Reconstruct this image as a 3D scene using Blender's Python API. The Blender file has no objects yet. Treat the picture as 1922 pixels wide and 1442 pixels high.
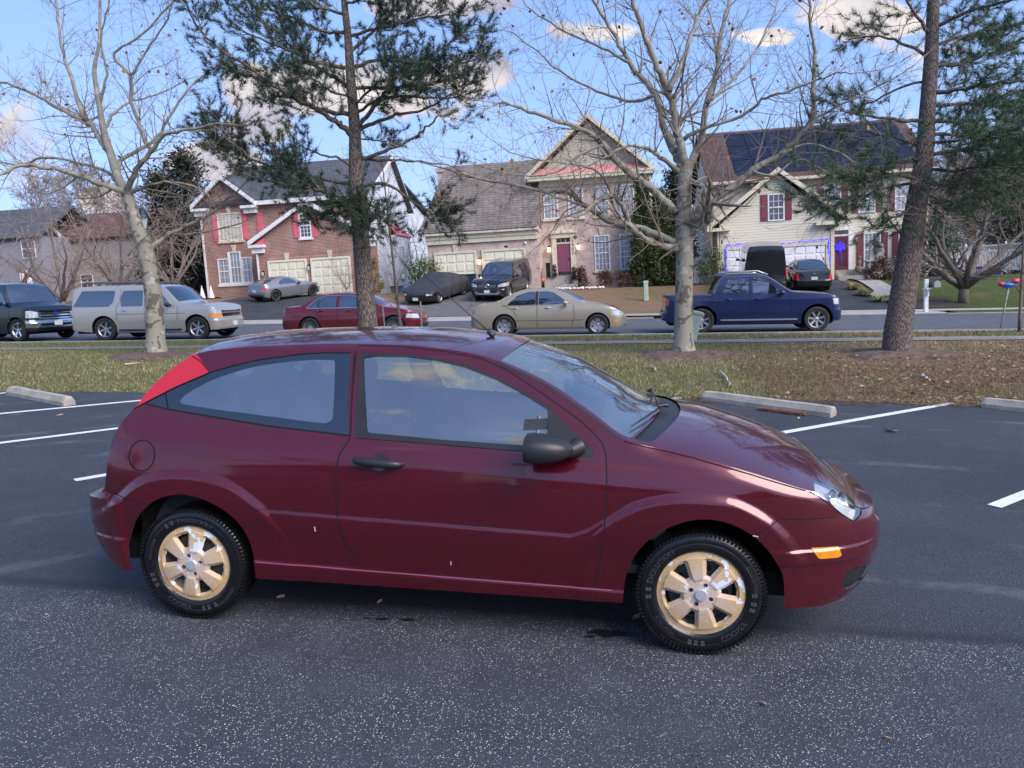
import bpy, bmesh, math, random
import numpy as np
from mathutils import Vector, Matrix, Euler
random.seed(7)
RNG = np.random.RandomState(11)
PI = math.pi
SC = bpy.context.scene
COL = SC.collection
# ---------------------------------------------------------------- camera
FPX, IW, IH = 1444.0, 1922, 1442
CAMZ = 1.72
CR = Matrix.Rotation(PI/2-math.radians(7.2), 3, 'X') @ Matrix.Rotation(math.radians(-3.1), 3, 'Z')
CPOS = Vector((0, 0, CAMZ))
cd = bpy.data.cameras.new('camera'); cam = bpy.data.objects.new('camera', cd); COL.objects.link(cam)
cd.sensor_fit = 'HORIZONTAL'; cd.sensor_width = 36; cd.lens = 36*FPX/IW
cd.clip_start = 0.05; cd.clip_end = 3000
cam.matrix_world = Matrix.Translation(CPOS) @ CR.to_4x4()
SC.camera = cam
def ray(px, py):
    return CR @ Vector(((px-IW/2)/FPX, -(py-IH/2)/FPX, -1.0))
def at(px, py, D):
    return CPOS + ray(px, py)*D
# ---------------------------------------------------------------- street frame and terrain
SA = math.radians(8)
UX, UY = math.cos(SA), -math.sin(SA)
NX, NY = math.sin(SA), math.cos(SA)
def st2xy(s, t): return s*UX+t*NX, s*UY+t*NY
def xy2st(x, y): return x*UX+y*UY, x*NX+y*NY
LA, LB, LC = -.045, .024, -.121
def sstep(a, b, x):
    u = min(1, max(0, (x-a)/(b-a))); return u*u*(3-2*u)
TE, TS0, TS1 = 10.85, 22.3, 31.4       # lot edge, street near kerb, street far kerb
def zstreet(s): return .10-.032*max(-50, min(45, s))
def zhouse(s): return 1.43-.0245*max(-60, min(60, s))
def g(x, y):
    s, t = xy2st(x, y)
    sc_ = max(-40, min(40, s))
    x_, y_ = st2xy(sc_, min(t, TE))
    zl = LC+LA*x_+LB*max(-30, y_)
    if t <= TE: return zl
    zs = zstreet(s)
    if t < 21.0:
        return zl+(zs+.10-zl)*sstep(TE, 20.0, t)+.05*math.sin(PI*(t-TE)/11)
    if t < TS0: return zs+.10
    if t < TS1: return zs
    if t < 34.4: return zs+.13+.02*(t-TS1)
    z1 = zs+.13+.02*3.0; zh = zhouse(s)
    return z1+(zh-z1)*sstep(34.4, 45.5, t)
def gpt(x, y, dz=0): return Vector((x, y, g(x, y)+dz))
def gst(s, t, dz=0):
    x, y = st2xy(s, t); return gpt(x, y, dz)
def gnd(px, py):
    d = ray(px, py); D = 3.0
    while D < 400:
        P = CPOS+d*D
        if P.z <= g(P.x, P.y):
            lo, hi = D-.1, D
            for _ in range(20):
                m = (lo+hi)/2; P = CPOS+d*m
                if P.z <= g(P.x, P.y): hi = m
                else: lo = m
            return CPOS+d*hi
        D += .1
    return CPOS+d*100
# ---------------------------------------------------------------- materials
def nt(m): return m.node_tree.nodes, m.node_tree.links
def mat(name, col, rough=.6, metal=0, coat=0, spec=.5, var=0, vscale=6, bump=0, bscale=40, emit=None, coat_r=.03, tex='Object'):
    m = bpy.data.materials.new(name); m.use_nodes = True
    N, L = nt(m); b = N['Principled BSDF']
    b.inputs['Base Color'].default_value = (*col, 1); b.inputs['Roughness'].default_value = rough
    b.inputs['Metallic'].default_value = metal; b.inputs['Coat Weight'].default_value = coat
    b.inputs['Coat Roughness'].default_value = coat_r; b.inputs['Specular IOR Level'].default_value = spec
    if emit:
        b.inputs['Emission Color'].default_value = (*emit[0], 1); b.inputs['Emission Strength'].default_value = emit[1]
    if var or bump: tc = N.new('ShaderNodeTexCoord')
    if var:
        n = N.new('ShaderNodeTexNoise'); n.inputs['Scale'].default_value = vscale; n.inputs['Detail'].default_value = 6
        L.new(tc.outputs[tex], n.inputs['Vector'])
        r = N.new('ShaderNodeValToRGB'); r.color_ramp.elements[0].position = .3; r.color_ramp.elements[1].position = .7
        r.color_ramp.elements[0].color = (*[max(0, c*(1-var)) for c in col], 1)
        r.color_ramp.elements[1].color = (*[min(1, c*(1+var)) for c in col], 1)
        L.new(n.outputs['Fac'], r.inputs['Fac']); L.new(r.outputs['Color'], b.inputs['Base Color'])
    if bump:
        n = N.new('ShaderNodeTexNoise'); n.inputs['Scale'].default_value = bscale; n.inputs['Detail'].default_value = 5
        L.new(tc.outputs[tex], n.inputs['Vector'])
        bp = N.new('ShaderNodeBump'); bp.inputs['Strength'].default_value = bump; bp.inputs['Distance'].default_value = .01
        L.new(n.outputs['Fac'], bp.inputs['Height']); L.new(bp.outputs['Normal'], b.inputs['Normal'])
    return m
def ramp(N, pts):
    r = N.new('ShaderNodeValToRGB'); e = r.color_ramp.elements
    while len(e) > 1: e.remove(e[-1])
    e[0].position = pts[0][0]; e[0].color = (*pts[0][1], 1)
    for p, c in pts[1:]:
        q = e.new(p); q.color = (*c, 1)
    return r
def noise(N, L, vec, scale, detail=5, rough=.55):
    n = N.new('ShaderNodeTexNoise'); n.inputs['Scale'].default_value = scale; n.inputs['Detail'].default_value = detail
    n.inputs['Roughness'].default_value = rough
    if vec is not None: L.new(vec, n.inputs['Vector'])
    return n
def mix(N, L, f, a, b, bt='MIX'):
    m = N.new('ShaderNodeMix'); m.data_type = 'RGBA'; m.blend_type = bt
    for s, v in ((m.inputs[0], f), (m.inputs[6], a), (m.inputs[7], b)):
        if isinstance(v, bpy.types.NodeSocket): L.new(v, s)
        elif isinstance(v, (int, float)): s.default_value = v
        else: s.default_value = (*v, 1)
    return m.outputs[2]
def mth(N, L, op, a, b=0., clamp=False):
    m = N.new('ShaderNodeMath'); m.operation = op; m.use_clamp = clamp
    for s, v in ((m.inputs[0], a), (m.inputs[1], b)):
        if isinstance(v, bpy.types.NodeSocket): L.new(v, s)
        else: s.default_value = v
    return m.outputs[0]
def bumpn(N, L, h, strength=.3, dist=.01):
    b = N.new('ShaderNodeBump'); b.inputs['Strength'].default_value = strength; b.inputs['Distance'].default_value = dist
    L.new(h, b.inputs['Height']); return b.outputs['Normal']
# ---------------------------------------------------------------- object helpers
def tag(o, label=None, cat=None, group=None, kind=None):
    if label: o['label'] = label
    if cat: o['category'] = cat
    if group: o['group'] = group
    if kind: o['kind'] = kind
    return o
def empty(name, loc=(0, 0, 0), rz=0, label=None, cat=None, group=None, M=None):
    o = bpy.data.objects.new(name, None); COL.objects.link(o); o.empty_display_size = .2
    if M is not None: o.matrix_world = M
    else: o.location = loc; o.rotation_euler = (0, 0, rz)
    return tag(o, label, cat, group)
def copy_tree(o, parent=None):
    c = o.copy(); COL.objects.link(c)
    if parent: c.parent = parent
    for ch in list(o.children): copy_tree(ch, c)
    return c
class MB:
    def __init__(s): s.v = []; s.f = []; s.m = []; s.mi = 0
    def add(s, vs, fs, mi=None):
        o = len(s.v); s.v.extend([tuple(v) for v in vs]); s.f.extend([tuple(i+o for i in f) for f in fs])
        s.m.extend([s.mi if mi is None else mi]*len(fs)); return s
    def box(s, a, b, mi=None, M=None, bev=0):
        (x0, y0, z0), (x1, y1, z1) = a, b
        x0, x1 = min(x0, x1), max(x0, x1); y0, y1 = min(y0, y1), max(y0, y1); z0, z1 = min(z0, z1), max(z0, z1)
        if bev and min(x1-x0, y1-y0, z1-z0) > 2.1*bev:
            vs = []; idx = {}
            for i, x in enumerate((x0, x1)):
                for j, y in enumerate((y0, y1)):
                    for k, z in enumerate((z0, z1)):
                        sx, sy, sz = (1, -1)[i]*bev, (1, -1)[j]*bev, (1, -1)[k]*bev
                        idx[i, j, k, 0] = len(vs); vs.append((x, y+sy, z+sz))
                        idx[i, j, k, 1] = len(vs); vs.append((x+sx, y, z+sz))
                        idx[i, j, k, 2] = len(vs); vs.append((x+sx, y+sy, z))
            fs = []
            for i in (0, 1):
                q = [idx[i, 0, 0, 0], idx[i, 0, 1, 0], idx[i, 1, 1, 0], idx[i, 1, 0, 0]]; fs.append(q if i == 0 else q[::-1])
                q = [idx[0, i, 0, 1], idx[1, i, 0, 1], idx[1, i, 1, 1], idx[0, i, 1, 1]]; fs.append(q if i == 0 else q[::-1])
                q = [idx[0, 0, i, 2], idx[0, 1, i, 2], idx[1, 1, i, 2], idx[1, 0, i, 2]]; fs.append(q if i == 0 else q[::-1])
            for i in (0, 1):
                for j in (0, 1):
                    q = [idx[i, j, 0, 0], idx[i, j, 0, 1], idx[i, j, 1, 1], idx[i, j, 1, 0]]; fs.append(q if (i+j) % 2 else q[::-1])
                    q = [idx[i, 0, j, 0], idx[i, 1, j, 0], idx[i, 1, j, 2], idx[i, 0, j, 2]]
                    q = [idx[0, i, j, 1], idx[1, i, j, 1], idx[1, i, j, 2], idx[0, i, j, 2]]; fs.append(q if (i+j) % 2 else q[::-1])
                    q = [idx[i, 0, j, 2], idx[i, 1, j, 2], idx[i, 1, j, 0], idx[i, 0, j, 0]]; fs.append(q if (i+j) % 2 else q[::-1])
            for i in (0, 1):
                for j in (0, 1):
                    for k in (0, 1):
                        q = [idx[i, j, k, 0], idx[i, j, k, 1], idx[i, j, k, 2]]; fs.append(q if (i+j+k) % 2 == 0 else q[::-1])
        else:
            vs = [(x, y, z) for x in (x0, x1) for y in (y0, y1) for z in (z0, z1)]
            fs = [(0, 1, 3, 2), (4, 6, 7, 5), (0, 4, 5, 1), (2, 3, 7, 6), (0, 2, 6, 4), (1, 5, 7, 3)]
        if M is not None: vs = [M @ Vector(v) for v in vs]
        return s.add(vs, fs, mi)
    def tube(s, pts, rad, n=8, mi=None, cap=True, twist=0):
        pts = [Vector(p) for p in pts]; k = len(pts)
        if not hasattr(rad, '__len__'): rad = [rad]*k
        ref = None; vs = []
        for i, p in enumerate(pts):
            d = (pts[min(i+1, k-1)]-pts[max(i-1, 0)])
            if d.length < 1e-9: d = Vector((0, 0, 1))
            d.normalize()
            if ref is None:
                ref = Vector((0, 0, 1)) if abs(d.z) < .9 else Vector((1, 0, 0))
            e1 = (ref-d*ref.dot(d)); 
            if e1.length < 1e-6: e1 = d.orthogonal()
            e1.normalize(); ref = e1; e2 = d.cross(e1)
            for j in range(n):
                a = 2*PI*j/n+twist; vs.append(p+(e1*math.cos(a)+e2*math.sin(a))*rad[i])
        fs = [(i*n+j, i*n+(j+1) % n, (i+1)*n+(j+1) % n, (i+1)*n+j) for i in range(k-1) for j in range(n)]
        if cap: fs.append(tuple(range(n))[::-1]); fs.append(tuple((k-1)*n+j for j in range(n)))
        return s.add(vs, fs, mi)
    def lathe(s, prof, n=32, M=None, mi=None, closed=False):
        # prof: (r, h) about local Z
        vs = [(r*math.cos(2*PI*j/n), r*math.sin(2*PI*j/n), h) for r, h in prof for j in range(n)]
        k = len(prof)
        fs = [(i*n+j, i*n+(j+1) % n, (i+1)*n+(j+1) % n, (i+1)*n+j) for i in range(k-1) for j in range(n)]
        if M is not None: vs = [M @ Vector(v) for v in vs]
        return s.add(vs, fs, mi)
    def prism(s, poly, y0, y1, M=None, mi=None, axis='y'):
        # poly in (x,z), extruded along y
        n = len(poly); A = sum(poly[i][0]*poly[(i+1) % n][1]-poly[(i+1) % n][0]*poly[i][1] for i in range(n))
        if A < 0: poly = poly[::-1]
        y0, y1 = min(y0, y1), max(y0, y1)
        vs = [(x, y0, z) for x, z in poly]+[(x, y1, z) for x, z in poly]
        if axis == 'x': vs = [(y, x, z) for x, y, z in vs]
        if axis == 'z': vs = [(x, z, y) for x, y, z in vs]
        fs = [tuple(range(n)), tuple(range(2*n-1, n-1, -1))]+[(i, i+n, (i+1) % n+n, (i+1) % n) for i in range(n)]
        if axis != 'y': fs = [f[::-1] for f in fs]
        if M is not None: vs = [M @ Vector(v) for v in vs]
        return s.add(vs, fs, mi)
    def blob(s, c, r, n=8, m=6, mi=None, jit=0):
        vs = []
        for i in range(m+1):
            th = PI*i/m
            for j in range(n):
                ph = 2*PI*j/n; q = 1+random.uniform(-jit, jit)
                vs.append((c[0]+r[0]*q*math.sin(th)*math.cos(ph), c[1]+r[1]*q*math.sin(th)*math.sin(ph), c[2]+r[2]*q*math.cos(th)))
        fs = [(i*n+j, (i+1)*n+j, (i+1)*n+(j+1) % n, i*n+(j+1) % n) for i in range(m) for j in range(n)]
        return s.add(vs, fs, mi)
    def build(s, name, mats, parent=None, smooth=False, M=None, angle=None):
        me = bpy.data.meshes.new(name)
        vs = s.v if M is None else [tuple(M @ Vector(v)) for v in s.v]
        me.from_pydata(vs, [], s.f); 
        if not isinstance(mats, (list, tuple)): mats = [mats]
        for m in mats: me.materials.append(m)
        if len(mats) > 1: me.polygons.foreach_set('material_index', s.m)
        if smooth: me.polygons.foreach_set('use_smooth', [True]*len(me.polygons))
        if smooth and angle: me.set_sharp_from_angle(angle=math.radians(angle))
        me.update()
        o = bpy.data.objects.new(name, me); COL.objects.link(o)
        if parent: o.parent = parent
        return o
_fontcache = {}
def text_mesh(txt, size=1.0):
    cu = bpy.data.curves.new('lettering', 'FONT'); cu.body = txt; cu.size = size; cu.align_x = 'CENTER'; cu.align_y = 'CENTER'; cu.resolution_u = 3
    ob = bpy.data.objects.new('lettering', cu); COL.objects.link(ob)
    bpy.context.view_layer.update()
    dg = bpy.context.evaluated_depsgraph_get(); me = ob.evaluated_get(dg).to_mesh()
    vs = [tuple(v.co) for v in me.vertices]; fs = [tuple(p.vertices) for p in me.polygons]
    ob.evaluated_get(dg).to_mesh_clear(); bpy.data.objects.remove(ob); bpy.data.curves.remove(cu)
    return vs, fs
def pchip(xs, ys):
    xs = np.array(xs, float); ys = np.array(ys, float); h = np.diff(xs); d = np.diff(ys)/h
    m = np.zeros(len(xs)); m[0] = d[0]; m[-1] = d[-1]
    for i in range(1, len(xs)-1):
        if d[i-1]*d[i] > 0:
            w1 = 2*h[i]+h[i-1]; w2 = h[i]+2*h[i-1]; m[i] = (w1+w2)/(w1/d[i-1]+w2/d[i])
    def f(x):
        x = np.clip(np.asarray(x, float), xs[0], xs[-1]); i = np.clip(np.searchsorted(xs, x)-1, 0, len(xs)-2)
        t = (x-xs[i])/h[i]; t2 = t*t; t3 = t2*t
        return (2*t3-3*t2+1)*ys[i]+(t3-2*t2+t)*h[i]*m[i]+(-2*t3+3*t2)*ys[i+1]+(t3-t2)*h[i]*m[i+1]
    return f
def nss(a, b, x):
    u = np.clip((x-a)/(b-a), 0, 1); return u*u*(3-2*u)
def poly_sdf(P, poly):
    P = np.asarray(P, float); q = np.array(poly, float); n = len(q)
    dmin = np.full(len(P), 1e9); inside = np.zeros(len(P), bool)
    for i in range(n):
        a = q[i]; b = q[(i+1) % n]; ab = b-a; ap = P-a
        t = np.clip((ap@ab)/max(1e-12, ab@ab), 0, 1); dd = np.hypot(ap[:, 0]-t*ab[0], ap[:, 1]-t*ab[1]); dmin = np.minimum(dmin, dd)
        if a[1] != b[1]:
            c = ((a[1] > P[:, 1]) != (b[1] > P[:, 1])) & (P[:, 0] < (b[0]-a[0])*(P[:, 1]-a[1])/(b[1]-a[1])+a[0]); inside ^= c
    return np.where(inside, -dmin, dmin)
def line_sd(P, pts):
    """distance to open polyline and side sign by z above/below (for lines running along x)"""
    q = np.array(pts, float); return P[:, 1]-np.interp(P[:, 0], q[:, 0], q[:, 1])
def smooth_poly(pts, k=4, closed=True):
    pts = [Vector((p[0], p[1], 0)) for p in pts]; n = len(pts); out = []
    rng = range(n) if closed else range(n-1)
    for i in rng:
        p0, p1, p2, p3 = (pts[(i-1) % n], pts[i], pts[(i+1) % n], pts[(i+2) % n]) if closed else (pts[max(0, i-1)], pts[i], pts[i+1], pts[min(n-1, i+2)])
        for j in range(k):
            t = j/k
            v = .5*((2*p1)+(-p0+p2)*t+(2*p0-5*p1+4*p2-p3)*t*t+(-p0+3*p1-3*p2+p3)*t**3); out.append((v.x, v.y))
    if not closed: out.append((pts[-1].x, pts[-1].y))
    return out
# ---------------------------------------------------------------- sky, sun, exposure
SUN_EL, SUN_AZ = math.radians(37), math.radians(134)
w = bpy.data.worlds.new('World'); SC.world = w; w.use_nodes = True
N, L = w.node_tree.nodes, w.node_tree.links
bg = N['Background']
sky = N.new('ShaderNodeTexSky'); sky.sky_type = 'NISHITA'; sky.sun_disc = False
sky.sun_elevation = SUN_EL; sky.sun_rotation = SUN_AZ; sky.air_density = 1.0; sky.dust_density = 1.3; sky.ozone_density = 2.5
tc = N.new('ShaderNodeTexCoord'); gv = tc.outputs['Generated']
nz = noise(N, L, gv, 5.5, 10, .6); nz.inputs['Distortion'].default_value = .4
sep = N.new('ShaderNodeSeparateXYZ'); L.new(gv, sep.inputs[0])
# cumulus puffs: direction-space blobs (real positions in the sky)
def blob(px, py, rx, ry):
    d = ray(px, py).normalized(); ax = ray(px+60, py).normalized()-d; ax.normalize(); ay = d.cross(ax)
    v1 = N.new('ShaderNodeVectorMath'); v1.operation = 'DOT_PRODUCT'; L.new(gv, v1.inputs[0]); v1.inputs[1].default_value = ax
    v2 = N.new('ShaderNodeVectorMath'); v2.operation = 'DOT_PRODUCT'; L.new(gv, v2.inputs[0]); v2.inputs[1].default_value = ay
    a = mth(N, L, 'DIVIDE', mth(N, L, 'SUBTRACT', v1.outputs['Value'], ax.dot(d)), rx/FPX)
    b = mth(N, L, 'DIVIDE', mth(N, L, 'SUBTRACT', v2.outputs['Value'], ay.dot(d)), ry/FPX)
    r2 = mth(N, L, 'ADD', mth(N, L, 'MULTIPLY', a, a), mth(N, L, 'MULTIPLY', b, b))
    v3 = N.new('ShaderNodeVectorMath'); v3.operation = 'DOT_PRODUCT'; L.new(gv, v3.inputs[0]); v3.inputs[1].default_value = d
    front = mth(N, L, 'GREATER_THAN', v3.outputs['Value'], 0)
    return mth(N, L, 'MULTIPLY', mth(N, L, 'SUBTRACT', 1.0, r2, True), front)
acc = None
for q in [(500, 240, 75, 45), (880, 160, 150, 75), (800, 205, 130, 40), (590, 170, 200, 60), (420, 300, 110, 45), (1600, 30, 130, 40), (830, 5, 170, 40), (200, 375, 60, 35), (930, 140, 70, 60), (1130, 60, 140, 30), (1430, 70, 90, 22)]:
    b_ = blob(*q); acc = b_ if acc is None else mth(N, L, 'MAXIMUM', acc, b_)
behind = mth(N, L, 'MULTIPLY', mth(N, L, 'LESS_THAN', sep.outputs['Y'], .15), .16)
cov = mth(N, L, 'MAXIMUM', mth(N, L, 'MULTIPLY', acc, 1.30), behind)
cm = mth(N, L, 'ADD', mth(N, L, 'MULTIPLY', mth(N, L, 'SUBTRACT', nz.outputs['Fac'], .5), 4.4), mth(N, L, 'SUBTRACT', cov, .50))
cmask = N.new('ShaderNodeMapRange'); cmask.inputs[1].default_value = 0.0; cmask.inputs[2].default_value = .30; L.new(cm, cmask.inputs[0])
nz2 = noise(N, L, gv, 7, 6)
shade = ramp(N, [(.34, (1.25, 1.25, 1.7)), (.48, (2.15, 2.0, 2.1)), (.62, (2.8, 2.6, 2.45))])
L.new(nz2.outputs['Fac'], shade.inputs['Fac'])
hs = N.new('ShaderNodeHueSaturation'); hs.inputs['Saturation'].default_value = 1.0; hs.inputs['Value'].default_value = 1.0; L.new(sky.outputs[0], hs.inputs['Color'])
def vm(op, a, b):
    v = N.new('ShaderNodeVectorMath'); v.operation = op
    for s_, q in ((v.inputs[0], a), (v.inputs[1], b)):
        if isinstance(q, bpy.types.NodeSocket): L.new(q, s_)
        else: s_.default_value = q
    return v.outputs[0]
c_ = vm('MULTIPLY', hs.outputs[0], (.74, .92, 1.17))      # soft shoulder so that the horizon does not burn out
tint = vm('DIVIDE', vm('MULTIPLY', c_, (1.15, 1.15, 1.12)), vm('ADD', vm('MULTIPLY', c_, (.36, .30, .16)), (1, 1, 1)))
out = mix(N, L, cmask.outputs[0], tint, shade.outputs['Color'])
L.new(out, bg.inputs['Color']); bg.inputs['Strength'].default_value = .15
sl = bpy.data.lights.new('sun', 'SUN'); sl.energy = 1.9; sl.angle = math.radians(44); sl.color = (1, .9, .8)
so = bpy.data.objects.new('sun', sl); COL.objects.link(so)
sd = Vector((math.sin(SUN_AZ)*math.cos(SUN_EL), math.cos(SUN_AZ)*math.cos(SUN_EL), math.sin(SUN_EL)))
so.rotation_euler = (-sd).to_track_quat('-Z', 'Y').to_euler()
SC.view_settings.view_transform = 'Standard'; SC.view_settings.look = 'None'; SC.view_settings.exposure = 1.32; SC.view_settings.gamma = 1
# ---------------------------------------------------------------- car body surface
class Shell:
    """lofted body: a side surface S(X,v) and a top surface T(X,s), cut into panels by outlines drawn on the body"""
    def __init__(s, sp):
        s.sp = sp; s.Xr, s.Xf = sp['X']; s.x0, s.x1 = sp['plan'][0], sp['plan'][1]; s.p0, s.p1 = sp['plan'][2], sp['plan'][3]
        s.zt = pchip(*zip(*sp['zt'])); s.zb = pchip(*zip(*sp['zb'])); s.w = pchip(*zip(*sp['w']))
        s.xf = pchip(*zip(*sp['xf'])); s.xr = pchip(*zip(*sp['xr']))
        s.bf = sp.get('bf', s.Xf-.8); s.br = sp.get('br', s.Xr+.5)
        s.crown = pchip(*zip(*sp['crown'])); s.bow = pchip(*zip(*sp['bow'])) if 'bow' in sp else (lambda x: np.zeros_like(np.asarray(x, float)))
        s.disp = sp.get('disp'); s.tz = sp.get('tz', 1.0)
    def plan(s, X):
        X = np.asarray(X, float)
        a = np.clip((X-s.x1)/(s.Xf-s.x1), 0, 1); b = np.clip((s.x0-X)/(s.x0-s.Xr), 0, 1)
        return np.maximum(0, 1-a**s.p1)**(1/s.p1)*np.maximum(0, 1-b**s.p0)**(1/s.p0)
    def shift(s, X, z):
        kf = np.clip((X-s.bf)/(s.Xf-s.bf), 0, 1)**2; kr = np.clip((s.br-X)/(s.br-s.Xr), 0, 1)**2
        return kf*(s.xf(z)-s.Xf)+kr*(s.xr(z)-s.Xr)
    def S(s, P, d=0):
        X, v = P[:, 0], P[:, 1]; zb, zt = s.zb(X), s.zt(X); z = zb+(zt-zb)*v
        y = s.w(z)*s.plan(X); x = X+s.shift(X, z)
        if s.disp is not None: y = y+s.disp(x, z)*np.clip(y/.3, 0, 1)
        y = np.maximum(0, y)
        return np.stack([x, -y, z], 1)
    def T(s, P):
        X, q = P[:, 0], P[:, 1]; zt = s.zt(X); w = s.w(zt)*s.plan(X)
        if s.disp is not None: w = w+s.disp(X, zt)*np.clip(w/.3, 0, 1)
        k = 1-np.abs(q)**2.4
        x = X+s.shift(X, zt)+s.bow(X)*(1-q*q)
        return np.stack([x, -w*q, zt+s.crown(X)*k], 1)
    def normals(s, F, P):
        e = s.sp.get('ne', .004); a = F(P+[e, 0])-F(P-[e, 0]); b = F(P+[0, e])-F(P-[0, e]); n = np.cross(a, b)
        if F == s.T: n = -n
        l = np.linalg.norm(n, axis=1, keepdims=True); l[l < 1e-14] = 1
        return n/l
    def grid(s, dx, nv, top=False):
        L_ = s.Xf-s.Xr; n = int(L_/dx); xs = np.linspace(s.Xr, s.Xf, n)
        m = 16; ends = [s.Xr+(1-math.cos(i/m*PI/2))*.35 for i in range(m)]; ende = [s.Xf-(1-math.cos(i/m*PI/2))*.35 for i in range(m)]
        xs = np.array(sorted(list(ends)+[x for x in xs if s.Xr+.35 < x < s.Xf-.35]+list(ende)+list(s.sp.get('xadd', []))))
        vv = np.linspace(0, 1, nv)
        if top: vv = 1-(1-vv)**1.6
        P = np.array([(x, v) for x in xs for v in vv]); k = len(vv)
        f = [(i*k+j, (i+1)*k+j, (i+1)*k+j+1, i*k+j+1) for i in range(len(xs)-1) for j in range(k-1)]
        return P, f
    def cut(s, F, P, faces, feats):
        """feats: (label, sdf(points)->array, allowed labels or None)"""
        lab = ['body']*len(faces); P = P.copy()
        for name, sdf, allowed in feats:
            pts = F(P); d = sdf(pts, P); nf = []; nl = []; cache = {}; newP = []; base = len(P)
            for f, l in zip(faces, lab):
                if allowed is not None and l not in allowed: nf.append(f); nl.append(l); continue
                dd = [d[i] for i in f]; ins = [q <= 0 for q in dd]
                if all(ins): nf.append(f); nl.append(name); continue
                if not any(ins): nf.append(f); nl.append(l); continue
                k = len(f); ch = sum(ins[i] != ins[(i+1) % k] for i in range(k))
                if ch != 2:
                    nf.append(f); nl.append(name if sum(dd) < 0 else l); continue
                A = []; B = []
                for i in range(k):
                    a, b = f[i], f[(i+1) % k]; (A if ins[i] else B).append(a)
                    if ins[i] != ins[(i+1) % k]:
                        key = (min(a, b), max(a, b))
                        if key not in cache:
                            t = d[key[0]]/(d[key[0]]-d[key[1]]); newP.append(P[key[0]]*(1-t)+P[key[1]]*t); cache[key] = base+len(newP)-1
                        c = cache[key]; A.append(c); B.append(c)
                if len(A) > 2: nf.append(tuple(A)); nl.append(name)
                if len(B) > 2: nf.append(tuple(B)); nl.append(l)
            faces, lab = nf, nl
            if newP: P = np.vstack([P, np.array(newP)])
        return P, faces, lab
    def inv(s, x, z):
        X = x
        for _ in range(12): X = x-float(s.shift(np.array([X]), np.array([z]))[0])
        X = max(s.Xr+1e-3, min(s.Xf-1e-3, X)); zb, zt = float(s.zb(X)), float(s.zt(X))
        return X, min(1, max(0, (z-zb)/(zt-zb)))
    def pt(s, x, z, d=0):
        P = np.array([s.inv(x, z)]); p = s.S(P)[0]; n = s.normals(s.S, P)[0]; return Vector(p+n*d), Vector(n)
def poly2(poly, ax='xz'):
    if ax == 'xz': return lambda p, P: poly_sdf(p[:, [0, 2]], poly)
    if ax == 'yz': return lambda p, P: poly_sdf(np.stack([np.abs(p[:, 1]), p[:, 2]], 1), poly)
    if ax == 'xy': return lambda p, P: poly_sdf(np.stack([p[:, 0], np.abs(p[:, 1])], 1), poly)
def gate(fn, x0=-99, x1=99):
    return lambda p, P: np.maximum(fn(p, P), np.maximum(x0-p[:, 0], p[:, 0]-x1))
def panel_obj(name, chunks, mats, parent, solid=0):
    """chunks: list of (pts, normals, faces) in car coordinates"""
    V = []; Nn = []; Fc = []
    for p, n, f in chunks:
        used = sorted({i for q in f for i in q}); mp = {u: i+len(V) for i, u in enumerate(used)}
        V.extend(tuple(p[u]) for u in used); Nn.extend(tuple(n[u]) for u in used); Fc.extend(tuple(mp[i] for i in q) for q in f)
    me = bpy.data.meshes.new(name); me.from_pydata(V, [], Fc); me.polygons.foreach_set('use_smooth', [True]*len(Fc))
    for m in (mats if isinstance(mats, (list, tuple)) else [mats]): me.materials.append(m)
    me.update(); me.normals_split_custom_set_from_vertices(Nn)
    o = bpy.data.objects.new(name, me); COL.objects.link(o); o.parent = parent
    return o
def ribbon(sh, mb, line, wd=.005, off=.0012, side=(-1,), step=.02, closed=False, mi=0):
    pts = list(line)+([line[0]] if closed else []); q = []
    for a, b in zip(pts[:-1], pts[1:]):
        n = max(1, int(math.hypot(b[0]-a[0], b[1]-a[1])/step))
        q += [(a[0]+(b[0]-a[0])*i/n, a[1]+(b[1]-a[1])*i/n) for i in range(n)]
    q.append(pts[-1]); PN = [sh.pt(x, z, off) for x, z in q]
    for sg in side:
        vs = []
        for i, (p, n) in enumerate(PN):
            t = PN[min(i+1, len(PN)-1)][0]-PN[max(i-1, 0)][0]
            if t.length < 1e-7: t = Vector((1, 0, 0))
            e = t.cross(n).normalized()*(wd/2)
            for v in (p-e, p+e): vs.append((v.x, v.y if sg < 0 else -v.y, v.z))
        mb.add(vs, [(2*i, 2*i+1, 2*i+3, 2*i+2) if sg > 0 else (2*i, 2*i+2, 2*i+3, 2*i+1) for i in range(len(PN)-1)], mi)
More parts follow.
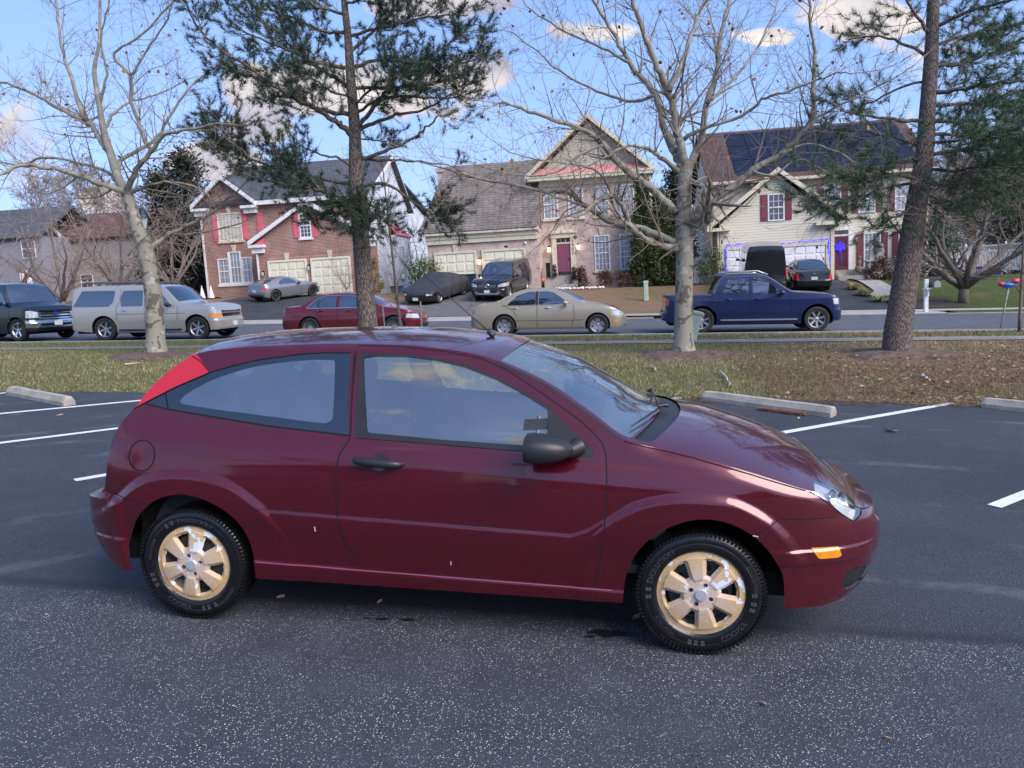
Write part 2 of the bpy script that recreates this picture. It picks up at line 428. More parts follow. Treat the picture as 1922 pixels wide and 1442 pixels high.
def assemble(sh, root, feats, tfeats, matmap, dx, nv, nt_, inset={}, split=(), names={}, bodyname='body'):
    """split: labels made as two objects (one per side); others as one object over both sides"""
    P, f = sh.grid(dx, nv); P, f, lab = sh.cut(sh.S, P, f, feats); pts = sh.S(P); nr = sh.normals(sh.S, P)
    groups = {}
    for q, l in zip(f, lab): groups.setdefault(l, []).append(q)
    P2, f2 = sh.grid(dx, nt_, True); P2, f2, lab2 = sh.cut(sh.T, P2, f2, tfeats); pts2 = sh.T(P2); nr2 = sh.normals(sh.T, P2)
    f2 = [q[::-1] for q in f2]; g2 = {}
    for q, l in zip(f2, lab2): g2.setdefault(l, []).append(q)
    mir = np.array([1, -1, 1]); objs = {}
    for l in list(dict.fromkeys(list(groups)+list(g2))):
        if l == 'void' : continue
        near = []; far = []
        for (pp, nn, gg) in ((pts, nr, groups), (pts2, nr2, g2)):
            if l in gg:
                p_ = pp-nn*inset.get(l, 0)
                near.append((p_, nn, gg[l])); far.append((p_*mir, nn*mir, [q[::-1] for q in gg[l]]))
        nm = names.get(l, l)
        if l in split:
            objs[l] = [panel_obj(nm, near, matmap[l], root), panel_obj(nm, far, matmap[l], root)]
        else: objs[l] = [panel_obj(nm, near+far, matmap[l], root)]
    return objs
def wheel_root(parent, x, y, z, side, steer=0):
    e = bpy.data.objects.new('wheel', None); COL.objects.link(e); e.parent = parent; e.location = (x, y, z)
    e.rotation_euler = (0, 0, (0 if side < 0 else PI)+steer); e.empty_display_size = .1
    return e       # local -Y is outward
AXO = Matrix.Rotation(PI/2, 4, 'X')    # lathe axis Z -> -Y (outward)
def tyre_mb(R, rr, wd, n=48, tread=True):
    mb = MB(); h = wd/2
    prof = [(rr-.01, -h*.86), (rr+.012, -h*.95), (rr+(R-rr)*.45, -h), (R-.035, -h*.97), (R-.012, -h*.9), (R-.003, -h*.78), (R, -h*.6)]
    if tread:
        for a in (-.42, -.14, .14, .42): prof += [(R, h*(a-.03)), (R-.008, h*(a-.028)), (R-.008, h*(a+.028)), (R, h*(a+.03))]
    prof += [(R, h*.6), (R-.003, h*.78), (R-.012, h*.9), (R-.035, h*.97), (R-.045, h*.985), (R-.05, h*.965), (rr+(R-rr)*.45, h), (rr+.022, h*.95), (rr+.015, h*.91), (rr+.006, h*.8), (rr-.012, h*.7)]
    mb.lathe(prof, n, AXO); return mb
def ring_pts(r, a0, a1, n): return [(r*math.cos(a0+(a1-a0)*i/n), r*math.sin(a0+(a1-a0)*i/n)) for i in range(n+1)]
def spoke_rim(R, ns, mats, parent, kind='spoke', depth=.03, wd=.2, w0=.5, w1=.35):
    """alloy wheel: barrel, lip and ns spokes, local outward -Y"""
    mb = MB(); h = wd/2
    mb.lathe([(R*.93, -h*.7), (R*.93, h*.55), (R, h*.85), (R*.99, h*.92), (R*.95, h*.86), (R*.9, h*.6)], 32, AXO)
    mb.lathe([(R*.22, -.01), (R*.22, h*.55+depth), (R*.16, h*.62+depth), (0.001, h*.62+depth)], 16, AXO)
    for i in range(ns):
        a = 2*PI*i/ns+.3; c, s_ = math.cos(a), math.sin(a)
        def P(r, o, y): return (c*r-s_*o, -y, s_*r+c*o)
        w0_, w1_ = R*.2*w0*5/ns*1.3, R*.2*w1*5/ns*1.9
        y0, y1 = h*.52+depth, h*.72
        vs = [P(R*.15, -w0_, y0), P(R*.15, w0_, y0), P(R*.95, w1_, y1), P(R*.95, -w1_, y1), P(R*.15, -w0_, y0-.03), P(R*.15, w0_, y0-.03), P(R*.95, w1_, y1-.035), P(R*.95, -w1_, y1-.035)]
        mb.add(vs, [(0, 3, 2, 1), (4, 5, 6, 7), (0, 1, 5, 4), (2, 3, 7, 6), (1, 2, 6, 5), (3, 0, 4, 7)])
    o = mb.build('rim', mats[0], parent, smooth=True, angle=35)
    d = MB(); d.lathe([(R*.9, h*.15), (.001, h*.15)], 24, AXO); d.build('brake_disc', mats[1], parent)
    return o
# ---------------------------------------------------------------- vehicle materials
def paint(name, col, metal=.35, rough=.32, flake=.0, dirt=0.25):
    m = bpy.data.materials.new(name); m.use_nodes = True; N, L = nt(m); b = N['Principled BSDF']
    tc = N.new('ShaderNodeTexCoord')
    n = noise(N, L, tc.outputs['Object'], 2.3, 6, .65)
    r = ramp(N, [(.38, (0, 0, 0)), (.75, (1, 1, 1))]); L.new(n.outputs['Fac'], r.inputs['Fac'])
    f = mth(N, L, 'MULTIPLY', r.outputs['Color'], dirt)
    c = mix(N, L, f, col, tuple(min(1, x*.85+.03) for x in col)); L.new(c, b.inputs['Base Color'])
    b.inputs['Metallic'].default_value = metal; b.inputs['Roughness'].default_value = rough
    b.inputs['Coat Weight'].default_value = 1; b.inputs['Coat IOR'].default_value = 1.5
    n2 = noise(N, L, tc.outputs['Object'], 9, 5, .6); rr = N.new('ShaderNodeMapRange'); rr.inputs[3].default_value = .015; rr.inputs[4].default_value = .09
    L.new(n2.outputs['Fac'], rr.inputs[0]); L.new(rr.outputs[0], b.inputs['Coat Roughness'])
    n3 = noise(N, L, tc.outputs['Object'], 3.5, 2, .4)
    L.new(bumpn(N, L, n3.outputs['Fac'], .25, .002), b.inputs['Coat Normal'])
    return m
def glassmat(name, tint=(.5, .55, .55), refl=.25, dark=None, rough=.02, dust_haze=0):
    m = bpy.data.materials.new(name); m.use_nodes = True; N, L = nt(m); N.remove(N['Principled BSDF'])
    out = N['Material Output']
    g_ = N.new('ShaderNodeBsdfGlossy'); g_.inputs['Roughness'].default_value = rough; g_.inputs['Color'].default_value = (.92, .96, 1, 1)
    if dark is None:
        t = N.new('ShaderNodeBsdfTransparent'); t.inputs['Color'].default_value = (*tint, 1)
    else:
        t = N.new('ShaderNodeBsdfDiffuse'); t.inputs['Color'].default_value = (*dark, 1)
    fr = N.new('ShaderNodeFresnel'); fr.inputs['IOR'].default_value = 1.5
    f = mth(N, L, 'ADD', mth(N, L, 'MULTIPLY', fr.outputs[0], .9), refl, True)
    mx = N.new('ShaderNodeMixShader'); L.new(f, mx.inputs[0]); L.new(t.outputs[0], mx.inputs[1]); L.new(g_.outputs[0], mx.inputs[2])
    if dust_haze:       # film colour paints pale sky haze as well as dust on the glass
        df = N.new('ShaderNodeBsdfDiffuse'); df.inputs['Color'].default_value = (.62, .68, .74, 1); tc = N.new('ShaderNodeTexCoord'); dn = noise(N, L, tc.outputs['Object'], 2.2, 4, .6)
        m2 = N.new('ShaderNodeMixShader'); L.new(mth(N, L, 'MULTIPLY', dn.outputs['Fac'], dust_haze*2), m2.inputs[0]); L.new(mx.outputs[0], m2.inputs[1]); L.new(df.outputs[0], m2.inputs[2]); mx = m2
    L.new(mx.outputs[0], out.inputs['Surface']); return m
def lensmat(name, col, refl=.5, rough=.15):
    return mat(name, col, rough=rough, coat=1, metal=0, spec=.8, var=.25, vscale=18)
M_glass = glassmat('car_glass', (.98, .99, 1.0), .23, dust_haze=.05)
M_windshield = glassmat('windshield_glass', (.75, .85, .82), .26, dust_haze=.05)
M_quarter = glassmat('tinted_rear_glass', (.72, .76, .80), .27, dust_haze=.05)
M_frit = glassmat('black_glass_border', dark=(.006, .006, .008), refl=.10)
M_dark = glassmat('dark_window_glass', dark=(.012, .014, .018), refl=.22)
M_trim = mat('black_plastic_trim', (.018, .018, .02), .45, var=.2)
M_gap = mat('panel_gap', (.004, .003, .004), .9)
M_under = mat('underbody_black', (.006, .006, .007), .85)
M_rub = mat('tyre_rubber', (.006, .006, .007), .27, spec=.6, var=.3, vscale=30, bump=.15, bscale=60)
M_rubdull = mat('dusty_tyre_rubber', (.018, .018, .019), .7, var=.3, vscale=20)
M_letter = mat('tyre_lettering', (.06, .062, .07), .4)
M_chrome = mat('chrome', (.75, .76, .78), .12, 1)
M_alloy = mat('silver_alloy', (.42, .43, .45), .38, .8)
M_dalloy = mat('dark_alloy', (.05, .05, .055), .35, .6)
M_disc = mat('brake_steel', (.05, .048, .046), .5, .6, var=.3)
M_steel = mat('steel_wheel', (.10, .10, .105), .5, .3, var=.3)
M_red = mat('red_lens', (.62, .012, .02), .12, coat=1, var=.3, vscale=10)
def ribbed():
    m = mat('ribbed_red_lens', (.60, .010, .02), .18, coat=1); N, L = nt(m); tc = N.new('ShaderNodeTexCoord'); w_ = N.new('ShaderNodeTexWave'); w_.bands_direction = 'DIAGONAL'; w_.inputs['Scale'].default_value = 45; w_.inputs['Distortion'].default_value = .3; L.new(tc.outputs['Object'], w_.inputs['Vector'])
    L.new(mix(N, L, w_.outputs['Fac'], (.44, .007, .015), (.56, .012, .022)), N['Principled BSDF'].inputs['Base Color']); return m
M_ribred = ribbed()
M_amber = mat('amber_lens', (.85, .28, .008), .15, coat=1, var=.12, vscale=30)
M_lens = glassmat('headlamp_lens', (.96, .98, .98), .20)
M_reflector = mat('lamp_reflector', (.78, .80, .82), .4, .35, var=.15, vscale=20)
M_clear = mat('clear_lens', (.62, .68, .70), .12, .35, coat=1, var=.25, vscale=9)
M_plate = mat('licence_plate_white', (.7, .7, .7), .4)
M_seat = mat('charcoal_seat_fabric', (.018, .020, .025), .9, var=.3, vscale=30)
M_dash = mat('grey_dashboard', (.10, .105, .115), .7)
M_black = mat('gloss_black', (.008, .008, .009), .2, coat=.6)
M_plastic = mat('mirror_plastic', (.02, .021, .024), .42, bump=.05, bscale=300)
# ---------------------------------------------------------------- the maroon hatchback
def hero():
    O = Vector((-1.605, 4.758, .071))
    Mx = Matrix(((.984, .172, .045), (-.171, .985, -.024), (-.048, .016, .999))).to_4x4()
    ex = Vector((.984, -.171, -.048)).normalized(); ez = Vector((.045, -.024, .999)).normalized(); ey = ez.cross(ex).normalized(); ez = ex.cross(ey)
    Mx = Matrix((ex, ey, ez)).transposed().to_4x4()
    root = empty('hatchback_car', M=Matrix.Translation(O) @ Mx, label='maroon two-door hatchback with peeling gold wheel covers parked in the foreground', cat='car')
    pm = paint('maroon_paint', (.088, .0016, .011), .30, .24, dirt=0)
    crease = [(.30, .635), (.456, .624), (.727, .614), (2.0, .571), (2.08, .60), (2.162, .656), (2.25, .70)]
    def shoulder(x): return np.interp(x, [-.6, .827, 2.16, 3.0], [.965, .893, .812, .76])
    rfl = smooth_poly([(-.50, .60), (-.39, .685), (-.289, .757), (-.150, .808), (.01, .820), (.154, .797), (.274, .757), (.366, .699), (.456, .624), (.55, .52), (.60, .40)], 3, False)
    ffl = smooth_poly([(2.05, .56), (2.167, .661), (2.294, .742), (2.435, .781), (2.565, .791), (2.724, .785), (2.831, .749), (2.94, .680), (3.02, .60)], 3, False)
    rfp = rfl+[(.60, .1), (-.70, .1), (-.70, .5)]; ffp = ffl+[(3.12, .45), (3.12, .1), (2.0, .1), (2.0, .5)]
    rk = [(-.5, .36), (.347, .343), (.971, .324), (2.255, .292), (3.5, .27)]
    ztx = [-.81, -.70, -.60, -.56, -.515, -.475, -.45, -.354, -.292, -.166, -.081, .0, .3, .8, 1.1, 1.312, 1.515, 1.60, 1.863, 2.072, 2.234, 2.327, 2.563, 2.829, 3.076, 3.16, 3.24, 3.31, 3.37, 3.46, 3.56]
    ztz = [.57, .612, .638, .652, .69, .875, .985, 1.116, 1.21, 1.327, 1.381, 1.402, 1.428, 1.442, 1.438, 1.422, 1.392, 1.365, 1.257, 1.128, 1.022, .995, .950, .883, .808, .785, .76, .728, .700, .655, .63]
    ztf = pchip(ztx, ztz)
    def disp(x, z):
        sh_ = np.shape(x); x = np.atleast_1d(x); z = np.atleast_1d(z); p = np.stack([x, z], 1)
        d = np.zeros(len(x))
        zc = np.interp(x, *zip(*crease)); k = np.where((x > .30) & (x < 2.25), 1, 0)*nss(.30, .55, x)*(1-nss(2.15, 2.25, x))
        dz = zc-z; dc = k*.009*nss(-.002, .022, dz)*(1-nss(.05, .24, dz))
        a = -poly_sdf(p, rfp); b = -poly_sdf(p, ffp); zf = .15+.85*nss(.38, .66, z)
        d += np.maximum(dc, np.maximum(.021*nss(-.004, .05, a)*zf, .021*nss(-.004, .05, b)*zf))
        zr = np.interp(x, *zip(*rk)); dr = zr-z
        d += np.where((x > .33) & (x < 2.26), 1, 0)*(.010*nss(-.003, .018, dr))
        # shoulder: bodywork leans in above it
        ds = z-shoulder(x); kk = nss(-.50, -.25, x)*(1-nss(2.5, 3.1, x))
        d += -kk*.020*np.clip(ds/.10, 0, 1)**1.3*(1-nss(.10, .16, ds)*0)
        zt = ztf(x); e = np.clip((z-(zt-.07))/.07, 0, 1); d += -.022*e**2.2*nss(2.25, 2.45, x)
        # bumper ledges
        fb = nss(2.9, 3.05, x); d += fb*(.010*nss(0, .02, .527-z)-.008*nss(0, .02, .455-z))
        rb = 1-nss(-.42, -.36, x); d += rb*(.010*nss(0, .02, .43-z)+.018*nss(.0, .025, np.interp(x, [-.8, -.50, -.234], [.62, .66, .627])-z))
        return d.reshape(sh_)
    sp = dict(X=(-.81, 3.56), plan=(.10, 2.3, 4.0, 3.2), disp=disp,
        zt=list(zip(ztx, ztz)),
        zb=[(-.81, .26), (-.6, .24), (-.42, .235), (.345, .237), (2.25, .225), (3.0, .222), (3.2, .222), (3.38, .235), (3.56, .25)],
        w=[(.10, .75), (.17, .79), (.25, .815), (.45, .838), (.6, .845), (.75, .842), (.85, .828), (.93, .805), (1.0, .775), (1.18, .690), (1.35, .596), (1.41, .56), (1.45, .50)],
        xf=[(.15, 3.42), (.235, 3.45), (.28, 3.50), (.38, 3.54), (.46, 3.56), (.54, 3.56), (.62, 3.53), (.69, 3.47), (1.5, 3.4)], bf=2.9,
        xr=[(.2, -.57), (.28, -.67), (.39, -.78), (.50, -.81), (.60, -.805), (.68, -.79), (1.5, -.79)], br=-.30,
        crown=[(-.81, .004), (-.5, .01), (-.3, .03), (0, .045), (1.5, .048), (2.25, .055), (2.6, .060), (3.1, .055), (3.38, .03), (3.56, 0)],
        bow=[(-.81, 0), (-.52, -.03), (-.3, -.08), (.05, -.05), (.4, 0), (1.2, 0), (1.6, .06), (2.25, .15), (2.36, .19), (2.9, .12), (3.3, .03), (3.56, 0)],
        xadd=[-.513, -.509, -.505, -.50, -.496, -.491, -.486, -.48, -.472])
    sh = Shell(sp)
    arch_r = smooth_poly([(-.385, .22), (-.380, .356), (-.348, .446), (-.280, .559), (-.181, .645), (-.067, .684), (.030, .685), (.149, .650), (.264, .575), (.326, .473), (.348, .353), (.346, .22)], 3, False)+[(.33, .1), (-.38, .1)]
    arch_f = smooth_poly([(2.250, .20), (2.259, .341), (2.298, .467), (2.384, .578), (2.492, .645), (2.6, .674), (2.706, .667), (2.815, .619), (2.904, .539), (2.967, .446), (2.994, .374), (3.014, .17)], 3, False)+[(3.0, .1), (2.26, .1)]
    qwin = [(-.305, 1.134), (-.169, 1.108), (.117, 1.072), (.425, 1.036), (.662, 1.016), (.862, 1.001), (.838, 1.15), (.811, 1.397), (.66, 1.396), (.529, 1.387), (.3, 1.357), (.184, 1.331), (.035, 1.291), (-.139, 1.218)]
    qclear = smooth_poly([(-.105, 1.150), (.024, 1.240), (.247, 1.316), (.493, 1.354), (.70, 1.362), (.735, 1.33), (.765, 1.10), (.745, 1.065), (.69, 1.058), (.356, 1.088), (.0, 1.122)], 3)
    door = [(.838, 1.43), (.871, .996), (.826, .907), (.820, .785), (.822, .626), (.842, .506), (.875, .43), (.92, .365), (.972, .325), (1.5, .312), (2.118, .298), (2.144, .478), (2.160, .60), (2.167, .716), (2.168, .85), (2.160, .95), (2.14, 1.00), (2.09, 1.05), (2.02, 1.105), (1.845, 1.214), (1.65, 1.326), (1.515, 1.378), (1.312, 1.412), (1.085, 1.430), (.90, 1.434)]
    dglass = [(.885, 1.375), (.93, 1.383), (1.132, 1.383), (1.279, 1.366), (1.436, 1.334), (1.601, 1.278), (1.763, 1.204), (1.868, 1.146), (1.877, 1.09), (1.87, .975), (1.365, .993), (.966, 1.017), (.955, 1.03)]
    sail = [(1.868, 1.148), (1.952, 1.100), (2.036, 1.030), (2.085, .975), (2.098, .940), (1.97, .945), (1.87, .955)]
    dtrim = [(.862, 1.40), (1.135, 1.395), (1.285, 1.378), (1.445, 1.345), (1.61, 1.288), (1.77, 1.214), (1.875, 1.156), (2.105, .955), (2.10, .932), (1.365, .968), (.935, .994), (.895, 1.0)]
    bpil = [(.828, 1.397), (.870, 1.002), (.905, .996), (.862, 1.398)]
    tail = [(-.085, 1.40), (.037, 1.294), (-.139, 1.222), (-.311, 1.136), (-.366, 1.106), (-.40, 1.07), (-.45, 1.10), (-.31, 1.25), (-.17, 1.36)]
    hl = smooth_poly([(3.09, .805), (3.20, .84), (3.30, .80), (3.345, .75), (3.385, .70), (3.375, .655), (3.325, .632), (3.255, .682), (3.188, .742)], 2)
    fdoor = [( -.262+.077*math.cos(a), .875+.078*math.sin(a)) for a in [i*PI/14 for i in range(28)]]
    fbump = [(2.852, .606), (2.962, .674), (3.24, .668), (3.255, .675), (3.325, .625), (3.38, .65), (3.40, .69), (3.8, .69), (3.8, .1), (2.98, .1), (2.99, .40), (2.90, .54)]
    rbump = [(-.234, .627), (-.36, .652), (-.49, .668), (-.52, .70), (-.95, .70), (-.95, .1), (-.37, .1), (-.38, .36), (-.34, .45), (-.27, .57)]
    amber = [(3.112, .533), (3.245, .527), (3.268, .474), (3.152, .477)]
    fog = smooth_poly([(3.30, .385), (3.43, .382), (3.44, .32), (3.36, .285), (3.295, .295)], 2)
    rrefl = [(-.72, .545), (-.60, .535), (-.615, .475), (-.74, .48)]
    feats = [('void', poly2(arch_r), None), ('void', poly2(arch_f), None), ('door', poly2(door), ('body',)), ('frame', poly2(dtrim), ('door',)), ('glass', poly2(dglass), ('frame',)),
        ('frame2', poly2(bpil), ('body',)), ('qwin', poly2(qwin), ('body',)), ('qclear', poly2(qclear), ('qwin',)), ('tail', poly2(tail), ('body',)), ('headlight', poly2(hl), ('body',)),
        ('fuel', poly2(fdoor), ('body',)), ('fbump', poly2(fbump), ('body',)), ('rbump', poly2(rbump), ('body',)), ('amber', poly2(amber), ('fbump',)), ('fog', poly2(fog), ('fbump',)),
        ('grille', gate(poly2([(-.1, .44), (.28, .44), (.24, .545), (-.1, .55)], 'yz'), 3.2), ('fbump',)), ('intake', gate(poly2([(-.1, .25), (.42, .25), (.40, .37), (-.1, .37)], 'yz'), 3.2), ('fbump',))]
    def pr(x0, x1, q): return lambda p, P: np.maximum(np.maximum(x0-P[:, 0], P[:, 0]-x1), (np.abs(P[:, 1])-q)*.6)
    tfe = [('windshield', pr(1.605, 2.262, .955), None), ('cowl', pr(2.275, 2.352, .95), ('body',)), ('headlight', lambda p, P: np.maximum(np.maximum(3.14-P[:, 0], P[:, 0]-3.40), (.80-np.abs(P[:, 1]))*.6), ('body',)), ('hood', pr(2.358, 3.45, .985), ('body',)), ('rglass', pr(-.44, -.08, .86), ('body',)),
           ('rplate', pr(-.502, -.490, .25), ('body',)), ('rbump', lambda p, P: P[:, 0]+.515, ('body',)), ('tailt', lambda p, P: np.maximum(np.maximum(-.46-P[:, 0], P[:, 0]+.08), .88-np.abs(P[:, 1])), ('body',))]
    mm = dict(body=pm, door=pm, frame=M_trim, glass=M_glass, frame2=M_trim, qwin=M_frit, qclear=M_quarter, tail=M_ribred, tailt=M_ribred, headlight=M_lens, fuel=pm, fbump=pm, rbump=pm, amber=M_amber, fog=M_trim,
              grille=M_trim, intake=M_trim, windshield=M_windshield, cowl=M_trim, hood=pm, rglass=M_quarter, rplate=M_plate)
    names = dict(frame='window_frame', glass='side_window', frame2='pillar_cover', qwin='window_border', qclear='rear_side_window', tail='taillight', tailt='taillight_upper', fuel='fuel_door', fbump='front_bumper', rbump='rear_bumper', amber='side_marker',
                 fog='fog_lamp_grille', intake='lower_intake', rglass='rear_window', rplate='licence_plate')
    obs = assemble(sh, root, feats, tfe, mm, .0105, 120, 28, inset=dict(glass=.006, frame=.001, qwin=.001, qclear=.0015, windshield=.004, cowl=.012, tail=-.002, headlight=.001, amber=-.003, fog=.012, intake=.02, grille=.012),
                   split=('door', 'frame', 'glass', 'frame2', 'qwin', 'qclear', 'tail', 'tailt', 'headlight', 'fuel', 'amber', 'fog'), names=names)
    for o in obs['fuel'][1:]: o.name = 'fuel_door'
    for k, (a, b) in {'frame': 0, 'glass': 0}.items() if False else []: pass
    for i in (0, 1):
        obs['frame'][i].parent = obs['door'][i]; obs['glass'][i].parent = obs['door'][i]; obs['qclear'][i].parent = obs['qwin'][i]
        obs['amber'][i].parent = obs['fbump'][0]; obs['fog'][i].parent = obs['fbump'][0]
    for k in ('grille', 'intake'): obs[k][0].parent = obs['fbump'][0]
    bpy.data.objects.remove(obs['fuel'][1])
    # seams, plus painted shade in the side crease
    B = (-1, 1)
    for sd_ in B:
        mb = MB()
        drl = [(.838, 1.43), (.858, 1.15), (.871, .996), (.838, .93), (.824, .87), (.820, .785), (.822, .626), (.842, .506), (.875, .43), (.92, .365), (.972, .325)]
        ribbon(sh, mb, [(-.311, 1.131)]+[(-.169, 1.106), (.1, 1.0735), (.425, 1.035), (.87, 1.0)], .009, .0015, (sd_,))
        ribbon(sh, mb, smooth_poly(drl, 3, False), .0065, .0015, (sd_,)); ribbon(sh, mb, [(2.118, .298), (2.144, .478), (2.160, .60), (2.167, .716), (2.168, .85), (2.160, .95), (2.14, 1.00), (2.09, 1.05), (2.02, 1.105), (1.845, 1.214), (1.65, 1.326), (1.515, 1.378), (1.312, 1.412), (1.085, 1.430), (.838, 1.434)], .0055, .0015, (sd_,))
        ribbon(sh, mb, [(2.245, 1.01), (2.33, .989), (2.563, .943), (2.829, .875), (3.08, .80)], .005, .002, (sd_,))
        ribbon(sh, mb, [(3.10, .795), (3.145, .768), (3.188, .740), (3.255, .680), (3.325, .630), (3.37, .650), (3.388, .69)], .005, .002, (sd_,)); ribbon(sh, mb, fdoor, .006, .002, (sd_,), step=.01, closed=True) if sd_ < 0 else None
        ribbon(sh, mb, fbump[:3], .0045, .0012, (sd_,)); ribbon(sh, mb, [(-.234, .627), (-.36, .652), (-.49, .668)], .0045, .0012, (sd_,))
        ribbon(sh, mb, [(.36, .626)]+crease[1:4], .0035, .0012, (sd_,)); ribbon(sh, mb, [(.972, .322), (2.118, .295)], .003, .002, (sd_,))  # first ribbon paints the dark shade of the body crease
        ribbon(sh, mb, [(-.09, 1.375), (-.03, 1.345), (.035, 1.292), (-.139, 1.219), (-.311, 1.132), (-.366, 1.104)], .006, .003, (sd_,))
        ribbon(sh, mb, [(-.20, 1.185), (-.165, 1.108)], .005, .002, (sd_,)); ribbon(sh, mb, [(.833, 1.395), (.872, 1.002)], .005, .0025, (sd_,))
        ribbon(sh, mb, [(2.122, .29), (2.118, .235)], .004, .0012, (sd_,))
        ribbon(sh, mb, [(.811, 1.400), (.66, 1.399), (.529, 1.390), (.3, 1.360), (.184, 1.334), (.035, 1.294)], .006, .0022, (sd_,))
        mb.build('seam', M_gap, root)
    # rubber seal of the door glass and windscreen edge
    for sd_ in B:
        mb = MB(); ribbon(sh, mb, [(.905, 1.00), (1.365, .980), (1.86, .956)], .022, .005, (sd_,)); mb.build('window_seal', M_trim, obs['door'][0 if sd_ < 0 else 1])
        mb = MB(); ribbon(sh, mb, [(1.60, 1.362), (1.863, 1.254), (2.072, 1.125), (2.234, 1.019)], .012, .001, (sd_,)); mb.build('windshield_moulding', M_trim, root)
    sill_hl = mat('maroon_sill_highlight', (.30, .06, .11), .4, .2)  # lighter ribbon colour paints the highlight along the sill
    for sd_ in B: hl_r = MB(); ribbon(sh, hl_r, [(.36, .332), (.971, .316), (2.20, .288)], .005, .0045, (sd_,)); hl_r.build('sill_highlight', sill_hl, root)
    # front window divider between the two rear quarter panes is a seam; door handle
    for sg in (-1, 1):
        p, n = sh.pt(1.045, .884, 0); yy = p.y
        mb = MB()
        pts = [(.915, .890, .006), (.935, .892, .022), (.98, .890, .030), (1.04, .886, .032), (1.10, .882, .030), (1.145, .880, .022), (1.168, .878, .006)]
        rad = [.010, .019, .024, .020, .023, .019, .010]; V = [(x, yy-d, z) for x, z, d in pts]
        if sg > 0: V = [(a, -b, c) for a, b, c in V]
        mb.tube(V, rad, 12); h_ = mb.build('door_handle', M_plastic, obs['door'][0 if sg < 0 else 1], smooth=True)
        mb = MB(); cx, cz = 1.045, .884
        ring = []; m_ = 24
        V = []
        for k, (r, dep) in enumerate(((1.0, -.0015), (.93, -.0015), (.8, .006), (.5, .008), (.001, .009))):
            for j in range(m_):
                a = 2*PI*j/m_; q, nn = sh.pt(cx+.052*r*math.cos(a), cz+.043*r*math.sin(a), 0); V.append((q.x, (q.y-.0025+max(0, dep)*.2)*(1 if sg < 0 else -1), q.z))
        mb.add(V, [(k*m_+j, (k+1)*m_+j, (k+1)*m_+(j+1) % m_, k*m_+(j+1) % m_) for k in range(4) for j in range(m_)])
        mb.build('handle_recess', mat('handle_recess_shade', (.03, .002, .006), .3, .3, coat=1), obs['door'][0 if sg < 0 else 1], smooth=True)  # darker disc paints the shade of the recess onto the door
    # mirrors
    for sg in (-1, 1):
        mb = MB(); n_ = 20; prof = []
        cx, cy, cz = 1.885, -.925, 1.005; V = []; K = 12
        for i in range(K+1):
            u = i/K; x = cx-.085+.215*u           # open face at the rear, nose to the front
            h = .068*math.sqrt(max(0, 1-(max(0, u-.12)/.88)**2.1))*(1 if u > .12 else .94+.06*u/.12); wd_ = h*1.45+.004
            for j in range(n_):
                a = 2*PI*j/n_; ca, sa = math.cos(a), math.sin(a)
                V.append((x+.02*ca*.3, (cy+wd_*abs(ca)**.8*(1 if ca > 0 else -1))*1, cz-.006*u+h*abs(sa)**.8*(1 if sa > 0 else -1)))
        f_ = [(i*n_+j, i*n_+(j+1) % n_, (i+1)*n_+(j+1) % n_, (i+1)*n_+j) for i in range(K) for j in range(n_)]
        f_.append(tuple(range(n_))[::-1]); f_.append(tuple(K*n_+j for j in range(n_)))
        mb.add(V, f_); mb.tube([(1.94, -.88, .985), (1.99, -.84, .975), (2.03, -.79, .985)], [.036, .034, .045], 12)
        if sg > 0: mb.v = [(a, -b, c) for a, b, c in mb.v]; mb.f = [q[::-1] for q in mb.f]
        mo = mb.build('side_mirror', M_plastic, root, smooth=True, angle=50)
        g2 = MB(); g2.blob((1.801, -.925*(1 if sg < 0 else -1), 1.005), (.003, .075, .05), 16, 6); g2.build('mirror_glass', M_chrome, mo, smooth=True)
    # wipers, washer nozzles, antenna
    for a_, b_ in (((2.285, -.12), (2.235, -.60)), ((2.285, .50), (2.235, .0))):
        def wp(x, y):
            X = x; q = y/.72
            p = sh.T(np.array([[X, -q]]))[0]; return Vector((p[0], p[1], p[2]+.018))
        mb = MB(); pts = [wp(a_[0]+(b_[0]-a_[0])*t, a_[1]+(b_[1]-a_[1])*t) for t in (0, .25, .5, .75, 1)]
        mb.tube(pts, [.008, .007, .006, .005, .004], 6); mb.tube([pts[0]+Vector((.03, .0, .0)), pts[0], pts[1]+Vector((0, 0, .014))], [.014, .011, .006], 6)
        mb.build('wiper', M_trim, root, smooth=True)
    mb = MB(); p = Vector(sh.T(np.array([[1.50, -.35]]))[0]); p0 = Vector((1.50, -.12, 1.455))
    mb.tube([p0, p0+Vector((-.04, 0, .022))], [.018, .010], 8); mb.tube([p0+Vector((-.02, 0, .015)), p0+Vector((-.42, 0, .36))], [.0035, .0022], 6)
    mb.build('roof_antenna', M_trim, root, smooth=True)
    # lamp housings behind the clear lenses
    for i, o in enumerate(obs['headlight']):
        me = o.data.copy(); sg = -1 if i == 0 else 1
        for v in me.vertices: v.co.x -= .022; v.co.y -= sg*.016; v.co.z -= .012
        me.materials.clear(); me.materials.append(M_reflector); hh_ = bpy.data.objects.new('lamp_housing', me); COL.objects.link(hh_); hh_.parent = o
        for (bx, by, bz, br_) in ((3.275, .60, .705, .050), (3.215, .665, .745, .036)):
            b_ = MB(); Mt = Matrix.Translation((bx, sg*by, bz)) @ Matrix.Rotation(sg*math.radians(38), 4, 'Z') @ Matrix.Rotation(math.radians(78), 4, 'Y')
            b_.lathe([(br_*.15, -.035), (br_*.6, -.022), (br_, .012), (br_*1.06, .012)], 20, Mt); b_.blob(Mt @ Vector((0, 0, -.01)), (.012, .012, .016), 8, 6); b_.build('lamp_bowl', M_chrome, o, smooth=True)
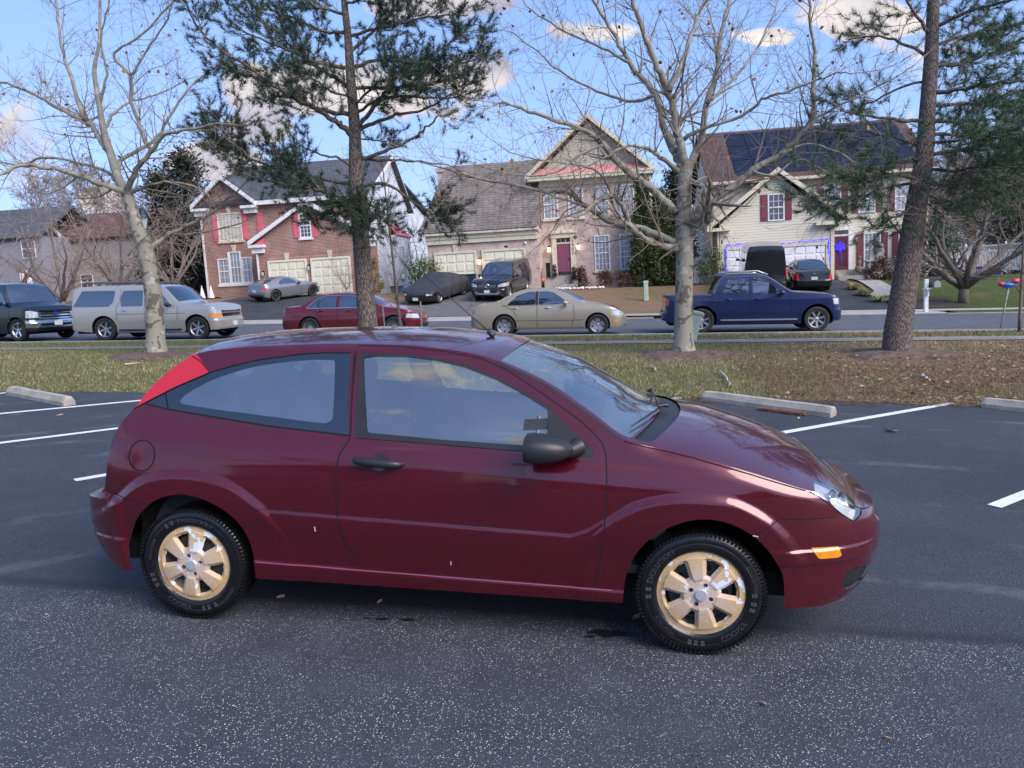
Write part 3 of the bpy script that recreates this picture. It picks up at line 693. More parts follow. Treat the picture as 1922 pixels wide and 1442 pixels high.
    # headlight inner reflectors shown as bowls behind the lens; wheel wells, floor
    mb = MB()
    mb.box((-.50, -.66, .24), (3.15, .66, .36))
    for cx in (0, 2.615):
        for sg in (-1, 1):
            pts = [(cx+.375*math.cos(a)+(.0 if cx else -.01), .325+.365*math.sin(a)) for a in [PI*i/16 for i in range(0, 17)]]
            V = [(x, sg*(.74 if cx else .72), z) for x, z in pts]+[(x, sg*.42, z) for x, z in pts]; n_ = len(pts)
            mb.add(V, [(i, i+1, n_+i+1, n_+i) for i in range(n_-1)]+[tuple(range(n_, 2*n_))])
    mb.box((.38, -.79, .235), (2.22, -.60, .33)); mb.box((.38, .60, .235), (2.22, .79, .33))
    mb.tube([(.1, .45, .22), (.9, .3, .25), (2.2, .2, .25)], .03, 8); mb.box((-.5, .1, .22), (-.05, .6, .32))
    mb.build('underbody', M_under, root)
    # cabin
    mb = MB(); mb.box((1.0, -.70, .33), (2.4, .70, .37)); mb.box((-.45, -.60, .36), (.55, .60, .80)); mb.box((-.4, -.64, .80), (-.0, .64, .96))
    mb.build('cabin_floor', M_dash, root)
    for sg in (-1, 1):
        mb = MB(); mb.box((.95, sg*.735, .40), (2.15, sg*.715, .955)); mb.box((1.1, sg*.735, .66), (1.9, sg*.66, .72), bev=.01); mb.build('door_trim_panel', mat('grey_door_trim', (.17, .18, .195), .8) if sg < 0 else bpy.data.materials['grey_door_trim'], root)
    we2 = mat('paint_chip', (.62, .60, .60), .6)
    for (ax_, az_, bx_, bz_, wd_) in ((.700, .545, .703, .520, .006), (1.402, .395, 1.402, .372, .004), (2.84, .603, 2.865, .598, .005)):
        mb = MB(); ribbon(sh, mb, [(ax_, az_), (bx_, bz_)], wd_, .0016, (-1,), step=.008); mb.build('paint_chip', we2, root)
    def seat(x, y, w_=.25, name='front_seat'):
        s_ = MB(); s_.box((x, y-w_, .45), (x+.50, y+w_, .62), bev=.05)
        Mt = Matrix.Translation((x+.02, y, .58)) @ Matrix.Rotation(math.radians(-17), 4, 'Y')
        prof = [(-.06, 0), (-.075, .25), (-.065, .5), (-.04, .60), (.02, .62), (.05, .5), (.06, .25), (.075, 0)]
        n0 = len(prof); V = []
        for k, yy in enumerate((-1, -.9, -.6, 0, .6, .9, 1)):
            sc_ = (.72, .93, 1, 1, 1, .93, .72)[k]
            for px_, pz_ in prof: V.append(Mt @ Vector((px_*sc_, yy*w_*(1-.12*max(0, pz_-.3)/.3), pz_*(.97 if abs(yy) > .8 else 1))))
        s_.add(V, [(k*n0+j, k*n0+(j+1) % n0, (k+1)*n0+(j+1) % n0, (k+1)*n0+j) for k in range(6) for j in range(n0)]+[tuple(range(n0)), tuple(6*n0+j for j in range(n0))[::-1]])
        s_.blob(Mt @ Vector((.0, 0, .735)), (.055, .125, .105), 14, 10)
        s_.tube([Mt @ Vector((0, -.06, .58)), Mt @ Vector((0, -.06, .68))], .008, 6); s_.tube([Mt @ Vector((0, .06, .58)), Mt @ Vector((0, .06, .68))], .008, 6)
        return s_.build(name, M_seat, root, smooth=True, angle=60)
    seat(1.02, -.37); seat(1.10, .37)
    s_ = MB(); s_.box((.25, -.60, .45), (.75, .60, .60), bev=.05); s_.box((.12, -.62, .55), (.30, .62, 1.10), bev=.05); s_.blob((.18, -.36, 1.17), (.05, .12, .07)); s_.blob((.18, .36, 1.17), (.05, .12, .07))
    s_.build('rear_seat', M_seat, root, smooth=True, angle=60)
    s_ = MB(); s_.prism([(1.95, .55), (2.0, .90), (2.10, .97), (2.45, .97), (2.45, .5)], -.70, .70); s_.build('dashboard', M_dash, root)
    s_ = MB(); Mt = Matrix.Translation((1.80, .37, .93)) @ Matrix.Rotation(math.radians(-65), 4, 'Y')
    s_.tube([Mt @ Vector((.18*math.cos(a), .18*math.sin(a), 0)) for a in [2*PI*i/24 for i in range(25)]], .015, 8); s_.tube([Mt @ Vector((0, -.17, 0)), Mt @ Vector((0, .17, 0))], .022, 6); s_.tube([Mt @ Vector((0, 0, 0)), Mt @ Vector((0, 0, -.3))], .03, 8)
    s_.build('steering_wheel', M_seat, root, smooth=True)
    # wheels
    m = bpy.data.materials.new('peeling_gold_wheel_paint'); m.use_nodes = True; N, L = nt(m); b = N['Principled BSDF']
    tc = N.new('ShaderNodeTexCoord'); v = tc.outputs['Object']
    vl = N.new('ShaderNodeVectorMath'); vl.operation = 'LENGTH'; L.new(v, vl.inputs[0])
    n1 = noise(N, L, v, 14, 4, .5); n2 = noise(N, L, v, 13, 5, .5); n3 = noise(N, L, v, 160, 3)
    rad = N.new('ShaderNodeMapRange'); rad.inputs[1].default_value = .06; rad.inputs[2].default_value = .19; L.new(vl.outputs['Value'], rad.inputs[0])
    gold = mix(N, L, mth(N, L, 'MULTIPLY', rad.outputs[0], mth(N, L, 'ADD', n1.outputs['Fac'], .45), True), (.55, .46, .41), (.52, .36, .18))
    gold = mix(N, L, mth(N, L, 'MULTIPLY', mth(N, L, 'GREATER_THAN', n3.outputs['Fac'], .60), .40), gold, (.25, .13, .05))
    pm_ = ramp(N, [(.585, (0, 0, 0)), (.60, (1, 1, 1))]); L.new(n2.outputs['Fac'], pm_.inputs['Fac'])
    L.new(mix(N, L, pm_.outputs['Color'], gold, (.66, .70, .78)), b.inputs['Base Color']); b.inputs['Roughness'].default_value = .5
    L.new(bumpn(N, L, mth(N, L, 'MULTIPLY', pm_.outputs['Color'], -1), .6, .001), b.inputs['Normal'])
    R = .205; mb = MB(); nr_, na = 92, 288; V = []; hole = np.zeros((nr_, na), bool)
    trap = [(.094, -.010), (.094, .010), (.162, .037), (.169, 0.0), (.162, -.037)]
    rs = np.array([R*(i+.5)/nr_ for i in range(nr_+1)]); rs = np.linspace(.0, R, nr_+1)
    for i, r in enumerate(rs):
        base = .052+.018*(1-(r/R)**2)*1.0
        if r > .183: base = .052+.018*(1-(.183/R)**2)-.004*math.sin((r-.183)/(R-.183)*PI/2)*1.0
        for j in range(na):
            a = 2*PI*j/na; k = round(a/(PI/3)); da = a-k*PI/3; u, v_ = r*math.cos(da), r*math.sin(da)
            V.append([r, a, base, u, v_])
    arr = np.array(V); d = poly_sdf(arr[:, 3:5], trap)
    h = arr[:, 2].copy(); rr = arr[:, 0]
    band = (rr > .178); h -= np.where(~band, .013*(1-nss(.0, .016, d)), 0)
    # flat raised spokes between windows
    ang = np.abs(((arr[:, 1]+PI/6) % (PI/3))-PI/6)     # 0 at window centre
    sp_ = nss(.20, .26, ang)*nss(.06, .08, rr)*(1-nss(.176, .18, rr)); h += .005*sp_
    h += np.where(rr < .031, .010*(1-nss(.026, .031, rr)), 0)
    for q in range(4):
        aa = PI/4+q*PI/2+.2; dx_ = np.hypot(rr*np.cos(arr[:, 1])-.050*math.cos(aa), rr*np.sin(arr[:, 1])-.050*math.sin(aa)); h -= .012*(1-nss(.0085, .0105, dx_))
    V = [(r*math.cos(a), -hh, r*math.sin(a)) for (r, a), hh in zip(arr[:, :2], h)]; Fc = []; Mi = []
    for i in range(nr_):
        for j in range(na):
            q = (i*na+j, i*na+(j+1) % na, (i+1)*na+(j+1) % na, (i+1)*na+j)
            if all(d[t] < 0 for t in q): continue
            c = arr[q[0]]; lug = any(math.hypot(c[0]*math.cos(c[1])-.050*math.cos(PI/4+t*PI/2+.2), c[0]*math.sin(c[1])-.050*math.sin(PI/4+t*PI/2+.2)) < .0105 for t in range(4))
            Fc.append(q); Mi.append(1 if lug else (2 if c[0] < .029 else 0))
    mb.add(V, Fc); mb.m = Mi
    V = [(R*math.cos(2*PI*j/48)*k, -y, R*math.sin(2*PI*j/48)*k) for k, y in ((1, .050), (.985, .02)) for j in range(48)]; mb.add(V, [(j, (j+1) % 48, 48+(j+1) % 48, 48+j) for j in range(48)], 0)
    cover0 = mb.build('wheel_cover', [m, M_steel, mat('silver_centre_cap', (.6, .63, .7), .35, .5)], None, smooth=True, angle=40); cover_me = cover0.data; bpy.data.objects.remove(cover0)
    lit = mat('bare_steel_inner', (.45, .46, .48), .45, .5)
    def tyre():
        mb = tyre_mb(.302, .196, .205, 72)
        mb.m = [0]*len(mb.f)
        # shoulder tread blocks
        for j in range(90):
            a = 2*PI*j/90; Mt = Matrix.Rotation(a, 4, 'Y'); mb.box((-.0075, -.099, .2865), (.0065, -.070, .3035), 0, Mt)
        def arc_text(t, r, ac, size, flip=False):
            vs, fs = text_mesh(t, size); V = []
            for x, y, z in vs:
                if flip: a = ac+x/r; rr_ = r-y
                else: a = ac-x/r; rr_ = r+y
                V.append((rr_*math.cos(a), -float(np.interp(rr_, [.205, .2105, .218, .244, .252, .257, .267], [.093, .0935, .0974, .1025, .0989, .101, .0996]))-.0016, rr_*math.sin(a)))
            mb.add(V, fs, 1)
        def arc_block(r0, r1, a0, a1):
            n = 5; V = []
            for i in range(n+1):
                a = a0+(a1-a0)*i/n
                for r in (r0, r1): V.append((r*math.cos(a), -float(np.interp(r, [.205, .2105, .218, .244, .252, .257, .267], [.093, .0935, .0974, .1025, .0989, .101, .0996]))-.0016, r*math.sin(a)))
            mb.add(V, [(2*i, 2*i+1, 2*i+3, 2*i+2) for i in range(n)], 1)
        arc_text('EVOLUTION', .243, 2.55, .036); arc_text('COOPER', .243, -.85, .036, True); arc_text('COOPERTIRES', .252, .35, .022); arc_text('EVOLUTION', .243, -2.35, .022, True)
        for a0 in (3.05, 3.2, 0, -.17, -.3, -1.55, -1.68, -1.8): arc_block(.232, .257, a0, a0+.075)
        return mb.build('tyre', [M_rub, M_letter], None, smooth=True, angle=38)
    t0 = tyre(); tme = t0.data; bpy.data.objects.remove(t0)
    for x in (0, 2.615):
        for sg in (-1, 1):
            wr = wheel_root(root, x, sg*.743, .300, sg, 0)
            t = bpy.data.objects.new('tyre', tme); COL.objects.link(t); t.parent = wr; t.rotation_euler = (0, 0 if x else 1.1, 0)
            c = bpy.data.objects.new('wheel_cover', cover_me); COL.objects.link(c); c.parent = wr; c.location = (0, -.034, 0); c.rotation_euler = (0, math.radians(-10 if x else -50), 0)
            d_ = MB(); d_.lathe([(.198, -.06), (.198, .03), (.190, .05), (.160, .018), (.150, .04), (.08, .045), (.001, .045)], 40, AXO, 0); d_.lathe([(.16, -.02), (.001, -.02)], 24, AXO, 1)
            for k in range(10):
                a = 2*PI*k/10; Mt = Matrix.Translation((.118*math.cos(a), -.0455, .118*math.sin(a))) @ Matrix.Rotation(PI/2, 4, 'X'); d_.lathe([(.015, 0), (.001, 0)], 12, Mt, 1)
            d_.build('steel_rim', [lit if False else M_steel, M_under], wr, smooth=True, angle=40)
    return root
HERO = hero()
# ---------------------------------------------------------------- ground sheets
def sheet(name, s0, s1, t0, t1, dz, m, ds=1.5, dt=.5, kind='structure', tfun=None, gfun=None):
    ns = max(1, int(math.ceil((s1-s0)/ds))); ntt = max(1, int(math.ceil((t1-t0)/dt))); mb = MB(); V = []
    for i in range(ns+1):
        s = s0+(s1-s0)*i/ns
        for j in range(ntt+1):
            t = t0+(t1-t0)*j/ntt
            if tfun: t = tfun(s, t, j/ntt)
            x, y = st2xy(s, t); V.append((x, y, (gfun or g)(x, y)+dz))
    k = ntt+1
    mb.add(V, [(i*k+j, (i+1)*k+j, (i+1)*k+j+1, i*k+j+1) for i in range(ns) for j in range(ntt)])
    return tag(mb.build(name, m, None, smooth=True), kind=kind)
def asphalt_mat():
    m = bpy.data.materials.new('parking_asphalt'); m.use_nodes = True; N, L = nt(m); b = N['Principled BSDF']
    tc = N.new('ShaderNodeTexCoord'); v = tc.outputs['Object']
    sep = N.new('ShaderNodeSeparateXYZ'); L.new(v, sep.inputs[0])
    # seam between the coarse near lane and the smoother sealed bays beyond
    nw = noise(N, L, v, .8, 3); yy = mth(N, L, 'ADD', sep.outputs['Y'], mth(N, L, 'MULTIPLY', sep.outputs['X'], SEAM[0]))
    yy = mth(N, L, 'ADD', yy, mth(N, L, 'MULTIPLY', mth(N, L, 'SUBTRACT', nw.outputs['Fac'], .5), .10))
    far = N.new('ShaderNodeMapRange'); far.inputs[1].default_value = SEAM[1]-.03; far.inputs[2].default_value = SEAM[1]+.03; L.new(yy, far.inputs[0])
    big = noise(N, L, v, .55, 6, .6); mid = noise(N, L, v, 3.5, 6, .65); fine = noise(N, L, v, 150, 4, .7)
    c1 = ramp(N, [(.3, (.030, .034, .045)), (.7, (.045, .050, .064))]); L.new(mid.outputs['Fac'], c1.inputs['Fac'])
    c2 = ramp(N, [(.3, (.021, .024, .034)), (.7, (.037, .042, .056))]); L.new(big.outputs['Fac'], c2.inputs['Fac'])
    base = mix(N, L, far.outputs[0], c1.outputs['Color'], c2.outputs['Color'])
    fr = ramp(N, [(.36, (.45, .45, .45)), (.64, (1.75, 1.75, 1.75))]); L.new(fine.outputs['Fac'], fr.inputs['Fac'])
    base = mix(N, L, 1.0, base, fr.outputs['Color'], 'MULTIPLY')
    # pale aggregate chips
    def chips(scale, thr, dens):
        vo = N.new('ShaderNodeTexVoronoi'); vo.inputs['Scale'].default_value = scale; L.new(v, vo.inputs['Vector'])
        sepc = N.new('ShaderNodeSeparateXYZ'); L.new(vo.outputs['Color'], sepc.inputs[0])
        pick = mth(N, L, 'GREATER_THAN', sepc.outputs[0], dens); near = mth(N, L, 'LESS_THAN', vo.outputs['Distance'], thr)
        return mth(N, L, 'MULTIPLY', pick, near)
    pn = noise(N, L, v, 1.3, 4, .6); pr_ = ramp(N, [(.35, (.25, .25, .25)), (.62, (1, 1, 1))]); L.new(pn.outputs['Fac'], pr_.inputs['Fac'])
    ch = mth(N, L, 'ADD', chips(210, .45, .93), chips(120, .34, .955), True)
    nearf = mth(N, L, 'SUBTRACT', 1.0, mth(N, L, 'MULTIPLY', far.outputs[0], .75))
    ch = mth(N, L, 'MULTIPLY', mth(N, L, 'MULTIPLY', ch, nearf), pr_.outputs['Color'])
    base = mix(N, L, ch, base, (.72, .72, .68))
    # sweeping tyre scuffs on the sealed part
    wv = N.new('ShaderNodeTexWave'); wv.wave_type = 'RINGS'; wv.rings_direction = 'Z'; wv.inputs['Scale'].default_value = .35; wv.inputs['Distortion'].default_value = 9; wv.inputs['Detail'].default_value = 3; wv.inputs['Detail Scale'].default_value = .6; L.new(v, wv.inputs['Vector'])
    wr = ramp(N, [(.86, (0, 0, 0)), (.98, (1, 1, 1))]); L.new(wv.outputs['Fac'], wr.inputs['Fac'])
    sc_ = noise(N, L, v, 1.1, 5, .7); sr = ramp(N, [(.5, (0, 0, 0)), (.62, (1, 1, 1))]); L.new(sc_.outputs['Fac'], sr.inputs['Fac'])
    f = mth(N, L, 'MULTIPLY', mth(N, L, 'MULTIPLY', wr.outputs['Color'], sr.outputs['Color']), mth(N, L, 'MULTIPLY', far.outputs[0], .45))
    base = mix(N, L, f, base, (.13, .14, .16))
    # tar line along the seam
    dk = mth(N, L, 'SUBTRACT', 1.0, mth(N, L, 'MULTIPLY', mth(N, L, 'ABSOLUTE', mth(N, L, 'SUBTRACT', yy, SEAM[1]+.05)), 11), True)
    base = mix(N, L, mth(N, L, 'MULTIPLY', dk, .7), base, (.014, .015, .020))
    L.new(base, b.inputs['Base Color'])
    rg = N.new('ShaderNodeMapRange'); rg.inputs[3].default_value = .62; rg.inputs[4].default_value = .9; L.new(mid.outputs['Fac'], rg.inputs[0]); L.new(rg.outputs[0], b.inputs['Roughness'])
    vo = N.new('ShaderNodeTexVoronoi'); vo.inputs['Scale'].default_value = 95; L.new(v, vo.inputs['Vector'])
    hh = mth(N, L, 'ADD', mth(N, L, 'MULTIPLY', vo.outputs['Distance'], -1), mth(N, L, 'MULTIPLY', fine.outputs['Fac'], .6))
    L.new(bumpn(N, L, hh, .55, .006), b.inputs['Normal'])
    return m
def _seam():
    a = gnd(20, 1097); b = gnd(1900, 1212); k = -(b.y-a.y)/(b.x-a.x); return (k, a.y+k*a.x)
SEAM = _seam()
M_asph = asphalt_mat()
M_road = mat('street_asphalt', (.085, .09, .105), .85, var=.18, vscale=2.0, bump=.3, bscale=90)
M_drive = mat('driveway_asphalt', (.035, .037, .042), .8, var=.35, vscale=1.2, bump=.3, bscale=90)
M_conc = mat('concrete', (.34, .32, .29), .85, var=.18, vscale=3, bump=.25, bscale=60)
M_paintw = mat('road_paint_white', (.70, .72, .72), .6, var=.12, vscale=14, bump=.3, bscale=120)
def grass_mat(name, a, bcol, dry, kdry):
    m = bpy.data.materials.new(name); m.use_nodes = True; N, L = nt(m); b = N['Principled BSDF']
    tc = N.new('ShaderNodeTexCoord'); v = tc.outputs['Object']
    n1 = noise(N, L, v, .35, 5, .6); n2 = noise(N, L, v, 2.2, 6, .65); n3 = noise(N, L, v, 30, 4, .7)
    sep = N.new('ShaderNodeSeparateXYZ'); L.new(v, sep.inputs[0])
    c = mix(N, L, n3.outputs['Fac'], a, bcol)
    sx = N.new('ShaderNodeMapRange'); sx.inputs[1].default_value = 1.0; sx.inputs[2].default_value = 9.0; sx.inputs[3].default_value = 0; sx.inputs[4].default_value = .30; L.new(sep.outputs['X'], sx.inputs[0])
    f = mth(N, L, 'ADD', mth(N, L, 'MULTIPLY', n1.outputs['Fac'], .9), mth(N, L, 'MULTIPLY', n2.outputs['Fac'], .9)); f = mth(N, L, 'ADD', f, sx.outputs[0])
    r = N.new('ShaderNodeMapRange'); r.inputs[1].default_value = kdry; r.inputs[2].default_value = kdry+.25; L.new(f, r.inputs[0])
    c = mix(N, L, r.outputs[0], c, dry)
    lf = noise(N, L, v, 16, 3, .8); lr = ramp(N, [(.62, (0, 0, 0)), (.66, (1, 1, 1))]); L.new(lf.outputs['Fac'], lr.inputs['Fac'])
    c = mix(N, L, mth(N, L, 'MULTIPLY', lr.outputs['Color'], .5), c, (.13, .085, .055))
    L.new(c, b.inputs['Base Color']); b.inputs['Roughness'].default_value = .95; b.inputs['Specular IOR Level'].default_value = .1
    L.new(bumpn(N, L, mth(N, L, 'ADD', n3.outputs['Fac'], n2.outputs['Fac']), .9, .05), b.inputs['Normal'])
    return m
M_grass = grass_mat('berm_grass', (.12, .135, .045), (.19, .185, .080), (.22, .16, .105), .92)
M_lawn = grass_mat('lawn_green', (.055, .085, .022), (.10, .125, .040), (.17, .13, .075), 1.25)
M_lawnd = grass_mat('lawn_dry', (.20, .135, .085), (.27, .18, .12), (.16, .13, .06), 1.05)
tag(sheet('ground', -150, 150, 10.0, 22.3, -.02, M_grass, 1.0, .3, tfun=lambda s, t, k: t), kind='structure')
sheet('far_ground', -400, 400, 31.3, 700, -.06, M_lawnd, 4.0, 1.5)
sheet('near_ground', -150, 150, -140, 10.0, -.06, M_asph, 5, 5)
def edge(s, t, k):
    return t if k < .995 else t+.10*math.sin(s*.9)+.06*math.sin(s*2.3+1)+.025*math.sin(s*9)+.02*math.sin(s*23)
sheet('parking_lot', -60, 60, -60, 10.85, 0, M_asph, .12, 2.5, tfun=edge)
sheet('street', -150, 150, 22.25, 31.45, -.005, M_road, 2, 1)
sheet('sidewalk', -150, 150, 18.7, 19.7, -.004, mat('old_sidewalk', (.21, .20, .175), .9, var=.25, vscale=2), 1, .3)
# ---------------------------------------------------------------- the other vehicles
def circ(cx, cz, r, n=22, a0=0, a1=2*PI): return [(cx+r*math.cos(a0+(a1-a0)*i/n), cz+r*math.sin(a0+(a1-a0)*i/n)) for i in range(n)]
def box_poly(x0, z0, x1, z1): return [(x0, z0), (x1, z0), (x1, z1), (x0, z1)]
def vehicle(label, cat, sp, pm, s, t, heading=0, name='parked_car', group=None, z=None, wheel=None, kind=None):
    """s,t = street position of the rear axle centre; heading relative to the street direction (radians, ccw)"""
    x, y = st2xy(s, t); a = -SA+heading; wb = sp['wb']; ex = Vector((math.cos(a), math.sin(a), 0)); ey = Vector((-ex.y, ex.x, 0))
    p0 = Vector((x, y, 0)); zr = lambda p: g(p.x, p.y)
    z0 = zr(p0); z1 = zr(p0+ex*wb); zl = (zr(p0+ey*.75)+zr(p0+ey*.75+ex*wb))/2; zq = (zr(p0-ey*.75)+zr(p0-ey*.75+ex*wb))/2
    X = Vector((ex.x, ex.y, (z1-z0)/wb)).normalized(); Y = Vector((ey.x, ey.y, (zl-zq)/1.5)); Z = X.cross(Y).normalized(); Y = Z.cross(X)
    M = Matrix((X, Y, Z)).transposed().to_4x4(); M.translation = Vector((x, y, max(z0, (zl+zq)/2-(z1-z0)/2)+.008))
    root = empty(name, M=M, label=label, cat=cat, group=group)
    R = sp['R']; yw = sp['track']; ar = sp.get('arch', R+.055)
    feats = [('void', poly2(circ(0, R, ar)), None), ('void', poly2(circ(wb, R, ar)), None)]
    nm = {}; split = set(); mm = dict(body=pm); ins = {}
    for i, d in enumerate(sp.get('feat', [])):
        k, part, m, poly = d[0], d[1], d[2], d[3]; lab_ = 'f%d' % i
        fn = poly2(poly, k)
        if len(d) > 4: fn = gate(fn, d[4][0], d[4][1])
        if k == 'xz' and part in ('headlight', 'turn_signal', 'taillight', 'side_marker'):
            fn = (lambda f_, ym: lambda p, P: np.maximum(f_(p, P), ym-np.abs(p[:, 1])))(fn, sp['wmax']*.60)
        feats.append((lab_, fn, None)); nm[lab_] = part; mm[lab_] = m
        if k == 'xz' or min(q[0] for q in poly) > .05: split.add(lab_)
        ins[lab_] = .004 if m in (M_dark, M_glass) else .0
    tf = []
    for i, d in enumerate(sp.get('top', [])):
        part, m, x0, x1, q = d; lab_ = 't%d' % i
        tf.append((lab_, (lambda x0, x1, q: lambda p, P: np.maximum(np.maximum(x0-P[:, 0], P[:, 0]-x1), (np.abs(P[:, 1])-q)*.6))(x0, x1, q), ('body',))); nm[lab_] = part; mm[lab_] = m; ins[lab_] = .003 if m in (M_dark, M_glass) else 0
    sh = Shell(dict(sp, ne=.01))
    obs = assemble(sh, root, feats, tf, mm, sp.get('dx', .05), sp.get('nv', 40), 12, inset=ins, split=split, names=nm)
    if sp.get('lines'):
        for sg in (-1, 1):
            for ln in sp['lines']: mb = MB(); ribbon(sh, mb, ln, .012, .003, (sg,), step=.08); mb.build('seam', M_gap, root)
    for ln in sp.get('chrome', []):
        for sg in (-1, 1): mb = MB(); ribbon(sh, mb, ln[0], ln[1], .006, (sg,), step=.06); mb.build('trim_strip', ln[2], root)
    # wheels
    wm = wheel or sp.get('wheel', dict(n=5, mats=(M_alloy, M_disc)))
    rr = wm.get('rr', R*.66); tm = tyre_mb(R, rr, .22, 32, False).build('tyre', M_rubdull, None, smooth=True, angle=40); tme = tm.data; bpy.data.objects.remove(tm)
    for wx in (0, wb):
        for sg in (-1, 1):
            w_ = wheel_root(root, wx, sg*yw, R, sg)
            o = bpy.data.objects.new('tyre', tme); COL.objects.link(o); o.parent = w_
            spoke_rim(rr*1.02, wm['n'], wm['mats'], w_, depth=wm.get('depth', -.005), wd=.2, w0=wm.get('w0', .5), w1=wm.get('w1', .35))
    # floor, wells
    mb = MB(); wy = sp['wmax']-.06
    mb.box((sp['X'][0]+.25, -wy*.9, R*.62), (sp['X'][1]-.35, wy*.9, R*.62+.12))
    for cx in (0, wb):
        for sg in (-1, 1):
            pts = circ(cx, R, ar+.02, 14, -.2, PI+.4); V = [(a_, sg*wy, b_) for a_, b_ in pts]+[(a_, sg*.45, b_) for a_, b_ in pts]; n_ = len(pts)
            mb.add(V, [(i, i+1, n_+i+1, n_+i) for i in range(n_-1)]+[tuple(range(n_, 2*n_))])
    mb.build('underbody', M_under, root)
    if sp.get('mirror'):
        mx, mz, mk = sp['mirror']
        for sg in (-1, 1):
            p, n = sh.pt(mx, mz, 0); yy = abs(p.y)
            mb = MB(); mb.blob((mx-.03, sg*(yy+.14), mz+.05), (.08, .11, .075), 10, 8); mb.tube([(mx, sg*yy, mz), (mx-.02, sg*(yy+.1), mz+.03)], .025, 6); mb.build('side_mirror', mk, root, smooth=True)
    for (hx, hz) in sp.get('handles', []):
        for sg in (-1, 1):
            p, n = sh.pt(hx, hz, 0); mb = MB(); mb.tube([(hx-.09, sg*(abs(p.y)+.01), hz), (hx-.05, sg*(abs(p.y)+.03), hz+.004), (hx+.05, sg*(abs(p.y)+.03), hz+.004), (hx+.09, sg*(abs(p.y)+.01), hz)], [.010, .015, .015, .010], 6); mb.build('door_handle', sp.get('hmat', pm), root, smooth=True)
    return root, sh
def part_box(root, name, m, *boxes, **k):
    mb = MB()
    for a, b in boxes: mb.box(a, b, bev=k.get('bev', 0))
    return mb.build(name, m, root)
def plate(root, x, z, y=0, txt=None, w_=.30, h_=.15, face=1):
    mb = MB(); mb.box((x-.006, y-w_/2, z-h_/2), (x+.006, y+w_/2, z+h_/2), 0)
    if txt:
        vs, fs = text_mesh(txt, .085)
        mb.add([(x+face*.0075, y+(vx if face > 0 else -vx), z+vy) for vx, vy, _ in vs], fs, 1)
    return mb.build('licence_plate', [M_plate, M_trim], root)
mp = lambda n, c, **k: paint(n, c, **k)
P_tan = mp('pewter_paint', (.46, .435, .39), metal=.4); P_red = mp('red_paint', (.15, .010, .022), metal=.3); P_champ = mp('champagne_paint', (.44, .385, .29), metal=.45)
P_navy = mp('navy_paint', (.005, .014, .080), metal=.2, dirt=0); P_black = mp('black_paint', (.003, .003, .004), metal=.1, dirt=0); P_silver = mp('silver_paint', (.24, .25, .28), metal=.6); P_dnavy = mp('dark_navy_paint', (.003, .004, .011), metal=.1, dirt=0)
M_grey = mat('grey_cladding', (.10, .10, .10), .5)
# --- long pewter estate suv
def sp_suv(wb, xr, xf, W_, H, hood, belt, R, roof0, roof1, wsb, **k):
    d = dict(wb=wb, X=(xr, xf), plan=(xr+.5, xf-.55, 5.0, 3.6), R=R, track=W_-.13, wmax=W_,
        zt=[(xr, .62*H/1.84), (xr+.07, .66), (xr+.09, .75), (xr+.11, belt), (roof0-.25, H*.93), (roof0, H*.985), (roof0+.6, H), (roof1-.4, H), (roof1, H*.985), (roof1+.15, H*.955), (wsb, hood+.05), (wsb+.1, hood+.02), (wsb+(xf-wsb)*.6, hood-.02), (xf-.22, hood-.10), (xf-.06, hood-.19), (xf, hood-.24)],
        zb=[(xr, .40), (xr+.4, R*.85), (0, R*.7), (wb, R*.7), (xf-.5, R*.8), (xf, .34)],
        w=[(.2, W_-.05), (.5, W_-.01), (.75, W_), (belt-.12, W_-.005), (belt, W_-.03), (H*.9, W_-.16), (H*.97, W_-.21), (H, W_-.26), (H+.1, W_-.3)],
        xf=[(.2, xf-.10), (.42, xf), (.62, xf), (.68, xf-.06), (hood, xf-.12), (2.5, xf-.2)], bf=xf-.5,
        xr=[(.2, xr+.08), (.42, xr), (.60, xr), (.66, xr+.08), (2.5, xr+.08)], br=xr+.3, crown=[(xr, .01), (roof0, .03), (roof1, .035), (wsb, .05), (xf-.3, .035), (xf, .0)],
        bow=[(xr, 0), (roof0, 0), (roof1-.5, 0), (roof1, .05), (wsb, .14), (xf-.6, .06), (xf-.1, 0), (xf, 0)])
    d.update(k); return d
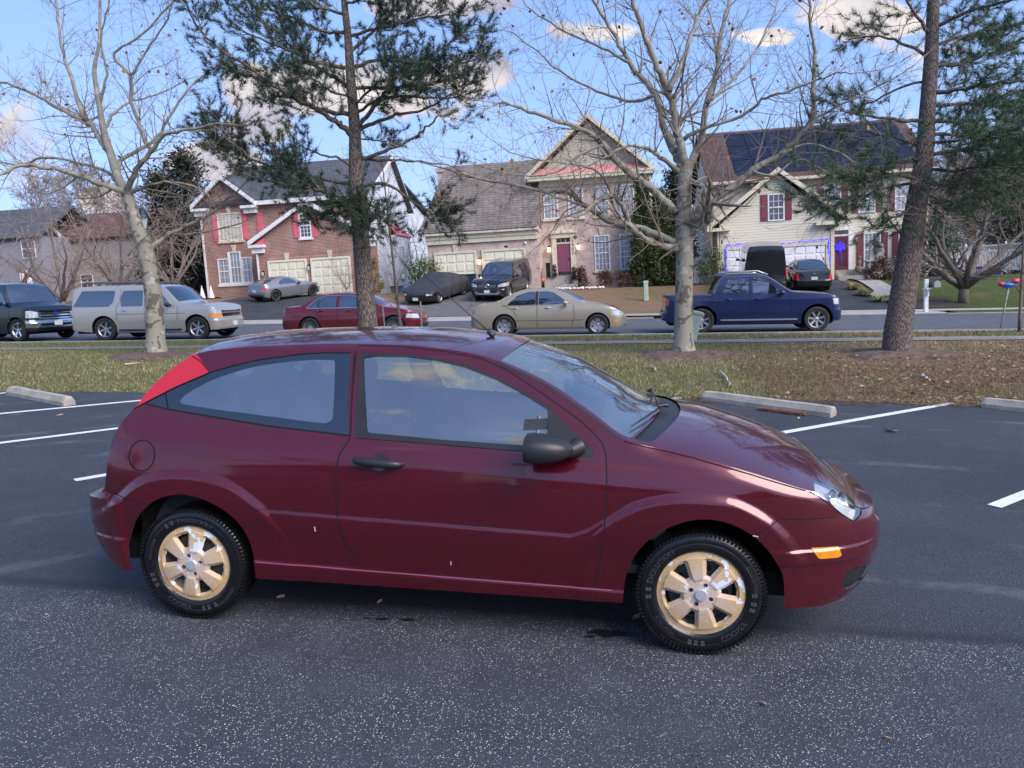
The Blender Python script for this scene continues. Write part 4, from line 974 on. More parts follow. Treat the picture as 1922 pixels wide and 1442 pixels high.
def build_suburban():
    wb = 3.30
    sp = sp_suv(wb, -1.32, 4.12, 1.0, 1.82, 1.17, 1.10, .385, -.85, 1.95, 2.72, mirror=(2.40, 1.12, M_trim), handles=[(.78, 1.0), (1.78, 1.0)], wheel=dict(n=6, mats=(M_alloy, M_disc)), arch=.46)
    sp['feat'] = [('xz', 'side_window', M_dark, [(-1.10, 1.13), (.20, 1.13), (.36, 1.28), (.42, 1.62), (.36, 1.66), (-.80, 1.66)]), ('xz', 'side_window', M_dark, [(.64, 1.13), (1.42, 1.13), (1.42, 1.65), (.70, 1.65), (.62, 1.4)]),
        ('xz', 'side_window', M_dark, [(1.55, 1.13), (2.46, 1.13), (2.05, 1.56), (1.90, 1.65), (1.55, 1.65)]),
        ('xz', 'lower_cladding', mat('pewter_cladding', (.28, .27, .245), .5), [(.45, .30), (2.9, .30), (2.9, .66), (.45, .66)]),
        ('xz', 'taillight', M_red, [(-1.4, .80), (-1.18, .80), (-1.15, 1.10), (-1.4, 1.10)]),
        ('xz', 'headlight', M_clear, [(3.78, .86), (4.2, .84), (4.2, .99), (3.76, .99)]), ('xz', 'turn_signal', M_amber, [(3.80, .74), (4.2, .72), (4.2, .83), (3.79, .85)]),
        ('xz', 'front_bumper', P_tan, [(3.76, .30), (4.3, .30), (4.3, .70), (3.72, .70)]), ('yz', 'front_grille', M_black, [(-1, .74), (.62, .74), (.62, 1.0), (-1, 1.0)], (3.8, 9)), ('yz', 'rear_window', M_dark, [(-.1, 1.15), (.72, 1.15), (.62, 1.62), (-.1, 1.62)], (-9, -.6))]
    sp['top'] = [('windshield', M_dark, 2.10, 2.66, .93)]
    sp['lines'] = [[(.48, .66), (.48, 1.1), (.60, 1.3), (.62, 1.7)], [(1.485, .45), (1.485, 1.7)], [(2.62, .66), (2.66, .9), (2.64, 1.12)], [(.48, .88), (2.9, .88)]]
    root, sh = vehicle('pewter four-door estate suv parked on the street behind the leftmost bare tree', 'car', sp, P_tan, -16.95, 24.65, name='parked_suv')
    part_box(root, 'grille_bar', M_alloy, ((4.02, -.60, .845), (4.07, .60, .895)))
    plate(root, 4.135, .50, 0, None)
    mb = MB()
    for sg in (-1, 1):
        mb.tube([(-.85, sg*.72, 1.84), (-.7, sg*.72, 1.92), (1.6, sg*.72, 1.92), (1.8, sg*.72, 1.85)], .03, 6)
        for x in (-.3, .4, 1.1): mb.box((x, sg*.72-.02, 1.80), (x+.12, sg*.72+.02, 1.92))
    for x in (-.2, .8): mb.tube([(x, -.72, 1.95), (x, .72, 1.95)], .022, 6)
    mb.build('roof_rack', M_grey, root, smooth=True, angle=40)
    part_box(root, 'running_board', M_trim, ((.55, -1.02, .33), (2.75, -.86, .38)), ((.55, .86, .33), (2.75, 1.02, .38)))
build_suburban()
def sp_sedan(wb, xr, xf, W_, H, trunk, hood, belt, R, pts, wind, **k):
    d = dict(wb=wb, X=(xr, xf), plan=(xr+.55, xf-.85, 3.6, 3.0), R=R, track=W_-.12, wmax=W_,
        zt=pts, zb=[(xr, .32), (xr+.35, .24), (0, .20), (wb, .20), (xf-.4, .20), (xf, .26)],
        w=[(.15, W_-.08), (.3, W_-.02), (.55, W_), (.75, W_-.01), (belt, W_-.07), (H*.93, W_-.27), (H*.98, W_-.33), (H+.05, W_-.42)],
        xf=[(.15, xf-.12), (.35, xf), (.52, xf), (.62, xf-.05), (.8, xf-.12), (1.5, xf-.2)], bf=xf-.5,
        xr=[(.15, xr+.12), (.35, xr), (.58, xr), (.65, xr+.04), (1.0, xr+.10), (1.5, xr+.1)], br=xr+.4, crown=[(xr, .0), (xr+.3, .025), (.9, .035), (wb-.4, .04), (xf-.4, .03), (xf, 0)],
        bow=[(xr, 0), (xr+.5, -.03), (wind[0], -.06), (wind[1], 0), (wind[2]-.3, 0), (wind[2], .05), (wind[3], .14), (xf-.7, .07), (xf-.1, 0), (xf, 0)])
    d.update(k); return d
def build_bmw():
    wb = 2.83; pts = [(-1.08, .66), (-1.02, .80), (-.98, .90), (-.90, .965), (-.5, 1.0), (-.32, 1.02), (.05, 1.22), (.35, 1.345), (.75, 1.40), (1.2, 1.405), (1.55, 1.38), (1.8, 1.30), (2.30, 1.03), (2.38, .99), (2.9, .92), (3.3, .83), (3.55, .74), (3.68, .66)]
    sp = sp_sedan(wb, -1.08, 3.68, .90, 1.41, 1.0, .95, .93, .325, pts, (-.3, .4, 1.55, 2.33), mirror=(1.92, .95, P_red), handles=[(.42, .86), (1.35, .86)], wheel=dict(n=16, mats=(M_alloy, M_disc)))
    sp['feat'] = [('xz', 'side_window', M_dark, [(-.05, .95), (.88, .95), (.88, 1.325), (.55, 1.32), (.25, 1.23)]), ('xz', 'side_window', M_dark, [(1.00, .95), (1.98, .95), (1.78, 1.12), (1.52, 1.29), (1.35, 1.325), (1.00, 1.33)]),
        ('xz', 'taillight', M_red, [(-1.2, .66), (-.86, .70), (-.86, .86), (-1.2, .86)]), ('xz', 'headlight', M_clear, [(3.22, .60), (3.8, .56), (3.8, .70), (3.25, .73)]), ('yz', 'front_grille', M_chrome, circ(.12, .66, .10, 14), (3.0, 9)),
        ('yz', 'lower_intake', M_trim, [(-.1, .28), (.55, .28), (.5, .40), (-.1, .40)], (3.0, 9))]
    sp['top'] = [('windshield', M_dark, 1.60, 2.26, .92), ('rear_window', M_dark, -.22, .40, .90)]
    ch = [(-.10, .945), (1.98, .945), (1.80, 1.125), (1.53, 1.30), (1.35, 1.34), (.95, 1.345), (.53, 1.335), (.22, 1.24), (-.10, .945)]
    sp['lines'] = [[(.94, .28), (.94, .95)], [(.38, .66), (.30, .80), (.02, .92)], [(2.02, .35), (2.10, .6), (2.08, .93)], [(.94, .95), (.94, 1.34)]]; sp['chrome'] = [(ch, .022, M_chrome), ([(.4, .56), (2.4, .54)], .03, P_red)]
    vehicle('red four-door sedan with chrome window frames parked on the street behind the pine trunk', 'car', sp, P_red, -9.92, 24.85)
build_bmw()
def build_merc():
    wb = 2.83; pts = [(-1.12, .66), (-1.06, .80), (-1.0, .88), (-.85, .955), (-.45, 1.0), (-.25, 1.03), (.10, 1.22), (.45, 1.36), (.85, 1.42), (1.2, 1.425), (1.55, 1.395), (1.82, 1.30), (2.33, 1.02), (2.4, .985), (2.9, .92), (3.3, .83), (3.55, .735), (3.70, .64)]
    sp = sp_sedan(wb, -1.12, 3.70, .90, 1.43, 1.0, .95, .93, .322, pts, (-.25, .5, 1.55, 2.35), mirror=(1.90, .95, P_champ), handles=[(.34, .85), (1.33, .85)], wheel=dict(n=5, mats=(M_alloy, M_disc), w0=.9, w1=1.15), hmat=M_chrome)
    sp['feat'] = [('xz', 'side_window', M_dark, [(.08, .955), (.95, .955), (.95, 1.345), (.75, 1.345), (.42, 1.25)]), ('xz', 'side_window', M_dark, [(1.06, .955), (1.98, .955), (1.75, 1.15), (1.50, 1.31), (1.35, 1.345), (1.06, 1.35)]),
        ('xz', 'taillight', M_red, [(-1.3, .70), (-.92, .72), (-.90, .84), (-1.3, .84)]), ('xz', 'headlight', M_clear, [(3.22, .62), (3.42, .60), (3.8, .58), (3.8, .76), (3.26, .74)]), ('xz', 'side_marker', M_amber, [(3.30, .42), (3.44, .42), (3.44, .47), (3.30, .47)]),
        ('yz', 'front_grille', M_chrome, [(-.1, .54), (.22, .54), (.30, .76), (-.1, .78)], (3.2, 9))]
    sp['top'] = [('windshield', M_dark, 1.60, 2.29, .92), ('rear_window', M_dark, -.16, .45, .90), ('sunroof', M_dark, .75, 1.3, .55)]
    sp['lines'] = [[(1.005, .24), (1.005, 1.36)], [(.38, .60), (.28, .78), (-.02, .93)], [(2.05, .30), (2.14, .6), (2.10, .93)]]
    sp['chrome'] = [([(.36, .50), (2.38, .50)], .035, P_champ), ([(.36, .478), (2.38, .478)], .01, M_gap), ([(-.05, .945), (2.05, .945)], .014, M_chrome), ([(.30, .255), (2.4, .255)], .012, M_chrome), ([(1.0, .96), (1.0, 1.35)], .09, M_trim)]
    vehicle('champagne four-door sedan parked on the street before the tan brick house', 'car', sp, P_champ, -3.42, 24.15)
build_merc()
def build_trac():
    wb = 3.32
    sp = sp_suv(wb, -1.20, 4.12, .935, 1.76, 1.13, 1.10, .37, .62, 1.62, 2.55, mirror=(2.32, 1.12, P_navy), handles=[(.78, .99), (1.62, .99)], wheel=dict(n=7, mats=(M_alloy, M_disc), w0=.5, w1=.5), arch=.45)
    sp['zt'] = [(-1.20, .62), (-1.13, .68), (-1.10, 1.02), (-1.05, 1.10), (-.9, 1.12), (.30, 1.12), (.36, 1.16), (.48, 1.45), (.62, 1.68), (.80, 1.735), (1.2, 1.75), (1.55, 1.74), (1.80, 1.68), (2.50, 1.22), (2.60, 1.17), (3.2, 1.13), (3.7, 1.08), (3.95, 1.0), (4.08, .90), (4.12, .86)]
    sp['xadd'] = [.28, .33, .38, .42, .46]
    sp['feat'] = [('xz', 'side_window', M_dark, [(.62, 1.20), (1.36, 1.17), (1.36, 1.63), (.80, 1.62)]), ('xz', 'side_window', M_dark, [(1.48, 1.17), (2.32, 1.14), (1.98, 1.45), (1.74, 1.61), (1.48, 1.64)]),
        ('xz', 'taillight', M_red, [(-1.3, .82), (-1.0, .84), (-.97, 1.04), (-1.3, 1.04)]), ('xz', 'headlight', M_clear, [(3.78, .80), (4.3, .78), (4.3, .96), (3.74, .98)]),
        ('yz', 'front_grille', M_chrome, [(-.1, .70), (.55, .70), (.55, .94), (-.1, .94)], (3.6, 9)), ('xz', 'front_bumper', M_dnv if False else P_navy, [(3.80, .30), (4.4, .30), (4.4, .68), (3.76, .68)])]
    sp['top'] = [('windshield', M_dark, 1.86, 2.48, .92), ('rear_window', M_dark, .40, .60, .85), ('bed_cover', M_grey, -1.0, .28, .96)]
    sp['lines'] = [[(1.42, .40), (1.42, 1.66)], [(.52, .42), (.45, .80), (.50, 1.15)], [(2.52, .42), (2.58, .8), (2.52, 1.12)], [(.30, .50), (.30, 1.12)]]
    fl = [(.50*math.cos(a), .37+.50*math.sin(a)) for a in [PI*i/14 for i in range(15)]]
    sp['chrome'] = [(fl, .07, P_navy), ([(x+wb, z) for x, z in fl], .07, P_navy)]
    root, sh = vehicle('navy crew-cab pickup truck with covered bed parked on the street beyond the central bare tree', 'pickup truck', sp, P_navy, 2.51, 24.65, name='pickup_truck')
    part_box(root, 'bed_cover_panel', M_grey, ((-1.06, -.84, 1.125), (.30, .84, 1.155)))
    part_box(root, 'running_board', M_alloy, ((.55, -.97, .36), (2.75, -.80, .40)), ((.55, .80, .36), (2.75, .97, .40)))
    mb = MB()
    for sg in (-1, 1): mb.tube([(.55, sg*.60, 1.70), (.75, sg*.60, 1.80), (1.65, sg*.60, 1.815), (1.95, sg*.60, 1.70)], .028, 6)
    mb.build('roof_rail', M_alloy, root, smooth=True); part_box(root, 'tow_hitch', M_trim, ((-1.38, -.05, .42), (-1.15, .05, .50)))
build_trac()
def build_van_front():
    wb = 3.5
    sp = sp_suv(wb, -1.3, 4.28, 1.0, 1.98, 1.20, 1.22, .385, -.9, 2.65, 3.25, mirror=(3.0, 1.25, M_trim), arch=.46, wheel=dict(n=5, mats=(M_chrome, M_disc)))
    sp['feat'] = [('xz', 'side_window', M_dark, [(-.9, 1.3), (.9, 1.3), (.9, 1.8), (-.9, 1.8)]), ('xz', 'side_window', M_dark, [(1.1, 1.3), (2.0, 1.3), (2.0, 1.8), (1.1, 1.8)]), ('xz', 'side_window', M_dark, [(2.12, 1.26), (3.1, 1.22), (2.85, 1.6), (2.62, 1.80), (2.12, 1.8)]),
        ('xz', 'headlight', M_clear, [(3.98, .80), (4.5, .80), (4.5, 1.04), (4.02, 1.04)]), ('yz', 'headlight', M_clear, [(.66, .80), (1.1, .80), (1.1, 1.04), (.66, 1.04)], (4.0, 9)),
        ('yz', 'front_grille', M_chrome, [(-.1, .76), (.64, .76), (.64, 1.10), (-.1, 1.10)], (3.9, 9)),
        ('yz', 'front_bumper', M_chrome, [(-1, .46), (1.1, .46), (1.1, .72), (-1, .72)], (3.95, 9)), ('xz', 'front_bumper', M_chrome, [(3.95, .46), (4.6, .46), (4.6, .72), (3.95, .72)])]
    sp['top'] = [('windshield', M_dark, 2.72, 3.2, .92)]
    sp['lines'] = [[(2.06, .5), (2.06, 1.9)], [(3.2, .6), (3.2, 1.2)]]
    x4 = 4.20
    root, sh = vehicle('black passenger van with a chrome grille cut off by the left edge', 'van', sp, P_dnavy, -23.55, 25.7, heading=math.radians(-14), name='parked_van')
    mb = MB()
    for i in range(3): z = .80+i*.10; mb.box((x4-.06, -.56, z), (x4+.012, .56, z+.055))
    mb.build('grille_slots', M_black, root)
    mb = MB(); mb.lathe([(.0, .018), (.9, .018), (1, 0)], 24, Matrix.Translation((x4+.012, 0, .93)) @ Matrix.Rotation(PI/2, 4, 'Y') @ Matrix.Diagonal((.06, .13, 1, 1)).to_4x4())
    mb.build('badge', mat('blue_badge', (.01, .05, .25), .3), root)
    part_box(root, 'bumper_recess', M_black, ((4.20, -.62, .52), (4.295, .62, .60))); plate(root, 4.30, .60, 0)
build_van_front()
# --- silver coupe on the left driveway (seen from behind)
def place_on(px, py): P = gnd(px, py); return xy2st(P.x, P.y)
def build_coupe():
    wb = 2.57; pts = [(-.80, .70), (-.76, .86), (-.70, .97), (-.5, 1.0), (-.2, 1.08), (.15, 1.20), (.5, 1.27), (.85, 1.285), (1.15, 1.26), (1.4, 1.18), (1.95, .93), (2.05, .90), (2.6, .85), (3.0, .74), (3.25, .62), (3.40, .54)]
    sp = sp_sedan(wb, -.80, 3.40, .885, 1.285, .95, .9, .88, .32, pts, (-.45, .4, 1.1, 1.95), mirror=(1.60, .86, M_dalloy), wheel=dict(n=10, mats=(M_dalloy, M_disc)))
    sp['feat'] = [('xz', 'side_window', M_dark, [(.30, .93), (1.62, .88), (1.35, 1.10), (1.10, 1.19), (.75, 1.20), (.45, 1.10)]), ('yz', 'taillight', M_red, [(.52, .72), (.9, .70), (.9, .84), (.58, .84)], (-9, -.45)),
        ('yz', 'rear_diffuser', M_trim, [(-.1, .22), (.75, .22), (.68, .42), (-.1, .42)], (-9, -.5)), ('xz', 'headlight', M_clear, [(2.9, .6), (3.3, .5), (3.3, .62), (2.95, .72)])]
    sp['top'] = [('windshield', M_dark, 1.20, 1.9, .9), ('rear_window', M_dark, -.42, .38, .82)]
    sp['lines'] = [[(.42, .35), (.36, .7), (.42, .92)], [(1.72, .3), (1.78, .6), (1.66, .86)]]
    s, t = place_on(492, 569)
    root, sh = vehicle('silver two-door coupe parked on the driveway of the red brick house', 'car', sp, P_silver, s-.05, t+.8, heading=math.radians(60))
    plate(root, -.815, .62, 0, None, face=-1)
build_coupe()
def build_gls():
    wb = 3.07
    sp = sp_suv(wb, -1.1, 3.98, .965, 1.80, 1.12, 1.12, .385, -.7, 1.6, 2.35, mirror=(2.08, 1.10, P_dnavy), wheel=dict(n=5, mats=(M_alloy, M_disc)))
    sp['feat'] = [('xz', 'side_window', M_dark, [(-.85, 1.15), (.1, 1.13), (.1, 1.62), (-.60, 1.60)]), ('xz', 'side_window', M_dark, [(.2, 1.13), (1.08, 1.12), (1.08, 1.63), (.2, 1.63)]), ('xz', 'side_window', M_dark, [(1.18, 1.12), (2.15, 1.10), (1.6, 1.58), (1.18, 1.63)]),
        ('yz', 'headlight', M_clear, [(.56, .78), (.97, .80), (.97, .98), (.60, .93)], (3.2, 9)), ('yz', 'front_grille', M_black, [(-.1, .68), (.50, .70), (.56, .80), (.46, .98), (-.1, 1.0)], (3.2, 9)),
        ('yz', 'front_bumper', M_chrome, [(-.1, .40), (.60, .40), (.72, .54), (.6, .56), (.5, .49), (-.1, .49)], (3.2, 9))]
    sp['top'] = [('windshield', M_dark, 1.66, 2.28, .92)]
    s, t = place_on(915, 569)
    root, sh = vehicle('dark suv with a chrome grille parked nose-out before the tan brick garage', 'car', sp, P_dnavy, s+.75, t+3.9, heading=math.radians(-101), name='parked_suv')
    mb = MB(); mb.box((3.86, -.48, .84), (3.925, .48, .875)); mb.box((3.86, -.46, .78), (3.92, .46, .80)); mb.lathe([(.115, 0), (.10, .02), (.09, 0)], 24, Matrix.Translation((3.92, 0, .85)) @ Matrix.Rotation(PI/2, 4, 'Y'))
    for a in (90, 210, 330): mb.tube([(3.925, 0, .85), (3.925, .1*math.cos(math.radians(a)), .85+.1*math.sin(math.radians(a)))], .008, 5)
    mb.build('grille_bar', M_chrome, root); plate(root, 3.99, .56)
    mb = MB(); mb.tube([(-.6, -.62, 1.84), (1.5, -.62, 1.86)], .02, 6); mb.tube([(-.6, .62, 1.84), (1.5, .62, 1.86)], .02, 6); mb.build('roof_rail', M_alloy, root)
build_gls()
def build_covered():
    wb = 2.75; M_cover = mat('black_car_cover', (.030, .033, .042), .75, var=.2, vscale=3, bump=.6, bscale=7)
    pts = [(-1.05, .55), (-.98, .75), (-.85, .88), (-.5, .98), (.0, 1.12), (.5, 1.26), (.9, 1.32), (1.3, 1.28), (1.9, 1.05), (2.3, .92), (2.8, .86), (3.2, .78), (3.5, .68), (3.68, .56)]
    sp = sp_sedan(wb, -1.05, 3.68, .95, 1.32, .9, .9, .88, .33, pts, (-.5, .4, 1.2, 2.2), arch=.36)
    sp['zb'] = [(-1.05, .25), (0, .20), (2.4, .30), (3.0, .62), (3.3, .60), (3.68, .50)]
    s, t = place_on(830, 573)
    sp2 = dict(sp, zb=[(-1.05, .22), (3.68, .2)])
    sp2['feat'] = [('yz', 'front_grille', M_trim, circ(0, .45, .28, 20), (3.2, 9)), ('yz', 'headlight', M_clear, [(.56, .50), (.86, .52), (.80, .62), (.60, .60)], (3.0, 9))]
    root, sh = vehicle('black sports coupe under a loose black cover on the tan brick house driveway', 'car', sp2, P_black, s-.35, t+3.4, heading=math.radians(-106), name='covered_car')
    sp['w'] = [(z, w_+.035) for z, w_ in sp['w']]; sp['zt'] = [(x, z+.03) for x, z in sp['zt']]; sp['X'] = (-1.09, 3.60); sp['disp'] = lambda x, z: .018*np.sin(x*7+z*5)+.012*np.sin(x*13-z*9)
    c = Shell(dict(sp, ne=.01)); assemble(c, root, [], [], dict(body=M_cover), .06, 24, 14, names=dict(body='fabric_cover'))
    for o in root.children:
        if o.data and o.data.materials and o.data.materials[0] == M_cover: o.name = 'fabric_cover'
    plate(root, 3.70, .34)
build_covered()
def build_transit():
    wb = 3.3
    sp = sp_suv(wb, -1.0, 4.2, 1.03, 2.35, 1.3, 1.25, .36, -.92, 2.6, 3.4, mirror=(3.0, 1.3, M_trim), arch=.42)
    sp['zt'] = [(-1.0, .62), (-.93, .7), (-.92, 1.2), (-.88, 2.0), (-.80, 2.28), (-.6, 2.35), (2.3, 2.33), (2.7, 2.2), (3.4, 1.4), (3.9, 1.2), (4.2, 1.0)]; sp['plan'] = (-.6, 3.6, 5.5, 3.5)
    sp['feat'] = [('xz', 'side_window', M_dark, [(-.75, 1.3), (.6, 1.3), (.6, 2.0), (-.75, 2.0)]), ('xz', 'side_window', M_dark, [(.75, 1.3), (2.0, 1.3), (2.0, 2.0), (.75, 2.0)]), ('xz', 'side_window', M_dark, [(2.1, 1.3), (3.2, 1.3), (2.7, 2.0), (2.1, 2.0)]),
        ('yz', 'rear_window', M_dark, [(.05, 1.2), (.86, 1.2), (.80, 2.02), (.05, 2.02)], (-9, -.55)), ('yz', 'taillight', M_red, [(.90, .85), (1.1, .85), (1.1, 1.35), (.92, 1.35)], (-9, -.4)), ('yz', 'brake_light', M_red, [(-.1, 2.20), (.22, 2.20), (.2, 2.26), (-.1, 2.26)], (-9, -.5)),
        ('yz', 'rear_bumper', M_trim, [(-.1, .3), (1.1, .3), (1.1, .58), (-.1, .58)], (-9, -.5))]
    s, t = place_on(1440, 560)
    root, sh = vehicle('tall black passenger van parked nose-in before the cream house garage', 'van', sp, P_black, s+.1, t+1.6, heading=math.radians(84), name='parked_van', wheel=dict(n=5, mats=(M_dalloy, M_disc)))
build_transit()
def build_caddy():
    wb = 2.78; pts = [(-.98, .72), (-.95, .90), (-.90, 1.0), (-.5, 1.04), (-.25, 1.08), (.2, 1.28), (.6, 1.40), (1.0, 1.42), (1.4, 1.39), (1.7, 1.28), (2.2, 1.02), (2.4, .98), (3.0, .90), (3.3, .80), (3.55, .66)]
    sp = sp_sedan(wb, -.98, 3.55, .91, 1.42, 1.0, .95, .95, .33, pts, (-.25, .5, 1.5, 2.2), mirror=(1.75, .98, P_black), wheel=dict(n=5, mats=(M_alloy, M_disc)))
    sp['feat'] = [('xz', 'side_window', M_dark, [(.0, .98), (.85, .98), (.85, 1.32), (.5, 1.30)]), ('xz', 'side_window', M_dark, [(.95, .98), (1.85, .98), (1.5, 1.25), (.95, 1.33)]),
        ('yz', 'taillight', M_red, [(.68, .62), (1.0, .62), (1.0, .98), (.76, .96)], (-9, -.4)), ('yz', 'trim_strip', M_chrome, [(-.1, .845), (.45, .845), (.45, .862), (-.1, .862)], (-9, -.5))]
    sp['top'] = [('windshield', M_dark, 1.6, 2.15, .9), ('rear_window', M_dark, -.2, .5, .88)]
    s, t = place_on(1530, 553)
    root, sh = vehicle('black four-door sedan parked nose-in beside the tall black van', 'car', sp, P_black, s+.05, t+1.2, heading=math.radians(86))
    plate(root, -.995, .72, 0, None, face=-1)
    part_box(root, 'badge', M_chrome, ((-.965, -.06, .93), (-.94, .06, .97)))
build_caddy()
# ---------------------------------------------------------------- houses across the street
def wallcoord(N, L, tex='Object'):
    tc = N.new('ShaderNodeTexCoord'); sp_ = N.new('ShaderNodeSeparateXYZ'); L.new(tc.outputs[tex], sp_.inputs[0])
    cb = N.new('ShaderNodeCombineXYZ'); L.new(mth(N, L, 'ADD', sp_.outputs[0], sp_.outputs[1]), cb.inputs[0]); L.new(sp_.outputs[2], cb.inputs[1])
    return cb.outputs[0], sp_, tc
def brick_mat(name, c1, c2, mortar, row=.085, w_=.24, ms=.014):
    m = bpy.data.materials.new(name); m.use_nodes = True; N, L = nt(m); b = N['Principled BSDF']; v, sp_, tc = wallcoord(N, L)
    br = N.new('ShaderNodeTexBrick'); br.inputs['Color1'].default_value = (*c1, 1); br.inputs['Color2'].default_value = (*c2, 1); br.inputs['Mortar'].default_value = (*mortar, 1)
    br.inputs['Scale'].default_value = 1; br.inputs['Mortar Size'].default_value = ms; br.inputs['Brick Width'].default_value = w_; br.inputs['Row Height'].default_value = row; br.inputs['Bias'].default_value = -.1
    L.new(v, br.inputs['Vector']); n = noise(N, L, tc.outputs['Object'], 1.2, 5); r = ramp(N, [(.3, (.78, .78, .78)), (.7, (1.2, 1.2, 1.2))]); L.new(n.outputs['Fac'], r.inputs['Fac'])
    L.new(mix(N, L, 1.0, br.outputs['Color'], r.outputs['Color'], 'MULTIPLY'), b.inputs['Base Color']); b.inputs['Roughness'].default_value = .9
    L.new(bumpn(N, L, br.outputs['Fac'], -.3, .01), b.inputs['Normal']); return m
def siding_mat(name, col, per=.15):
    m = bpy.data.materials.new(name); m.use_nodes = True; N, L = nt(m); b = N['Principled BSDF']; v, sp_, tc = wallcoord(N, L)
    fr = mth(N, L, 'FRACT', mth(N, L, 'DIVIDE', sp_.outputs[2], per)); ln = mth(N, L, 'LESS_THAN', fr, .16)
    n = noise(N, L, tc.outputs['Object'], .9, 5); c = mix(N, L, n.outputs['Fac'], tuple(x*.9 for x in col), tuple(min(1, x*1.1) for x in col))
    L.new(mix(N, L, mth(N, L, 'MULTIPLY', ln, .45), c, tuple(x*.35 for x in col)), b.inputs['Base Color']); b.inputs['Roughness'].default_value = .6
    L.new(bumpn(N, L, mth(N, L, 'MULTIPLY', fr, -1), .7, .03), b.inputs['Normal']); return m
def shingle_mat(name, c1, c2):
    m = brick_mat(name, c1, c2, tuple(x*.45 for x in c1), row=.16, w_=.34, ms=.016); return m
H_brick = brick_mat('red_brick', (.24, .085, .060), (.30, .125, .095), (.40, .33, .29))
H_tan = brick_mat('pink_tan_brick', (.44, .33, .29), (.52, .42, .375), (.42, .37, .33), row=.12, w_=.32, ms=.010)
H_white = siding_mat('shade_tinted_white_siding', (.62, .66, .74)); H_cream = siding_mat('cream_siding', (.58, .545, .44)); H_taupe = siding_mat('taupe_siding', (.46, .42, .35))  # white siding carries the blue of its shaded side in the colour
H_sh1 = shingle_mat('slate_grey_shingles', (.075, .080, .095), (.10, .105, .12)); H_sh2 = shingle_mat('brown_grey_shingles', (.165, .140, .128), (.225, .195, .18)); H_sh3 = shingle_mat('maroon_brown_shingles', (.085, .05, .048), (.12, .075, .068))
H_shg = shingle_mat('green_grey_shingles', (.06, .08, .075), (.08, .10, .095))
H_trim = mat('white_trim', (.72, .71, .70), .5, var=.06); H_ctrim = mat('cream_trim', (.60, .55, .42), .5, var=.06); H_pink = mat('faded_pink_paint', (.62, .13, .18), .5, var=.12); H_pinkroof = mat('pink_metal_roof', (.55, .24, .24), .5, var=.15)
H_maroon = mat('maroon_shutter_paint', (.17, .035, .05), .5, var=.1); H_key = mat('limestone', (.55, .48, .36), .8, var=.1)
H_gar = mat('cream_garage_door', (.70, .66, .52), .5, var=.05); H_garw = mat('white_garage_door', (.72, .72, .76), .5, var=.05)
def curtain_mat(name, c, dark):
    m = bpy.data.materials.new(name); m.use_nodes = True; N, L = nt(m); b = N['Principled BSDF']; v, sp_, tc = wallcoord(N, L)
    w_ = N.new('ShaderNodeTexWave'); w_.inputs['Scale'].default_value = 1.4; w_.inputs['Distortion'].default_value = 3; L.new(v, w_.inputs['Vector'])
    n = noise(N, L, tc.outputs['Object'], 1.1, 3); f = mth(N, L, 'MULTIPLY', w_.outputs['Fac'], n.outputs['Fac'])
    L.new(mix(N, L, f, dark, c), b.inputs['Base Color']); b.inputs['Roughness'].default_value = .12; b.inputs['Coat Weight'].default_value = 1; b.inputs['Specular IOR Level'].default_value = 1.0
    return m
G_curt = curtain_mat('curtained_glass', (.55, .57, .60), (.20, .22, .26)); G_dark = curtain_mat('dark_room_glass', (.05, .055, .06), (.02, .022, .026)); G_warm = curtain_mat('sky_lit_glass', (.60, .55, .42), (.45, .42, .36))
